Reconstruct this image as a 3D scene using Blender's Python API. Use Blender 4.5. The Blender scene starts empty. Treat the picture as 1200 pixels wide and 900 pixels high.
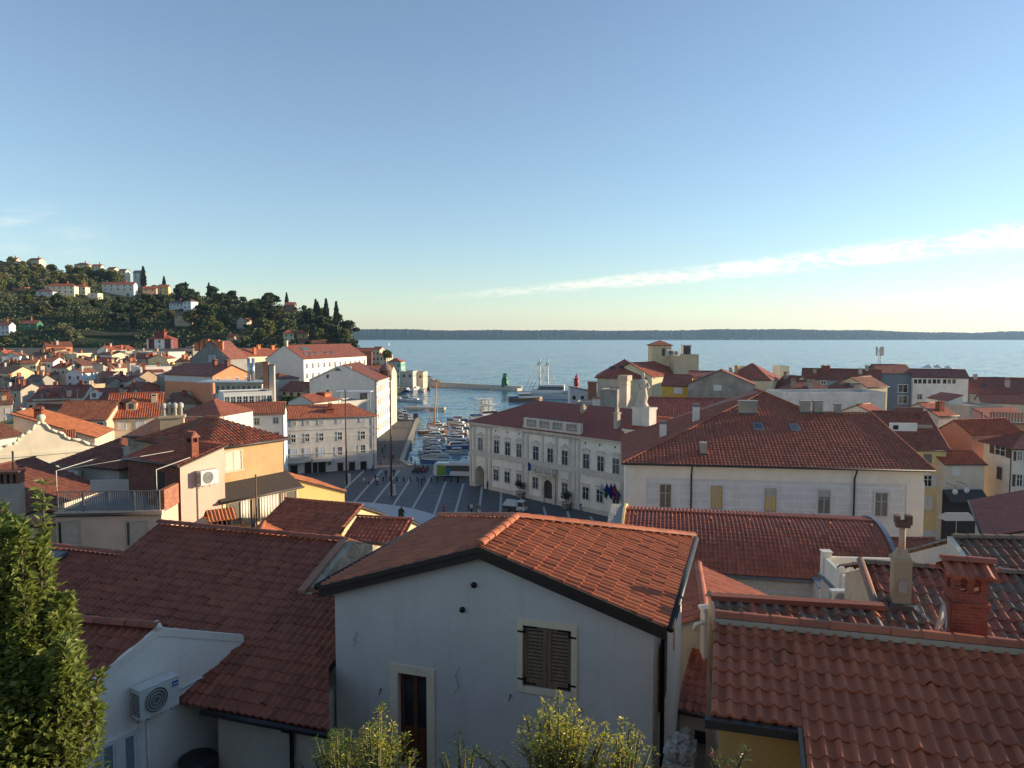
import bpy, math, random
import numpy as np
from mathutils import Vector, Matrix
R = math.radians
rnd = random.Random(7)
SC = bpy.context.scene
COL = SC.collection
# ------------------------------------------------------------------ camera
CAMZ = 30.0
FPX = 870.0                       # focal length in pixels of a 1200 px wide picture
PITCH = math.atan(56.0 / FPX)
cam = bpy.data.cameras.new("camera")
cam.sensor_width = 36.0
cam.lens = 36.0 * FPX / 1200.0
cam.clip_start = 0.1
cam.clip_end = 60000.0
camo = bpy.data.objects.new("camera", cam)
camo.location = (0, 0, CAMZ)
camo.rotation_euler = (R(90) - PITCH, 0, 0)
COL.objects.link(camo)
SC.camera = camo
# ------------------------------------------------------------------ sky, sun, exposure
SUN_EL, SUN_AZ = 10.5, 78.0       # degrees above the horizon, degrees to the right of the view direction (+Y)
world = bpy.data.worlds.new("World")
SC.world = world
world.use_nodes = True
SKY_STRENGTH = 0.12
def build_world():
 nt = world.node_tree; N = nt.nodes; Lk = nt.links
 N.clear()
 out = N.new('ShaderNodeOutputWorld'); bg = N.new('ShaderNodeBackground')
 sky = N.new('ShaderNodeTexSky'); sky.sky_type = 'NISHITA'; sky.sun_disc = False
 sky.sun_elevation = R(SUN_EL); sky.sun_rotation = R(SUN_AZ)
 sky.altitude = 3000; sky.air_density = 1.5; sky.dust_density = 0.0; sky.ozone_density = 3.0
 bg.inputs['Strength'].default_value = SKY_STRENGTH
 tc = N.new('ShaderNodeTexCoord'); sep = N.new('ShaderNodeSeparateXYZ')
 Lk.new(tc.outputs['Generated'], sep.inputs[0])
 def m(op, a, b=None, c=None):
  n = N.new('ShaderNodeMath'); n.operation = op
  for i, v in enumerate((a, b, c)):
   if v is None: continue
   if isinstance(v, (int, float)): n.inputs[i].default_value = v
   else: Lk.new(v, n.inputs[i])
  return n.outputs[0]
 ysafe = m('MAXIMUM', sep.outputs['Y'], 0.05)
 az = m('DIVIDE', sep.outputs['X'], ysafe)            # tangent of the bearing
 el = m('DIVIDE', sep.outputs['Z'], ysafe)            # tangent of the height
 def mapr(v, a, b, c, d, interp='SMOOTHSTEP'):
  n = N.new('ShaderNodeMapRange'); n.interpolation_type = interp
  Lk.new(v, n.inputs[0])
  for i, x in enumerate((a, b, c, d)): n.inputs[i + 1].default_value = x
  return n.outputs[0]
 comb = N.new('ShaderNodeCombineXYZ'); Lk.new(az, comb.inputs[0]); Lk.new(el, comb.inputs[1])
 def noise(sx, sy, sc, det=6, rough=.6, shear=0):
  mp = N.new('ShaderNodeMapping'); mp.inputs['Scale'].default_value = (sx, sy, 1)
  mp.inputs['Rotation'].default_value = (0, 0, shear)
  Lk.new(comb.outputs[0], mp.inputs[0])
  n = N.new('ShaderNodeTexNoise'); n.inputs['Scale'].default_value = sc
  n.inputs['Detail'].default_value = det; n.inputs['Roughness'].default_value = rough
  Lk.new(mp.outputs[0], n.inputs['Vector'])
  return n.outputs['Fac']
 def band(y0, slope, curve, w0, w1, a0, a1):
  c = m('ADD', m('ADD', m('MULTIPLY', az, slope), y0), m('MULTIPLY', m('MULTIPLY', az, az), curve))
  d = m('ABSOLUTE', m('SUBTRACT', el, c))
  w = mapr(az, a0, a1, w0, w1, 'LINEAR')
  q = m('DIVIDE', d, w)
  e = mapr(q, .2, 1.0, 1, 0)
  fade = mapr(az, a0 - .12, a0 + .3, 0, 1)
  return m('MULTIPLY', e, fade)
 b1 = band(.060, .085, .037, .006, .026, -.08, .7)
 n1 = m('ADD', m('MULTIPLY', noise(55, 150, 1.0, 4, .6, -.12), .6), m('MULTIPLY', noise(9, 30, 1.0, 3, .6, -.1), .4)); n1 = mapr(n1, .38, .60, 0.12, 1)
 c1 = m('MULTIPLY', b1, n1)
 b2 = band(.036, .035, 0, .003, .007, .36, .7)
 c2 = m('MULTIPLY', b2, mapr(noise(10, 120, 1.0), .45, .7, 0, .45))
 b3 = band(.1, -.06, 0, .02, .06, -.95, -.55)
 inv = mapr(az, -.66, -.5, 1, 0)
 c3 = m('MULTIPLY', m('MULTIPLY', b3, inv), mapr(noise(5, 22, 1.0), .42, .72, 0, .5))
 b4 = band(.105, .02, 0, .003, .01, .5, .7)
 c4 = m('MULTIPLY', b4, mapr(noise(8, 90, 1.0), .5, .7, 0, .4))
 cl = m('MINIMUM', m('ADD', m('ADD', c1, c2), m('ADD', c3, c4)), 1.0)
 mix = N.new('ShaderNodeMix'); mix.data_type = 'RGBA'
 mult = m('MULTIPLY', cl, .9)
 Lk.new(mult, mix.inputs['Factor'])
 hs = N.new('ShaderNodeHueSaturation'); hs.inputs['Saturation'].default_value = .86; Lk.new(sky.outputs[0], hs.inputs['Color'])
 Lk.new(hs.outputs[0], mix.inputs['A'])
 mix.inputs['B'].default_value = (5.9, 5.4, 4.6, 1)
 Lk.new(mix.outputs['Result'], bg.inputs['Color'])
 Lk.new(bg.outputs[0], out.inputs[0])
build_world()
sun = bpy.data.lights.new("sun", 'SUN')
sun.energy = 4.4; sun.angle = R(0.6); sun.color = (1.0, .82, .58)
suno = bpy.data.objects.new("sun", sun)
S = Vector((math.sin(R(SUN_AZ)) * math.cos(R(SUN_EL)), math.cos(R(SUN_AZ)) * math.cos(R(SUN_EL)), math.sin(R(SUN_EL))))
suno.rotation_euler = (-S).to_track_quat('-Z', 'Y').to_euler()
suno.location = S * 200
COL.objects.link(suno)
vs = SC.view_settings
vs.view_transform = 'Standard'; vs.look = 'None'; vs.gamma = 1; vs.use_curve_mapping = False
vs.exposure = 0.93
SC.cycles.max_bounces = 6; SC.cycles.volume_bounces = 0
# ------------------------------------------------------------------ from a pixel of the 1200x900 picture to the place
def ray(u, v):
 a, b = (u - 600) / FPX, (450 - v) / FPX
 cp, sp = math.cos(PITCH), math.sin(PITCH)
 return Vector((a, cp + b * sp, -sp + b * cp))
def W(u, v, z):
 d = ray(u, v); t = (z - CAMZ) / d.z
 return Vector((d.x * t, d.y * t, z))
def D(u, v, Y):
 d = ray(u, v); t = Y / d.y
 return Vector((d.x * t, Y, CAMZ + d.z * t))
def smooth(a, b, x):
 t = min(1, max(0, (x - a) / (b - a))); return t * t * (3 - 2 * t)
def zg(x, y):
 f = 18.6 * (1 - smooth(17, 80, y)) if y < 80 else 0
 if y < 10.5: f += max(0, min(27.5, 30 - .66 * y) - f) * (1 - smooth(9.6, 10.5, y)) * smooth(2.4, 1.9, x)
 l = 22 * smooth(220, 520, y) * smooth(-62, -130, x)
 return max(f, l)
def Wg(u, v, h=0.0):
 """the point on the ray that lies h above the ground"""
 d = ray(u, v)
 t0, t1 = 95.0, 3000.0
 t = t0; prev = t0
 while t < t1:
  p = d * t
  if CAMZ + p.z - zg(p.x, p.y) - h < 0: break
  prev = t; t += max(.5, t * .01)
 lo, hi = prev, t
 for _ in range(40):
  m = (lo + hi) / 2; p = d * m
  if CAMZ + p.z - zg(p.x, p.y) - h < 0: hi = m
  else: lo = m
 p = d * lo
 return Vector((p.x, p.y, CAMZ + p.z))
# ------------------------------------------------------------------ materials
MATS = {}
def hexc(s):
 s = s.lstrip('#'); r = [int(s[i:i + 2], 16) / 255 for i in (0, 2, 4)]
 return tuple(c / 12.92 if c <= .04045 else ((c + .055) / 1.055) ** 2.4 for c in r)
class NT:
 def __init__(s, name):
  s.m = bpy.data.materials.new(name); s.m.use_nodes = True
  s.t = s.m.node_tree; s.n = s.t.nodes; s.l = s.t.links
  s.b = s.n['Principled BSDF']
 def node(s, typ, **kw):
  n = s.n.new(typ)
  for k, v in kw.items():
   if k in n.inputs.keys(): s.put(n.inputs[k], v)
   else: setattr(n, k, v)
  return n
 def put(s, sock, v):
  if hasattr(v, 'is_linked'): s.l.new(v, sock)
  elif isinstance(v, tuple) and len(v) == 3 and sock.type == 'RGBA': sock.default_value = (*v, 1)
  else: sock.default_value = v
 def coord(s, which='Object', scale=(1, 1, 1)):
  tc = s.n.new('ShaderNodeTexCoord')
  if scale == (1, 1, 1): return tc.outputs[which]
  mp = s.node('ShaderNodeMapping'); mp.inputs['Scale'].default_value = scale
  s.l.new(tc.outputs[which], mp.inputs[0]); return mp.outputs[0]
 def noise(s, vec, scale, detail=4, rough=.6, out='Fac'):
  n = s.node('ShaderNodeTexNoise', Vector=vec, Scale=scale, Detail=detail, Roughness=rough)
  return n.outputs[out]
 def ramp(s, fac, stops):
  r = s.n.new('ShaderNodeValToRGB'); e = r.color_ramp.elements
  while len(e) < len(stops): e.new(.5)
  for el, (p, c) in zip(e, stops):
   el.position = p; el.color = (*c, 1) if isinstance(c, tuple) else (c, c, c, 1)
  s.put(r.inputs[0], fac); return r.outputs[0]
 def mix(s, fac, a, b, mode='MIX'):
  n = s.n.new('ShaderNodeMix'); n.data_type = 'RGBA'; n.blend_type = mode
  s.put(n.inputs['Factor'], fac); s.put(n.inputs['A'], a); s.put(n.inputs['B'], b)
  return n.outputs['Result']
 def math(s, op, a, b=0.0):
  n = s.n.new('ShaderNodeMath'); n.operation = op
  s.put(n.inputs[0], a); s.put(n.inputs[1], b); return n.outputs[0]
 def bump(s, h, strength=.4, dist=.02, normal=None):
  n = s.n.new('ShaderNodeBump'); n.inputs['Strength'].default_value = strength
  n.inputs['Distance'].default_value = dist
  s.l.new(h, n.inputs['Height'])
  if normal is not None: s.l.new(normal, n.inputs['Normal'])
  s.l.new(n.outputs[0], s.b.inputs['Normal']); return n.outputs[0]
 def base(s, c, rough=.8, spec=.3, metal=0):
  s.put(s.b.inputs['Base Color'], c); s.put(s.b.inputs['Roughness'], rough)
  s.b.inputs['Specular IOR Level'].default_value = spec; s.b.inputs['Metallic'].default_value = metal
  return s.m
def mul(c, k): return tuple(min(1, x * k) for x in c)
def plaster(c, dirt=.35):
 key = ('pl', c, dirt); c = tuple(min(.87, x * y) for x, y in zip(c, (1.2, 1.14, 1.06)))
 if key in MATS: return MATS[key]
 t = NT('plaster'); o = t.coord()
 big = t.noise(o, .45, 5, .65)
 st = t.noise(t.coord('Object', (1.6, 1.6, .18)), 1.2, 5, .7)
 fine = t.noise(o, 9, 6, .7)
 k1 = t.ramp(big, [(.3, mul(c, 1 - dirt * .55)), (.7, mul(c, 1.04))])
 k2 = t.mix(t.ramp(st, [(.55, 0.0), (.78, dirt)]), k1, mul(c, .45))
 k3 = t.mix(t.ramp(fine, [(.35, .22), (.6, 0.0)]), k2, mul(c, .72))
 t.bump(t.noise(o, 30, 5, .7), .25, .015)
 MATS[key] = t.base(k3, .92, .15); return t.m
def paint(c, rough=.5, metal=0, name='paint', spec=.4):
 key = ('pa', c, rough, metal)
 if key in MATS: return MATS[key]
 t = NT(name); o = t.coord()
 k = t.ramp(t.noise(o, 3.5, 5, .65), [(.3, mul(c, .8)), (.7, mul(c, 1.05))])
 MATS[key] = t.base(k, rough, spec, metal); return t.m
def glass():
 if 'gl' in MATS: return MATS['gl']
 t = NT('window_glass'); o = t.coord()
 k = t.ramp(t.noise(o, .8, 2), [(.4, (.012, .015, .018)), (.7, (.05, .055, .055))])
 k = t.mix(t.ramp(t.n.new('ShaderNodeObjectInfo').outputs['Random'], [(.55, 0.0), (.62, .75), (.8, .2), (.86, .9)]), k, (.20, .18, .15))
 MATS['gl'] = t.base(k, .07, .6); return t.m
def brick(c=(.33, .085, .045), mortar=(.25, .16, .12), scale=1.0):
 key = ('br', c, scale)
 if key in MATS: return MATS[key]
 t = NT('brick'); tc = t.n.new('ShaderNodeTexCoord')
 sp = t.node('ShaderNodeSeparateXYZ', Vector=tc.outputs['Object'])
 cb = t.node('ShaderNodeCombineXYZ', X=t.math('ADD', sp.outputs[0], sp.outputs[1]), Y=sp.outputs[2])
 b = t.node('ShaderNodeTexBrick', Vector=cb.outputs[0], Color1=c, Color2=mul(c, .62), Mortar=mortar, Scale=1.0)
 b.inputs['Brick Width'].default_value = .25 * scale; b.inputs['Row Height'].default_value = .075 * scale
 b.inputs['Mortar Size'].default_value = .009 * scale
 k = t.mix(t.ramp(t.noise(tc.outputs['Object'], 2.2, 5), [(.4, 0.0), (.75, .5)]), b.outputs['Color'], mul(c, .35))
 t.bump(t.math('SUBTRACT', 1.0, b.outputs['Fac']), .5, .012)
 MATS[key] = t.base(k, .9, .2); return t.m
def stone(c=(.42, .36, .27), scale=.55):
 key = ('st', c, scale)
 if key in MATS: return MATS[key]
 t = NT('rubble_stone'); o = t.coord()
 v = t.node('ShaderNodeTexVoronoi', Vector=o, Scale=1 / scale * 1.6); v.feature = 'F1'
 e = t.node('ShaderNodeTexVoronoi', Vector=o, Scale=1 / scale * 1.6); e.feature = 'DISTANCE_TO_EDGE'
 k = t.mix(t.ramp(v.outputs['Color'], [(.2, mul(c, .6)), (.8, mul(c, 1.15))]), c, c)
 k = t.mix(.5, t.ramp(t.node('ShaderNodeSeparateColor', Color=v.outputs['Color']).outputs[0], [(0.0, mul(c, .5)), (1.0, mul(c, 1.2))]), c)
 k = t.mix(t.ramp(e.outputs['Distance'], [(.0, .7), (.12, 0.0)]), k, mul(c, 1.1))
 k = t.mix(t.ramp(t.noise(o, 1.4, 5), [(.45, 0.0), (.75, .5)]), k, mul(c, .4))
 t.bump(t.ramp(e.outputs['Distance'], [(0.0, 0.0), (.15, 1.0)]), .6, .05)
 MATS[key] = t.base(k, .95, .1); return t.m
def tiles(c, vary=.5, lichen=0.0, bump=False, gloss=.62, tone=None):
 """clay tiles; UV runs in whole tiles, so every tile gets its own shade"""
 key = ('ti', c, vary, lichen, bump, tone); c = (c[0] * 1.45, c[1] * 1.3, c[2] * 1.08)
 if key in MATS: return MATS[key]
 t = NT('clay_tiles'); uv = t.coord('UV')
 sp = t.node('ShaderNodeSeparateXYZ', Vector=uv)
 fx = t.math('FLOOR', sp.outputs[0]); fy = t.math('FLOOR', sp.outputs[1])
 cb = t.node('ShaderNodeCombineXYZ', X=fx, Y=fy)
 wn = t.node('ShaderNodeTexWhiteNoise', Vector=cb.outputs[0]); wn.noise_dimensions = '2D'
 lite = tone or tuple(min(1, a * b) for a, b in zip(c, (1.25, 1.5, 1.5)))
 k = t.ramp(wn.outputs['Value'], [(0.0, mul(c, 1 - vary * .75)), (.35, mul(c, 1 - vary * .2)), (.8, mul(c, 1.08)), (1.0, t_mix(c, lite, vary))])
 o = t.coord('Object')
 big = t.noise(o, .35, 5, .65); mid = t.noise(o, 2.6, 6, .72)
 k = t.mix(t.ramp(big, [(.35, .35), (.65, 0.0)]), k, mul(c, .62))
 k = t.mix(t.ramp(mid, [(.5, 0.0), (.75, .32)]), k, (.10, .05, .035))
 if lichen:
  w2 = t.node('ShaderNodeTexWhiteNoise', Vector=t.node('ShaderNodeVectorMath', operation='ADD').outputs[0]);
  w2 = t.node('ShaderNodeTexWhiteNoise', Vector=t.node('ShaderNodeCombineXYZ', X=t.math('ADD', fx, 31.7), Y=fy).outputs[0]); w2.noise_dimensions = '2D'
  lm = t.math('ADD', t.math('MULTIPLY', w2.outputs['Value'], .45), t.math('ADD', t.math('MULTIPLY', t.noise(o, .8, 4), .6), t.math('MULTIPLY', t.noise(o, 9, 5, .75), .5)))
  k = t.mix(t.ramp(lm, [(.92 - lichen * .35, 0.0), (1.06 - lichen * .35, .9)]), k, (.175, .125, .085))
 if bump:
  ux = t.math('FRACT', sp.outputs[0]); uy = t.math('FRACT', sp.outputs[1])
  h = t.math('SINE', t.math('MULTIPLY', ux, math.pi))
  h = t.math('SUBTRACT', h, t.math('MULTIPLY', uy, .5))
  t.bump(h, 1.0, .07)
  k = t.mix(t.ramp(ux, [(0.0, .75), (.16, 0.0), (.86, 0.0), (1.0, .75)]), k, mul(c, .4))
 else:
  t.bump(t.noise(o, 40, 4, .7), .3, .006)
 MATS[key] = t.base(k, gloss, .35); return t.m
def t_mix(a, b, f): return tuple(x * (1 - f) + y * f for x, y in zip(a, b))
# ------------------------------------------------------------------ mesh building
class MB:
 def __init__(s): s.v = []; s.f = []; s.m = []; s.uv = []; s.n = 0; s.sm = []
 def add(s, verts, faces, mat=0, uv=None, smooth=False):
  verts = np.asarray(verts, float).reshape(-1, 3)
  s.v.append(verts)
  for f in faces: s.f.append(tuple(int(i) + s.n for i in f))
  k = len(faces)
  s.m += [mat] * k; s.sm += [smooth] * k
  s.uv.append((len(s.f) - k, faces, uv))
  s.n += len(verts); return s
 def box(s, c, size, mat=0, rz=0.0, taper=1.0):
  x, y, z = (a / 2 for a in size)
  P = []
  for sz, k in ((-1, 1), (1, taper)):
   for sx, sy in ((-1, -1), (1, -1), (1, 1), (-1, 1)):
    px, py = sx * x * k, sy * y * k
    P.append((c[0] + px * math.cos(rz) - py * math.sin(rz), c[1] + px * math.sin(rz) + py * math.cos(rz), c[2] + sz * z))
  return s.add(P, [(3, 2, 1, 0), (4, 5, 6, 7), (0, 1, 5, 4), (1, 2, 6, 5), (2, 3, 7, 6), (3, 0, 4, 7)], mat)
 def bx(s, x0, x1, y0, y1, z0, z1, mat=0):
  return s.box(((x0 + x1) / 2, (y0 + y1) / 2, (z0 + z1) / 2), (abs(x1 - x0), abs(y1 - y0), abs(z1 - z0)), mat)
 def hexa(s, P, mat=0):       # 8 corners: lower four, upper four
  return s.add(P, [(3, 2, 1, 0), (4, 5, 6, 7), (0, 1, 5, 4), (1, 2, 6, 5), (2, 3, 7, 6), (3, 0, 4, 7)], mat)
 def poly(s, P, mat=0): return s.add(P, [tuple(range(len(P)))], mat)
 def prism(s, poly, z0, z1, mat=0):
  n = len(poly); P = [(p[0], p[1], z0) for p in poly] + [(p[0], p[1], z1) for p in poly]
  F = [tuple(range(n - 1, -1, -1)), tuple(range(n, 2 * n))] + [(i, (i + 1) % n, n + (i + 1) % n, n + i) for i in range(n)]
  return s.add(P, F, mat)
 def extr(s, poly, vec, mat=0):     # any planar polygon pushed along vec
  n = len(poly); vec = Vector(vec)
  P = [tuple(Vector(p)) for p in poly] + [tuple(Vector(p) + vec) for p in poly]
  F = [tuple(range(n - 1, -1, -1)), tuple(range(n, 2 * n))] + [(i, (i + 1) % n, n + (i + 1) % n, n + i) for i in range(n)]
  return s.add(P, F, mat)
 def tube(s, pts, r, mat=0, seg=8, smooth=True, cap=True):
  pts = [Vector(p) for p in pts]; rr = r if isinstance(r, (list, tuple)) else [r] * len(pts)
  P = []; F = []
  for i, p in enumerate(pts):
   t = (pts[min(i + 1, len(pts) - 1)] - pts[max(i - 1, 0)]).normalized()
   a = t.cross(Vector((0, 0, 1)) if abs(t.z) < .95 else Vector((1, 0, 0))).normalized(); b = t.cross(a)
   for k in range(seg):
    w = 2 * math.pi * k / seg
    P.append(tuple(p + (a * math.cos(w) + b * math.sin(w)) * rr[i]))
  for i in range(len(pts) - 1):
   for k in range(seg):
    F.append((i * seg + k, i * seg + (k + 1) % seg, (i + 1) * seg + (k + 1) % seg, (i + 1) * seg + k))
  if cap: F += [tuple(range(seg - 1, -1, -1)), tuple((len(pts) - 1) * seg + k for k in range(seg))]
  return s.add(P, F, mat, smooth=smooth)
 def lathe(s, prof, c=(0, 0, 0), mat=0, seg=16, smooth=True):
  P = []; F = []
  for r, z in prof:
   for k in range(seg):
    w = 2 * math.pi * k / seg; P.append((c[0] + r * math.cos(w), c[1] + r * math.sin(w), c[2] + z))
  for i in range(len(prof) - 1):
   for k in range(seg): F.append((i * seg + k, i * seg + (k + 1) % seg, (i + 1) * seg + (k + 1) % seg, (i + 1) * seg + k))
  F += [tuple(range(seg - 1, -1, -1)), tuple((len(prof) - 1) * seg + k for k in range(seg))]
  return s.add(P, F, mat, smooth=smooth)
 def build(s, name, mats, parent=None, loc=None, rz=0.0):
  me = bpy.data.meshes.new(name)
  V = np.concatenate(s.v) if s.v else np.zeros((0, 3))
  me.from_pydata(V.tolist(), [], s.f)
  me.polygons.foreach_set('material_index', s.m)
  me.polygons.foreach_set('use_smooth', s.sm)
  if any(u is not None for _, _, u in s.uv):
   lay = me.uv_layers.new(name='UVMap')
   data = np.zeros((len(me.loops), 2))
   ls = np.zeros(len(me.polygons), int); me.polygons.foreach_get('loop_start', ls)
   for f0, faces, uv in s.uv:
    if uv is None: continue
    fa = np.asarray(faces)
    st = ls[f0:f0 + len(faces)]
    for k in range(fa.shape[1]): data[st + k] = uv[fa[:, k]]
   lay.data.foreach_set('uv', data.ravel())
  for m in (mats if isinstance(mats, (list, tuple)) else [mats]): me.materials.append(m)
  me.update()
  o = bpy.data.objects.new(name, me); COL.objects.link(o)
  if parent is not None: o.parent = parent
  if loc is not None: o.location = loc
  o.rotation_euler = (0, 0, rz)
  return o
def tag(o, label=None, cat=None, group=None, kind=None):
 for k, v in (('label', label), ('category', cat), ('group', group), ('kind', kind)):
  if v: o[k] = v
 return o
def thing(name, label, cat, loc=(0, 0, 0), rz=0.0, group=None):
 o = bpy.data.objects.new(name, None); o.empty_display_size = .3
 COL.objects.link(o); o.location = loc; o.rotation_euler = (0, 0, rz)
 return tag(o, label, cat, group)
def copy_tree(o, parent=None):
 c = o.copy(); COL.objects.link(c)
 if parent is not None: c.parent = parent
 for ch in list(o.children): copy_tree(ch, c)
 return c
# ------------------------------------------------------------------ clay tile slopes
def slope(mb, e0, e1, r0, r1, tw=.22, tl=.34, amp=.05, step=.022, ns=6, mat=0, surf=None, jit=.006, uvo=0):
 """e0-e1 the eave (left to right seen from outside), r0/r1 above e0/e1.  ns = samples per tile; 0 gives a plain sheet"""
 e0, e1, r0, r1 = map(lambda p: np.array(tuple(p), float), (e0, e1, r0, r1))
 X = e1 - e0; L = np.linalg.norm(X); X /= L
 up = (r0 - e0) if np.linalg.norm(r0 - e0) > 1e-6 else (r1 - e1)
 N = np.cross(X, up); N /= np.linalg.norm(N); Y = np.cross(N, X)
 B = float(np.dot(up, Y)); a0 = float(np.dot(r0 - e0, X)); a1 = float(np.dot(r1 - e0, X))
 n_c = max(1, round(L / tw)); tw = L / n_c
 n_r = max(1, round(B / tl)); tl = B / n_r
 if ns == 0:
  uv = np.array([(uvo, 0), (uvo + L / tw, 0), (uvo + a1 / tw, n_r), (uvo + a0 / tw, n_r)], float)
  P = [e0, e1, r1, r0]
  if np.linalg.norm(r1 - r0) < 1e-3: mb.add(P[:3], [(0, 1, 2)], mat, uv[:3])
  else: mb.add(P, [(0, 1, 2, 3)], mat, uv)
  return
 amin, amax = min(0, a0), max(L, a1)
 i0, i1 = math.floor(amin / tw * ns), math.ceil(amax / tw * ns)
 idx = np.arange(i0, i1 + 1); A = np.clip(idx * tw / ns, amin, amax)
 lo = np.zeros_like(A); hi = np.full_like(A, B)
 if a0 > 1e-6: hi = np.where(A < a0, np.minimum(hi, B * A / a0), hi)
 if a0 < -1e-6: lo = np.where(A < 0, np.maximum(lo, B * A / a0), lo)
 if a1 < L - 1e-6: hi = np.where(A > a1, np.minimum(hi, B * (L - A) / (L - a1)), hi)
 if a1 > L + 1e-6: lo = np.where(A > L, np.maximum(lo, B * (A - L) / (a1 - L)), lo)
 hi = np.maximum(hi, 0)
 ph = (idx % ns) / ns
 if ns >= 6: prof = amp * np.maximum(-.35, np.sin(2 * np.pi * ph) * 1.0)
 else: prof = amp * np.array([-.35, .85, 1, .85] if ns == 4 else [-.3, 1])[idx % ns]
 na = len(A)
 rg = np.random.default_rng(int(abs(e0[0] * 131 + e0[1] * 17)) + 3)
 colt = np.floor((idx + ns * 0) / ns).astype(int)
 V = []; UV = []
 for j in range(n_r):
  jt = rg.normal(0, jit, colt.max() - colt.min() + 1)[colt - colt.min()]; js = rg.normal(0, jit * 2.2, colt.max() - colt.min() + 1)[colt - colt.min()]
  for k, (bb, hh) in enumerate(((j * tl, step), ((j + 1) * tl, 0.0))):
   b = np.clip(bb, lo, hi); h = prof + hh + (jt if k == 0 else 0)
   b2 = b - (step * .4 + js if k == 0 and j > 0 else 0)
   if surf is None: P = e0 + np.outer(A, X) + np.outer(b2, Y) + np.outer(h, N)
   else: P = surf(A, b2, h)
   V.append(P); UV.append(np.stack([uvo + (A + 1e-4) / tw, np.full(na, j + .25 + .5 * k)], 1))
  b = np.clip(j * tl, lo, hi)
  for hh in (-.01 if j else -.04, step):
   h = prof + hh + (jt if hh > 0 else 0)
   b2 = b - (step * .4 + js if j > 0 else 0)
   V.append(e0 + np.outer(A, X) + np.outer(b2, Y) + np.outer(h, N) if surf is None else surf(A, b2, h))
   UV.append(np.stack([uvo + (A + 1e-4) / tw, np.full(na, j + .3)], 1))
 V = np.concatenate(V); UV = np.concatenate(UV)
 F = []
 ii = np.arange(na - 1)
 for j in range(n_r):
  bl = np.clip(j * tl, lo, hi); bh = np.clip((j + 1) * tl, lo, hi)
  ok = (np.maximum(bh[:-1] - bl[:-1], bh[1:] - bl[1:]) > 1e-4)
  q = ii[ok]; o0 = (4 * j) * na; o1 = o0 + na; o2 = o0 + 2 * na; o3 = o0 + 3 * na
  F.append(np.stack([o0 + q, o0 + q + 1, o1 + q + 1, o1 + q], 1))
  F.append(np.stack([o2 + q, o2 + q + 1, o3 + q + 1, o3 + q], 1))
 mb.add(V, np.concatenate(F).tolist(), mat, UV, smooth=(ns >= 4))
def caps(mb, p0, p1, r=.11, seg=.36, mat=0, k=5, lift=0.02):
 """ridge tiles: overlapping half-round pieces"""
 p0, p1 = Vector(p0), Vector(p1); d = p1 - p0; L = d.length; n = max(1, round(L / seg)); d.normalize()
 side = d.cross(Vector((0, 0, 1))).normalized(); up = side.cross(d).normalized()
 for i in range(n):
  a = p0 + d * (L * i / n) + up * lift; b = p0 + d * (L * (i + 1.08) / n) + up * (lift - .0)
  P = []; ja = rnd.uniform(-.008, .008)
  for q, rr in ((a, r * 1.08), (b, r * .92)):
   for t in range(k + 1):
    w = math.pi * t / k
    P.append(tuple(q + side * (math.cos(w) * rr + ja) + up * (math.sin(w) * rr * .8)))
  F = [(t, t + 1, k + 1 + t + 1, k + 1 + t) for t in range(k)] + [tuple(range(k, -1, -1)), tuple(range(k + 1, 2 * k + 2))]
  uv = np.array([(i * 3.0 + 700.5, 9.5)] * len(P))
  n0 = mb.n
  mb.add(P, F[:k], mat, uv, smooth=True)
  mb.add(P, F[k:], mat)
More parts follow.
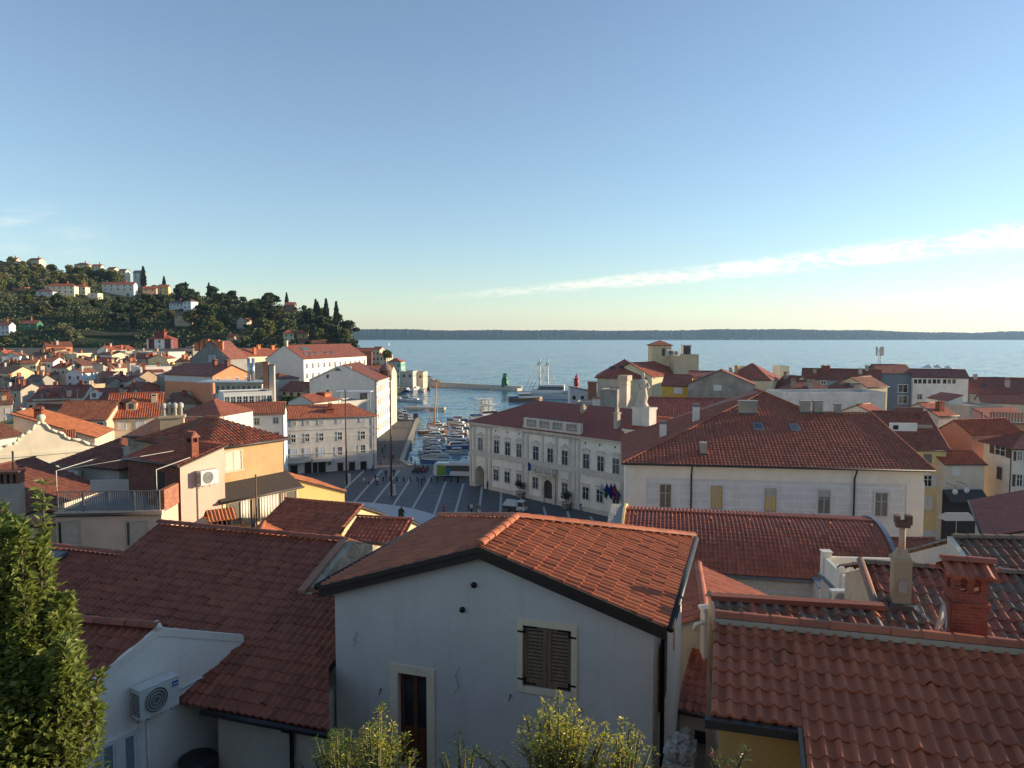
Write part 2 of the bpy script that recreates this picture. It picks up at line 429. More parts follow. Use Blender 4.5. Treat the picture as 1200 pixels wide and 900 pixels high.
# ------------------------------------------------------------------ colours of the town
WHITE = (.70, .67, .62); CREAM = (.66, .54, .36); YELLOW = (.66, .47, .20); PINK = (.58, .38, .29); SALMON = (.62, .26, .13)
TAN = (.52, .38, .22); GREY = (.38, .37, .35); BLUE = (.50, .56, .62); OFFW = (.60, .55, .47); OCHRE = (.55, .33, .11)
T_RED = (.30, .085, .045); T_ORANGE = (.27, .11, .066); T_DARK = (.19, .062, .042); T_BROWN = (.23, .10, .065); T_OLD = (.24, .13, .085)
FASCIA = (.05, .032, .025)
def add_window(par, face, cx, zt, w, h, kind='plain', trim=(.66, .63, .57), sash=(.72, .70, .66), shut=(.70, .68, .62), lod=0, sill=True):
 """face = (origin, direction, outward normal) in the parent's frame; returns the window object"""
 o, dx, nn = face
 o, dx, nn = Vector(o), Vector(dx), Vector(nn)
 def P(a, out, z): return tuple(o + dx * a + nn * out + Vector((0, 0, z)))
 def bar(mb, a0, a1, z0, z1, d0, d1, mat):
  mb.hexa([P(a0, d1, z0), P(a1, d1, z0), P(a1, d0, z0), P(a0, d0, z0), P(a0, d1, z1), P(a1, d1, z1), P(a1, d0, z1), P(a0, d0, z1)], mat)
 a0, a1, z1, z0 = cx - w / 2, cx + w / 2, zt, zt - h
 t = .11 if lod == 0 else .13
 f = MB()
 if kind != 'bare':
  bar(f, a0 - t, a0, z0, z1, 0, .09, 0); bar(f, a1, a1 + t, z0, z1, 0, .09, 0)
  bar(f, a0 - t, a1 + t, z1, z1 + t, 0, .095, 0); bar(f, a0 - t - .05, a1 + t + .05, z0 - .1, z0, 0, .14, 0)
 m = [paint(trim, .85, name='stone_trim'), paint(sash, .6, name='sash_paint')]
 if kind in ('plain', 'open', 'half'):
  s = .06
  for b in ((a0, a0 + s, z0, z1), (a1 - s, a1, z0, z1), (a0 + s, a1 - s, z1 - s, z1), (a0 + s, a1 - s, z0, z0 + s)):
   bar(f, *b, 0, .05, 1)
  bar(f, cx - .04, cx + .04, z0 + s, z1 - s, 0, .055, 1)
  zz = z0 + (z1 - z0) * .62
  bar(f, a0 + s, cx - .04, zz - .03, zz + .03, 0, .05, 1); bar(f, cx + .04, a1 - s, zz - .03, zz + .03, 0, .05, 1)
 wo = f.build('window', m, par)
 if kind in ('plain', 'open', 'half', 'bare'):
  g = MB(); bar(g, a0, a1, z0, z1, -.02, .02, 0); g.build('pane', glass(), wo)
 if kind == 'closed':
  for q0, q1 in ((a0, cx - .01), (cx + .01, a1)):
   s_ = MB(); bar(s_, q0, q1, z0, z1, 0, .05, 0)
   n = 4 if lod else 12
   for i in range(n):
    zc = z0 + (z1 - z0) * (i + .5) / n; hh = (z1 - z0) / n * .3
    bar(s_, q0 + .05, q1 - .05, zc - hh, zc + hh, .05, .075, 0)
   s_.build('shutter', paint(shut, .7, name='shutter_paint'), wo)
 if kind == 'open':
  for q0, q1 in ((a0 - t - w * .5, a0 - t - .01), (a1 + t + .01, a1 + t + w * .5)):
   s_ = MB(); bar(s_, q0, q1, z0, z1, .0, .06, 0); bar(s_, q0 + .06, q1 - .06, z0 + .1, (z0 + z1) / 2 - .04, .06, .075, 0); bar(s_, q0 + .06, q1 - .06, (z0 + z1) / 2 + .04, z1 - .1, .06, .075, 0)
   s_.build('shutter', paint(shut, .7, name='shutter_paint'), wo)
 return wo
def add_chimney(par, x, y, z, w=.6, h=1.2, kind='box', c=None, dz=.6):
 mb = MB(); m = [brick(), paint((.30, .11, .07), .85, name='clay'), paint((.02, .018, .016), .9, name='soot')]
 if c is not None: m[0] = plaster(c, .6)
 d = w * .8
 mb.bx(x - w / 2, x + w / 2, y - d / 2, y + d / 2, z - dz, z + h, 0)
 if kind == 'box':
  mb.bx(x - w * .6, x + w * .6, y - d * .62, y + d * .62, z + h, z + h + .1, 0)
  for k in (-.28, .28): mb.lathe([(.11, 0), (.11, .28), (.13, .3), (.13, .34), (.05, .34)], (x + k * w, y, z + h + .1), 1, 8)
 elif kind == 'roofed':
  e = .09
  for sx in (-1, 1):
   for sy in (-1, 1): mb.bx(x + sx * (w / 2 - e), x + sx * w / 2, y + sy * (d / 2 - e), y + sy * d / 2, z + h, z + h + .28, 0)
  mb.bx(x - w / 2 + e, x + w / 2 - e, y - d / 2 + e, y + d / 2 - e, z + h, z + h + .2, 2)
  zz = z + h + .28; q = w * .68; p = d * .7
  P = [(x - q, y - p, zz), (x + q, y - p, zz), (x + q, y + p, zz), (x - q, y + p, zz), (x - q, y, zz + .32), (x + q, y, zz + .32)]
  mb.add(P, [(0, 1, 5, 4), (2, 3, 4, 5), (1, 2, 5), (3, 0, 4), (3, 2, 1, 0)], 1)
  for k in range(5): mb.tube([(x - q + 2 * q * (k + .5) / 5, y - p, zz + .03), (x - q + 2 * q * (k + .5) / 5, y, zz + .35)], .05, 1, 6)
 elif kind == 'slab':
  for sx in (-1, 1): mb.bx(x + sx * (w / 2 - .1), x + sx * w / 2, y - d / 2, y + d / 2, z + h, z + h + .22, 0)
  mb.bx(x - w / 2 + .1, x + w / 2 - .1, y - d / 2 + .1, y + d / 2 - .1, z + h, z + h + .12, 2)
  mb.bx(x - w * .62, x + w * .62, y - d * .64, y + d * .64, z + h + .22, z + h + .32, 0)
 elif kind == 'pots':
  mb.bx(x - w * .58, x + w * .58, y - d * .6, y + d * .6, z + h, z + h + .08, 0)
  for k in (-.3, 0, .3): mb.lathe([(.1, 0), (.09, .5), (.16, .55), (.16, .75), (.05, .85)], (x + k * w * 1.05, y + (.12 if k == 0 else 0), z + h + .08), 0, 8)
 return mb.build('chimney', m, par)
def on_wall(u, v, o, d):
 """where the ray through a picture point meets the vertical wall through o along d: (distance along it, height)"""
 r = ray(u, v); k = r.x / r.y
 s = (k * o[1] - o[0]) / (d[0] - k * d[1])
 y = o[1] + s * d[1]
 return s, CAMZ + r.z / r.y * y
class House:
 pass
def house(name, label, A=None, B=None, z=0, D=8, roof='gx', rise=2.0, wall=WHITE, tile=T_RED, zb=None, cat='house', over=.3, wins=(), chim=(), sky=(), ns=None,
          group=None, wpx=(), tw=.24, tl=.36, lichen=0.0, vary=.5, dirt=.35, cornice=None, lod=None, gutter=True, wallmat=None, parapet=.5, ground=False, wk=None, pipe=(), loc=None):
 """a rectangular house.  A, B: the picture positions of the left and right ends of its front eave, z its height (ground=True: above the ground there).
 D: depth away from the front.  wins: (face, fractions, depths below the eave, w, h, kind)"""
 if loc is not None: PA, PB = Vector(loc[0]), Vector(loc[1])
 elif ground: PA, PB = Wg(*A, z), Wg(*B, z); zm = (PA.z + PB.z) / 2; PA = W(*A, zm); PB = W(*B, zm); z = zm
 else: PA, PB = W(*A, z), W(*B, z)
 z = PA.z
 d = PB - PA; L = math.hypot(d.x, d.y); ang = math.atan2(d.y, d.x)
 mid = (PA + PB) / 2 + Vector((-math.sin(ang), math.cos(ang), 0)) * D / 2
 if zb is None: zb = min(zg(mid.x, mid.y), zg(PA.x, PA.y), zg(PB.x, PB.y)) - .6
 far = mid.y
 if lod is None: lod = 0 if far < 75 else (1 if far < 190 else 2)
 if ns is None: ns = 6 if far < 30 else (4 if far < 75 else (2 if far < 115 else 0))
 r = thing(name, label, cat, (PA.x, PA.y, zb), ang, group)
 H = z - zb
 wm = wallmat or plaster(wall, dirt)
 rm = tiles(tile, vary, lichen, ns == 0); fm = paint(FASCIA, .6, name='fascia_paint')
 if far > 230: tw, tl = max(tw, .5), max(tl, .7)
 elif far > 115: tw, tl = max(tw, .34), max(tl, .5)
 sx_, sy_ = L / 2, D / 2
 def hz(x, y):
  x = min(max(x, 0), L); y = min(max(y, 0), D)
  if roof == 'gx': return H + rise * (1 - abs(y - sy_) / sy_)
  if roof == 'gy': return H + rise * (1 - abs(x - sx_) / sx_)
  if roof == 'hip':
   k = min(sx_, sy_); return H + rise * min(k, x, L - x, y, D - y) / k
  if roof == 'hipl':        # hip at the left end only
   return H + rise * min(sy_, x, y, D - y) / sy_
  if roof == 'hipr':
   return H + rise * min(sy_, L - x, y, D - y) / sy_
  if roof == 'shed': return H + rise * y / D
  if roof == 'shedb': return H + rise * (1 - y / D)
  if roof == 'shedl': return H + rise * x / L
  if roof == 'shedr': return H + rise * (1 - x / L)
  return H
 w = MB()
 def side(pts):
  w.poly(pts)
 def face(p, q, mids):
  pts = [(p[0], p[1], 0), (q[0], q[1], 0), (q[0], q[1], hz(*q))] + [(m[0], m[1], hz(*m)) for m in mids] + [(p[0], p[1], hz(*p))]
  side(pts)
 face((0, 0), (L, 0), [(sx_, 0)] if roof == 'gy' else [])
 face((L, 0), (L, D), [(L, sy_)] if roof in ('gx', 'hipl') else [])
 face((L, D), (0, D), [(sx_, D)] if roof == 'gy' else [])
 face((0, D), (0, 0), [(0, sy_)] if roof in ('gx', 'hipr') else [])
 if roof == 'flat': w.poly([(0, 0, H - .02), (L, 0, H - .02), (L, D, H - .02), (0, D, H - .02)])
 mats = [wm]
 if cornice:
  mats.append(plaster(cornice, .25))
  for (x0, x1, y0, y1) in ((-.18, L + .18, -.18, 0), (L, L + .18, 0, D), (-.18, 0, 0, D)): w.bx(x0, x1, y0, y1, H - .45, H - .12, 1)
  for (x0, x1, y0, y1) in ((-.28, L + .28, -.28, -.18), (L + .18, L + .28, -.18, D), (-.28, -.18, -.18, D)): w.bx(x0, x1, y0, y1, H - .25, H - .12, 1)
 w.build('wall', mats, r)
 o = over
 ro = None
 if roof == 'flat':
  m = MB(); t = .22
  m.bx(-.05, L + .05, -.05, t, H, H + parapet); m.bx(-.05, L + .05, D - t, D + .05, H, H + parapet)
  m.bx(-.05, t, t, D - t, H, H + parapet); m.bx(L - t, L + .05, t, D - t, H, H + parapet)
  ro = m.build('parapet', wm, r)
  rm2 = MB(); rm2.bx(t, L - t, t, D - t, H, H + .06); ro = rm2.build('roof', paint((.20, .19, .18), .9, name='roof_felt'), r)
 else:
  m = MB()
  S_ = []                    # slopes: e0, e1, r0, r1 (world of the house)
  if roof in ('gx', 'hip', 'hipl', 'hipr'):
   k = rise / sy_; ze = H - o * k; zr = H + rise
   if roof == 'hip' and L < D:
    k = rise / sx_; ze = H - o * k
    a, b = (sx_, sx_), (sx_, D - sx_)
    S_ = [((-o, -o, ze), (L + o, -o, ze), (*a, zr), (*a, zr)), ((L + o, -o, ze), (L + o, D + o, ze), (*a, zr), (*b, zr)),
                      ((L + o, D + o, ze), (-o, D + o, ze), (*b, zr), (*b, zr)), ((-o, D + o, ze), (-o, -o, ze), (*b, zr), (*a, zr))]
   else:
    l = sy_ if roof in ('hip', 'hipl') else -o; rr = L - sy_ if roof in ('hip', 'hipr') else L + o
    if l > rr: l = rr = (l + rr) / 2
    a, b = (l, sy_), (rr, sy_)
    S_ = [((-o, -o, ze), (L + o, -o, ze), (*a, zr), (*b, zr)), ((L + o, D + o, ze), (-o, D + o, ze), (*b, zr), (*a, zr))]
    if roof in ('hip', 'hipr'): S_.append(((L + o, -o, ze), (L + o, D + o, ze), (*b, zr), (*b, zr)))
    if roof in ('hip', 'hipl'): S_.append(((-o, D + o, ze), (-o, -o, ze), (*a, zr), (*a, zr)))
   ridge = [((*a, zr), (*b, zr))]
  elif roof == 'gy':
   k = rise / sx_; ze = H - o * k; zr = H + rise
   S_ = [((L + o, -o, ze), (L + o, D + o, ze), (sx_, -o, zr), (sx_, D + o, zr)), ((-o, D + o, ze), (-o, -o, ze), (sx_, D + o, zr), (sx_, -o, zr))]
   ridge = [((sx_, -o, zr), (sx_, D + o, zr))]
  else:
   k = rise / (D if roof in ('shed', 'shedb') else L); lo, hi = H - o * k, H + rise + o * k
   ridge = []
   if roof == 'shed': S_ = [((-o, -o, lo), (L + o, -o, lo), (-o, D + o, hi), (L + o, D + o, hi))]
   if roof == 'shedb': S_ = [((L + o, D + o, lo), (-o, D + o, lo), (L + o, -o, hi), (-o, -o, hi))]
   if roof == 'shedl': S_ = [((-o, D + o, lo), (-o, -o, lo), (L + o, D + o, hi), (L + o, -o, hi))]
   if roof == 'shedr': S_ = [((L + o, -o, lo), (L + o, D + o, lo), (-o, -o, hi), (-o, D + o, hi))]
  for q, s4 in enumerate(S_):
   lift = .10
   s5 = [tuple(Vector(p) + Vector((0, 0, lift))) for p in s4]
   back = (q == 1 and roof in ('gx', 'hip', 'hipl', 'hipr'))
   slope(m, *s5, tw=tw, tl=tl, ns=(0 if back else ns), mat=0, uvo=q * 400)
   P = [s4[0], s4[1], s4[3], s4[2]]
   if (Vector(s4[2]) - Vector(s4[3])).length < 1e-3: P = P[:3]
   m.extr([(p[0], p[1], p[2] - .03) for p in P], (0, 0, .1), 1)
  if ns:
   for a, b in ridge:
    if (Vector(a) - Vector(b)).length > .5: caps(m, (a[0], a[1], a[2] + .12), (b[0], b[1], b[2] + .12), mat=0)
   if roof in ('hip', 'hipl', 'hipr'):
    if L >= D or roof != 'hip':
     if roof in ('hip', 'hipl'): caps(m, (-o, -o, ze + .14), (*a_of(ridge, 0)[:2], a_of(ridge, 0)[2] + .14), .1)
     if roof in ('hip', 'hipr'): caps(m, (L + o, -o, ze + .14), (*a_of(ridge, 1)[:2], a_of(ridge, 1)[2] + .14), .1)
  else:
   for a, b in ridge:
    if (Vector(a) - Vector(b)).length > .5: m.tube([(a[0], a[1], a[2] + .1), (b[0], b[1], b[2] + .1)], .13, 0, 6)
  ro = m.build('roof', [rm, fm], r)
  if gutter and lod < 2 and roof in ('gx', 'hip', 'hipl', 'hipr', 'shed'):
   g = MB(); g.tube([(-o, -o - .07, ze_of(S_) + .02), (L + o, -o - .07, ze_of(S_) + .02)], .07, 0, 8); g.build('gutter', paint((.09, .07, .06), .5, .3, name='gutter_metal'), r)
 for fx in pipe:
  p = MB(); x = fx * L; p.tube([(x, -o - .07, ze_of(S_)), (x, -.12, ze_of(S_) - .4), (x, -.12, 0.2)], .055, 0, 8); p.build('downpipe', paint((.06, .055, .055), .5, .3, name='gutter_metal'), r)
 faces = {'F': ((0, 0, H), (1, 0, 0), (0, -1, 0), L), 'R': ((L, 0, H), (0, 1, 0), (1, 0, 0), D), 'L': ((0, D, H), (0, -1, 0), (-1, 0, 0), D), 'K': ((L, D, H), (-1, 0, 0), (0, 1, 0), L)}
 for wn in wins:
  f, xs, zs, ww, hh, kind = wn[:6]; kw = dict(wk or {}); kw.update(wn[6] if len(wn) > 6 else {})
  if isinstance(xs, int): xs = [(i + .5) / xs for i in range(xs)]
  if isinstance(zs, (int, float)): zs = [zs]
  o_, dx, nn, LL = faces[f]
  for zz in zs:
   for xx in xs: add_window(r, (o_, dx, nn), xx * LL, -zz, ww, hh, kind, lod=lod, **kw)
 for wn in wpx:
  f, u0, v0, u1, v1, kind = wn[:6]; kw = dict(wk or {}); kw.update(wn[6] if len(wn) > 6 else {})
  o_, dx, nn, LL = faces[f]
  ca, sa = math.cos(ang), math.sin(ang)
  ow = (PA.x + o_[0] * ca - o_[1] * sa, PA.y + o_[0] * sa + o_[1] * ca); dw = (dx[0] * ca - dx[1] * sa, dx[0] * sa + dx[1] * ca)
  (s0, z1), (s1, _), (_, z0) = on_wall(u0, (v0 + v1) / 2, ow, dw), on_wall(u1, (v0 + v1) / 2, ow, dw), on_wall((u0 + u1) / 2, v1, ow, dw)
  z1 = on_wall((u0 + u1) / 2, v0, ow, dw)[1]
  add_window(r, (o_, dx, nn), (s0 + s1) / 2, z1 - zb - H, s1 - s0, z1 - z0, kind, lod=lod, **kw)
 for c in chim:
  fx, fy, ww, hh, kind = c[:5]; cc = c[5] if len(c) > 5 else None
  add_chimney(ro, fx * L, fy * D, hz(fx * L, fy * D), ww, hh, kind, cc)
 for (fx, fy, ww, hh) in sky:
  x, y = fx * L, fy * D; e = .02; sl = (hz(x, y + e) - hz(x, y - e)) / (2 * e); sxl = (hz(x + e, y) - hz(x - e, y)) / (2 * e)
  def P(a, b, n): return (x + a, y + b, hz(x, y) + a * sxl + b * sl + n)
  s_ = MB()
  cor = [(-ww / 2, -hh / 2), (ww / 2, -hh / 2), (ww / 2, hh / 2), (-ww / 2, hh / 2)]
  s_.hexa([P(a, b, -.1) for a, b in cor] + [P(a, b, .24) for a, b in cor], 0)
  kk = .82
  s_.hexa([P(a * kk, b * kk, .2) for a, b in cor] + [P(a * kk, b * kk, .25) for a, b in cor], 1)
  s_.build('skylight', [paint((.10, .09, .085), .4, .3, name='skylight_frame'), glass()], ro)
 h = House(); h.r = r; h.roof = ro; h.L = L; h.D = D; h.H = H; h.hz = hz; h.ang = ang; h.faces = faces; h.zb = zb; h.o = PA; h.lod = lod
 h.at = lambda x, y, zz=0: Vector((PA.x + x * math.cos(ang) - y * math.sin(ang), PA.y + x * math.sin(ang) + y * math.cos(ang), zb + zz))
 return h
def a_of(ridge, i): return ridge[0][i]
def ze_of(S_): return S_[0][0][2] + .05
def ac_unit(label, loc, rz, w=.85, group='air conditioning units'):
 """split-system outdoor unit, front towards local -y"""
 r = thing('air_conditioner', label, 'air conditioner', loc, rz, group)
 m = MB(); h = w * .72; d = w * .36
 m.bx(-w / 2, w / 2, 0, d, 0, h, 0); m.bx(-w / 2 - .01, w / 2 + .01, -.01, d + .01, h, h + .015, 0)
 for i in range(9): m.bx(-w / 2 - .012, -w / 2, .03, d - .03, h * (.12 + i * .085), h * (.16 + i * .085), 1)
 m.build('casing', [paint((.66, .65, .60), .5, name='ac_paint'), paint((.12, .12, .12), .6)], r)
 g = MB(); cx, cz, rr = -w * .1, h * .5, h * .42
 n = 20
 g.add([(cx + rr * math.cos(2 * math.pi * k / n), -.004, cz + rr * math.sin(2 * math.pi * k / n)) for k in range(n)], [tuple(range(n))], 0)
 for q in (.3, .55, .8, 1.0):
  for k in range(n):
   a, b = 2 * math.pi * k / n, 2 * math.pi * (k + 1) / n
   g.tube([(cx + rr * q * math.cos(a), -.02, cz + rr * q * math.sin(a)), (cx + rr * q * math.cos(b), -.02, cz + rr * q * math.sin(b))], .008, 1, 4, cap=False)
 g.build('fan_grille', [paint((.16, .16, .155), .6), paint((.6, .59, .55), .5)], r)
 b = MB()
 for k in (-.3, .3): b.bx(k * w - .02, k * w + .02, -.02, d + .12, -.05, 0, 0); b.bx(k * w - .02, k * w + .02, d + .08, d + .12, -.25, -.05, 0)
 b.build('bracket', paint((.35, .34, .32), .6, name='bracket_metal'), r)
 return r
def antenna(label, loc, h=3.0, kind='yagi', group='roof aerials'):
 r = thing('roof_aerial', label, 'aerial', loc, rnd.uniform(0, 3), group)
 m = MB(); m.tube([(0, 0, -.6), (0, 0, h)], .03, 0, 6); m.build('mast', paint((.30, .29, .28), .5, .4, name='aerial_metal'), r)
 b = MB()
 for zz in (h - .1, h - .7):
  b.tube([(-.7, 0, zz), (.7, 0, zz)], .018, 0, 5)
  for k in range(7): b.tube([(-.65 + k * .21, -.35 + k * .03, zz), (-.65 + k * .21, .35 - k * .03, zz)], .01, 0, 4)
 b.build('boom', paint((.40, .39, .38), .4, .5, name='aerial_metal'), r)
 return r
# ================================================================== SEA AND GROUND
def sea_mat():
 t = NT('sea_water'); o = t.coord(); lg = t.noise(t.coord('Object', (.25, 1, 1)), .012, 4, .6)
 k = t.ramp(lg, [(.35, (.035, .125, .185)), (.65, (.050, .155, .215))])
 n1 = t.noise(o, .45, 3, .6, 'Color'); n2 = t.noise(t.coord('Object', (.12, .5, 1)), .5, 2, .5, 'Color')
 a = t.node('ShaderNodeVectorMath', operation='ADD'); t.l.new(n1, a.inputs[0]); t.l.new(n2, a.inputs[1])
 b = t.node('ShaderNodeVectorMath', operation='MULTIPLY_ADD'); t.l.new(a.outputs[0], b.inputs[0]); b.inputs[1].default_value = (.55, .55, 0); b.inputs[2].default_value = (-.55, -.55, 1)
 c = t.node('ShaderNodeVectorMath', operation='NORMALIZE'); t.l.new(b.outputs[0], c.inputs[0]); t.l.new(c.outputs[0], t.b.inputs['Normal'])
 return t.base(k, .18, .32)
m = MB(); m.poly([(-30000, -2000, 0), (30000, -2000, 0), (30000, 50000, 0), (-30000, 50000, 0)])
tag(m.build('sea', sea_mat(), None, (0, 0, -1.3)), kind='structure')
LAND = [(-700, -60), (330, -60), (330, 250), (150, 262), (70, 255), (44, 300), (46, 425), (33, 428), (30, 300), (27, 205), (25, 171), (-23, 172), (-26, 178), (-34, 272), (-46, 300), (-66, 335), (-74, 420),
  (-72, 462), (-54, 468), (-50, 500), (-66, 520), (-120, 560), (-700, 560)]
def asphalt(c=(.075, .073, .07), sc=2.0):
 t = NT('asphalt'); o = t.coord()
 k = t.mix(t.ramp(t.noise(o, .25, 5), [(.35, 0.0), (.7, .6)]), mul(c, 1.15), mul(c, .7))
 t.bump(t.noise(o, 25, 3), .3, .01)
 return t.base(k, .85, .3)
m = MB(); m.prism(LAND, -4.0, 0.0)
tag(m.build('ground', asphalt((.115, .108, .10))), kind='structure')
# terrain: the slope under the old town and the rise behind the harbour
def terrain():
 def grid(x0, x1, nx, y0, y1, ny):
  V = []; F = []
  for j in range(ny + 1):
   for i in range(nx + 1):
    x = x0 + (x1 - x0) * i / nx; y = y0 + (y1 - y0) * j / ny
    V.append((x, y, zg(x, y) - .06))
  for j in range(ny):
   for i in range(nx):
    a = j * (nx + 1) + i
    if max(V[a][2], V[a + 1][2], V[a + nx + 1][2], V[a + nx + 2][2]) > -.05: F.append((a, a + 1, a + nx + 2, a + nx + 1))
  return V, F
 m = MB(); m.add(*grid(-120, 120, 160, -25, 82, 107), smooth=True)
 t = NT('earth'); o = t.coord()
 k = t.ramp(t.noise(o, .6, 6), [(.3, (.10, .085, .065)), (.7, (.17, .15, .12))])
 t.bump(t.noise(o, 8, 5), .5, .05)
 mt = t.base(k, .95, .1)
 tag(m.build('hillside_ground', mt), kind='structure')
 m = MB(); m.add(*grid(-700, -60, 64, 215, 560, 46), smooth=True)
 tag(m.build('town_ground', mt), kind='structure')
terrain()
# ================================================================== FOREGROUND: white gabled house
A17 = R(-18)
def local(o, ang):
 c, s = math.cos(ang), math.sin(ang)
 return lambda x, y, z=0: Vector((o[0] + x * c - y * s, o[1] + x * s + y * c, z))
def front_house():
 zb = 18.5; L, Dp, ZE, RI = 7.55, 6.6, 24.05 - zb, 1.22
 r = thing('gabled_house', 'grey-rendered gabled house with wooden shutters, dark fascia and terracotta roof', 'house', (-4.24, 17.4, zb), A17)
 t = NT('render_plaster'); o = t.coord()
 c = (.70, .625, .54)
 k = t.ramp(t.noise(o, .5, 5, .6), [(.3, mul(c, .84)), (.7, mul(c, 1.0))])
 k = t.mix(t.ramp(t.noise(o, 2.6, 6, .75), [(.5, 0.0), (.7, .16)]), k, mul(c, .7))
 k = t.mix(t.ramp(t.noise(t.coord('Object', (2.2, 2.2, .12)), 1.8, 5, .7), [(.52, 0.0), (.78, .35)]), k, mul(c, .6))
 sp = t.node('ShaderNodeSeparateXYZ', Vector=o)
 t.bump(t.noise(o, 55, 4, .7), .3, .006)
 pm = t.base(k, .93, .12)
 def zt(x): return ZE + RI * (1 - abs(x - L / 2) / (L / 2))
 w = MB()
 d0, d1, dz = 1.66, 2.39, 22.16 - zb          # door opening
 w0, w1, wz0, wz1 = 4.71, 5.80, 22.30 - zb, 23.67 - zb
 def strip(a, b, z0, z1=None):
  w.poly([(a, 0, z0), (b, 0, z0), (b, 0, z1 if z1 is not None else zt(b)), (a, 0, z1 if z1 is not None else zt(a))])
 strip(0, d0, 0); strip(d0, d1, dz); strip(d1, L / 2, 0); strip(L / 2, w0, 0)
 strip(w0, w1, 0, wz0); strip(w0, w1, wz1); strip(w1, L, 0); strip(d0, d1, 0, 1.35)
 for a, b, z0, z1, dd in ((d0, d1, 1.35, dz, .22), (w0, w1, wz0, wz1, .2)):   # reveals
  w.poly([(a, 0, z0), (a, 0, z1), (a, dd, z1), (a, dd, z0)]); w.poly([(b, 0, z1), (b, 0, z0), (b, dd, z0), (b, dd, z1)])
  w.poly([(a, 0, z1), (b, 0, z1), (b, dd, z1), (a, dd, z1)]); w.poly([(a, 0, z0), (a, dd, z0), (b, dd, z0), (b, 0, z0)])
  w.poly([(a, dd, z0), (a, dd, z1), (b, dd, z1), (b, dd, z0)])
 w.poly([(L, 0, 0), (L, Dp, 0), (L, Dp, ZE), (L, 0, ZE)]); w.poly([(0, Dp, 0), (0, 0, 0), (0, 0, ZE), (0, Dp, ZE)]); w.poly([(L, Dp, 0), (0, Dp, 0), (0, Dp, ZE), (L, Dp, ZE)])
 wo = w.build('wall', pm, r)
 trim = plaster((.72, .60, .44), .25)
 fr = MB(); t_ = .2
 fr.bx(d0 - t_, d0 - .005, -.03, .1, 1.0, dz + .005, 0); fr.bx(d1 + .005, d1 + t_, -.03, .1, 1.0, dz + .005, 0); fr.bx(d0 - t_, d1 + t_, -.032, .1, dz + .006, dz + t_, 0)
 dr = MB()
 wood = (.14, .048, .020)
 dr.bx(d0, d0 + .09, .12, .17, 1.35, dz, 0); dr.bx(d1 - .09, d1, .12, .17, 1.35, dz, 0); dr.bx(d0 + .09, d1 - .09, .12, .17, dz - .1, dz, 0)
 cx = (d0 + d1) / 2 + .02; dr.bx(cx - .05, cx + .05, .115, .17, 1.35, dz - .1, 0)
 dr.bx(d0 + .09, d1 - .09, .125, .17, dz - 1.45, dz - 1.32, 0); dr.bx(d0 + .09, d1 - .09, .14, .17, 1.35, dz - 1.45, 0)
 for a, b in ((d0 + .13, cx - .09), (cx + .09, d1 - .13)): dr.bx(a, b, .125, .14, 1.5, dz - 1.55, 0)
 do = dr.build('door', paint(wood, .5, name='varnished_wood'), r)
 fr.build('door_frame', trim, do)
 g = MB(); g.bx(d0 + .09, cx - .05, .15, .165, dz - 1.32, dz - .1); g.bx(cx + .05, d1 - .09, .15, .165, dz - 1.32, dz - .1); g.build('door_glass', glass(), do)
 fr = MB(); t_ = .135
 fr.bx(w0 - t_, w0 - .004, -.03, .1, wz0 - t_, wz1 + t_, 0); fr.bx(w1 + .004, w1 + t_, -.03, .1, wz0 - t_, wz1 + t_, 0)
 fr.bx(w0 - .004, w1 + .004, -.031, .1, wz1 + .004, wz1 + t_ + .002, 0); fr.bx(w0 - .004, w1 + .004, -.045, .1, wz0 - t_, wz0 - .004, 0)
 win = fr.build('window', trim, r)
 wd = NT('weathered_wood'); oo = wd.coord('Object', (9, 9, 1.2))
 kk = wd.ramp(wd.noise(oo, 2.5, 6, .7), [(.25, (.12, .075, .045)), (.55, (.22, .145, .085)), (.8, (.30, .22, .15))])
 wdm = wd.base(kk, .8, .2)
 iron_gap_shade = paint((.02, .018, .018), .5, .4, name='iron_and_gap_shade')
 mid = (w0 + w1) / 2
 for a, b in ((w0 + .005, mid - .006), (mid + .006, w1 - .005)):
  s = MB(); q = .085
  s.bx(a, a + q, .02, .065, wz0 + .01, wz1 - .01); s.bx(b - q, b, .02, .065, wz0 + .01, wz1 - .01)
  s.bx(a + q, b - q, .022, .063, wz1 - .1, wz1 - .01); s.bx(a + q, b - q, .022, .063, wz0 + .01, wz0 + .13)
  n = 14; h = (wz1 - wz0 - .24) / n
  for i in range(n):
   z = wz0 + .135 + h * i
   s.hexa([(a + q, .020, z), (b - q, .020, z), (b - q, .032, z), (a + q, .032, z), (a + q, .048, z + h * .62), (b - q, .048, z + h * .62), (b - q, .060, z + h * .62), (a + q, .060, z + h * .62)])
  s.bx(a + .02, b - .02, .085, .10, wz0 + .02, wz1 - .02, 1)  # dark sheet behind the slats, painting the shade seen through their gaps
  so = s.build('shutter', [wdm, iron_gap_shade], win)
  left = a < mid - .3; x = a if left else b; sg = 1 if left else -1
  for z in (wz0 + .16, wz1 - .14):
   e = MB(); dn = -1 if z < (wz0 + wz1) / 2 else 1
   e.bx(min(x - sg * .12, x + sg * .02), max(x - sg * .12, x + sg * .02), -.04, -.025 + .02, z - .02, z + .02)
   e.bx(min(x + sg * .03, x + sg * .06), max(x + sg * .03, x + sg * .06), .005, .02, min(z - .04, z + dn * .13), max(z + .04, z + dn * .13))
   e.bx(min(x, x + sg * .30), max(x, x + sg * .30), .006, .021, z + dn * .1 - .017, z + dn * .1 + .017)
   e.build('hinge', iron_gap_shade, win)
 for s_, z in ((3.57, 24.45), (3.29, 23.85)):
  v = MB(); v.tube([(s_, -.05, z - zb), (s_, .02, z - zb)], .065, 0, 14); v.build('vent_pipe', iron_gap_shade, r)
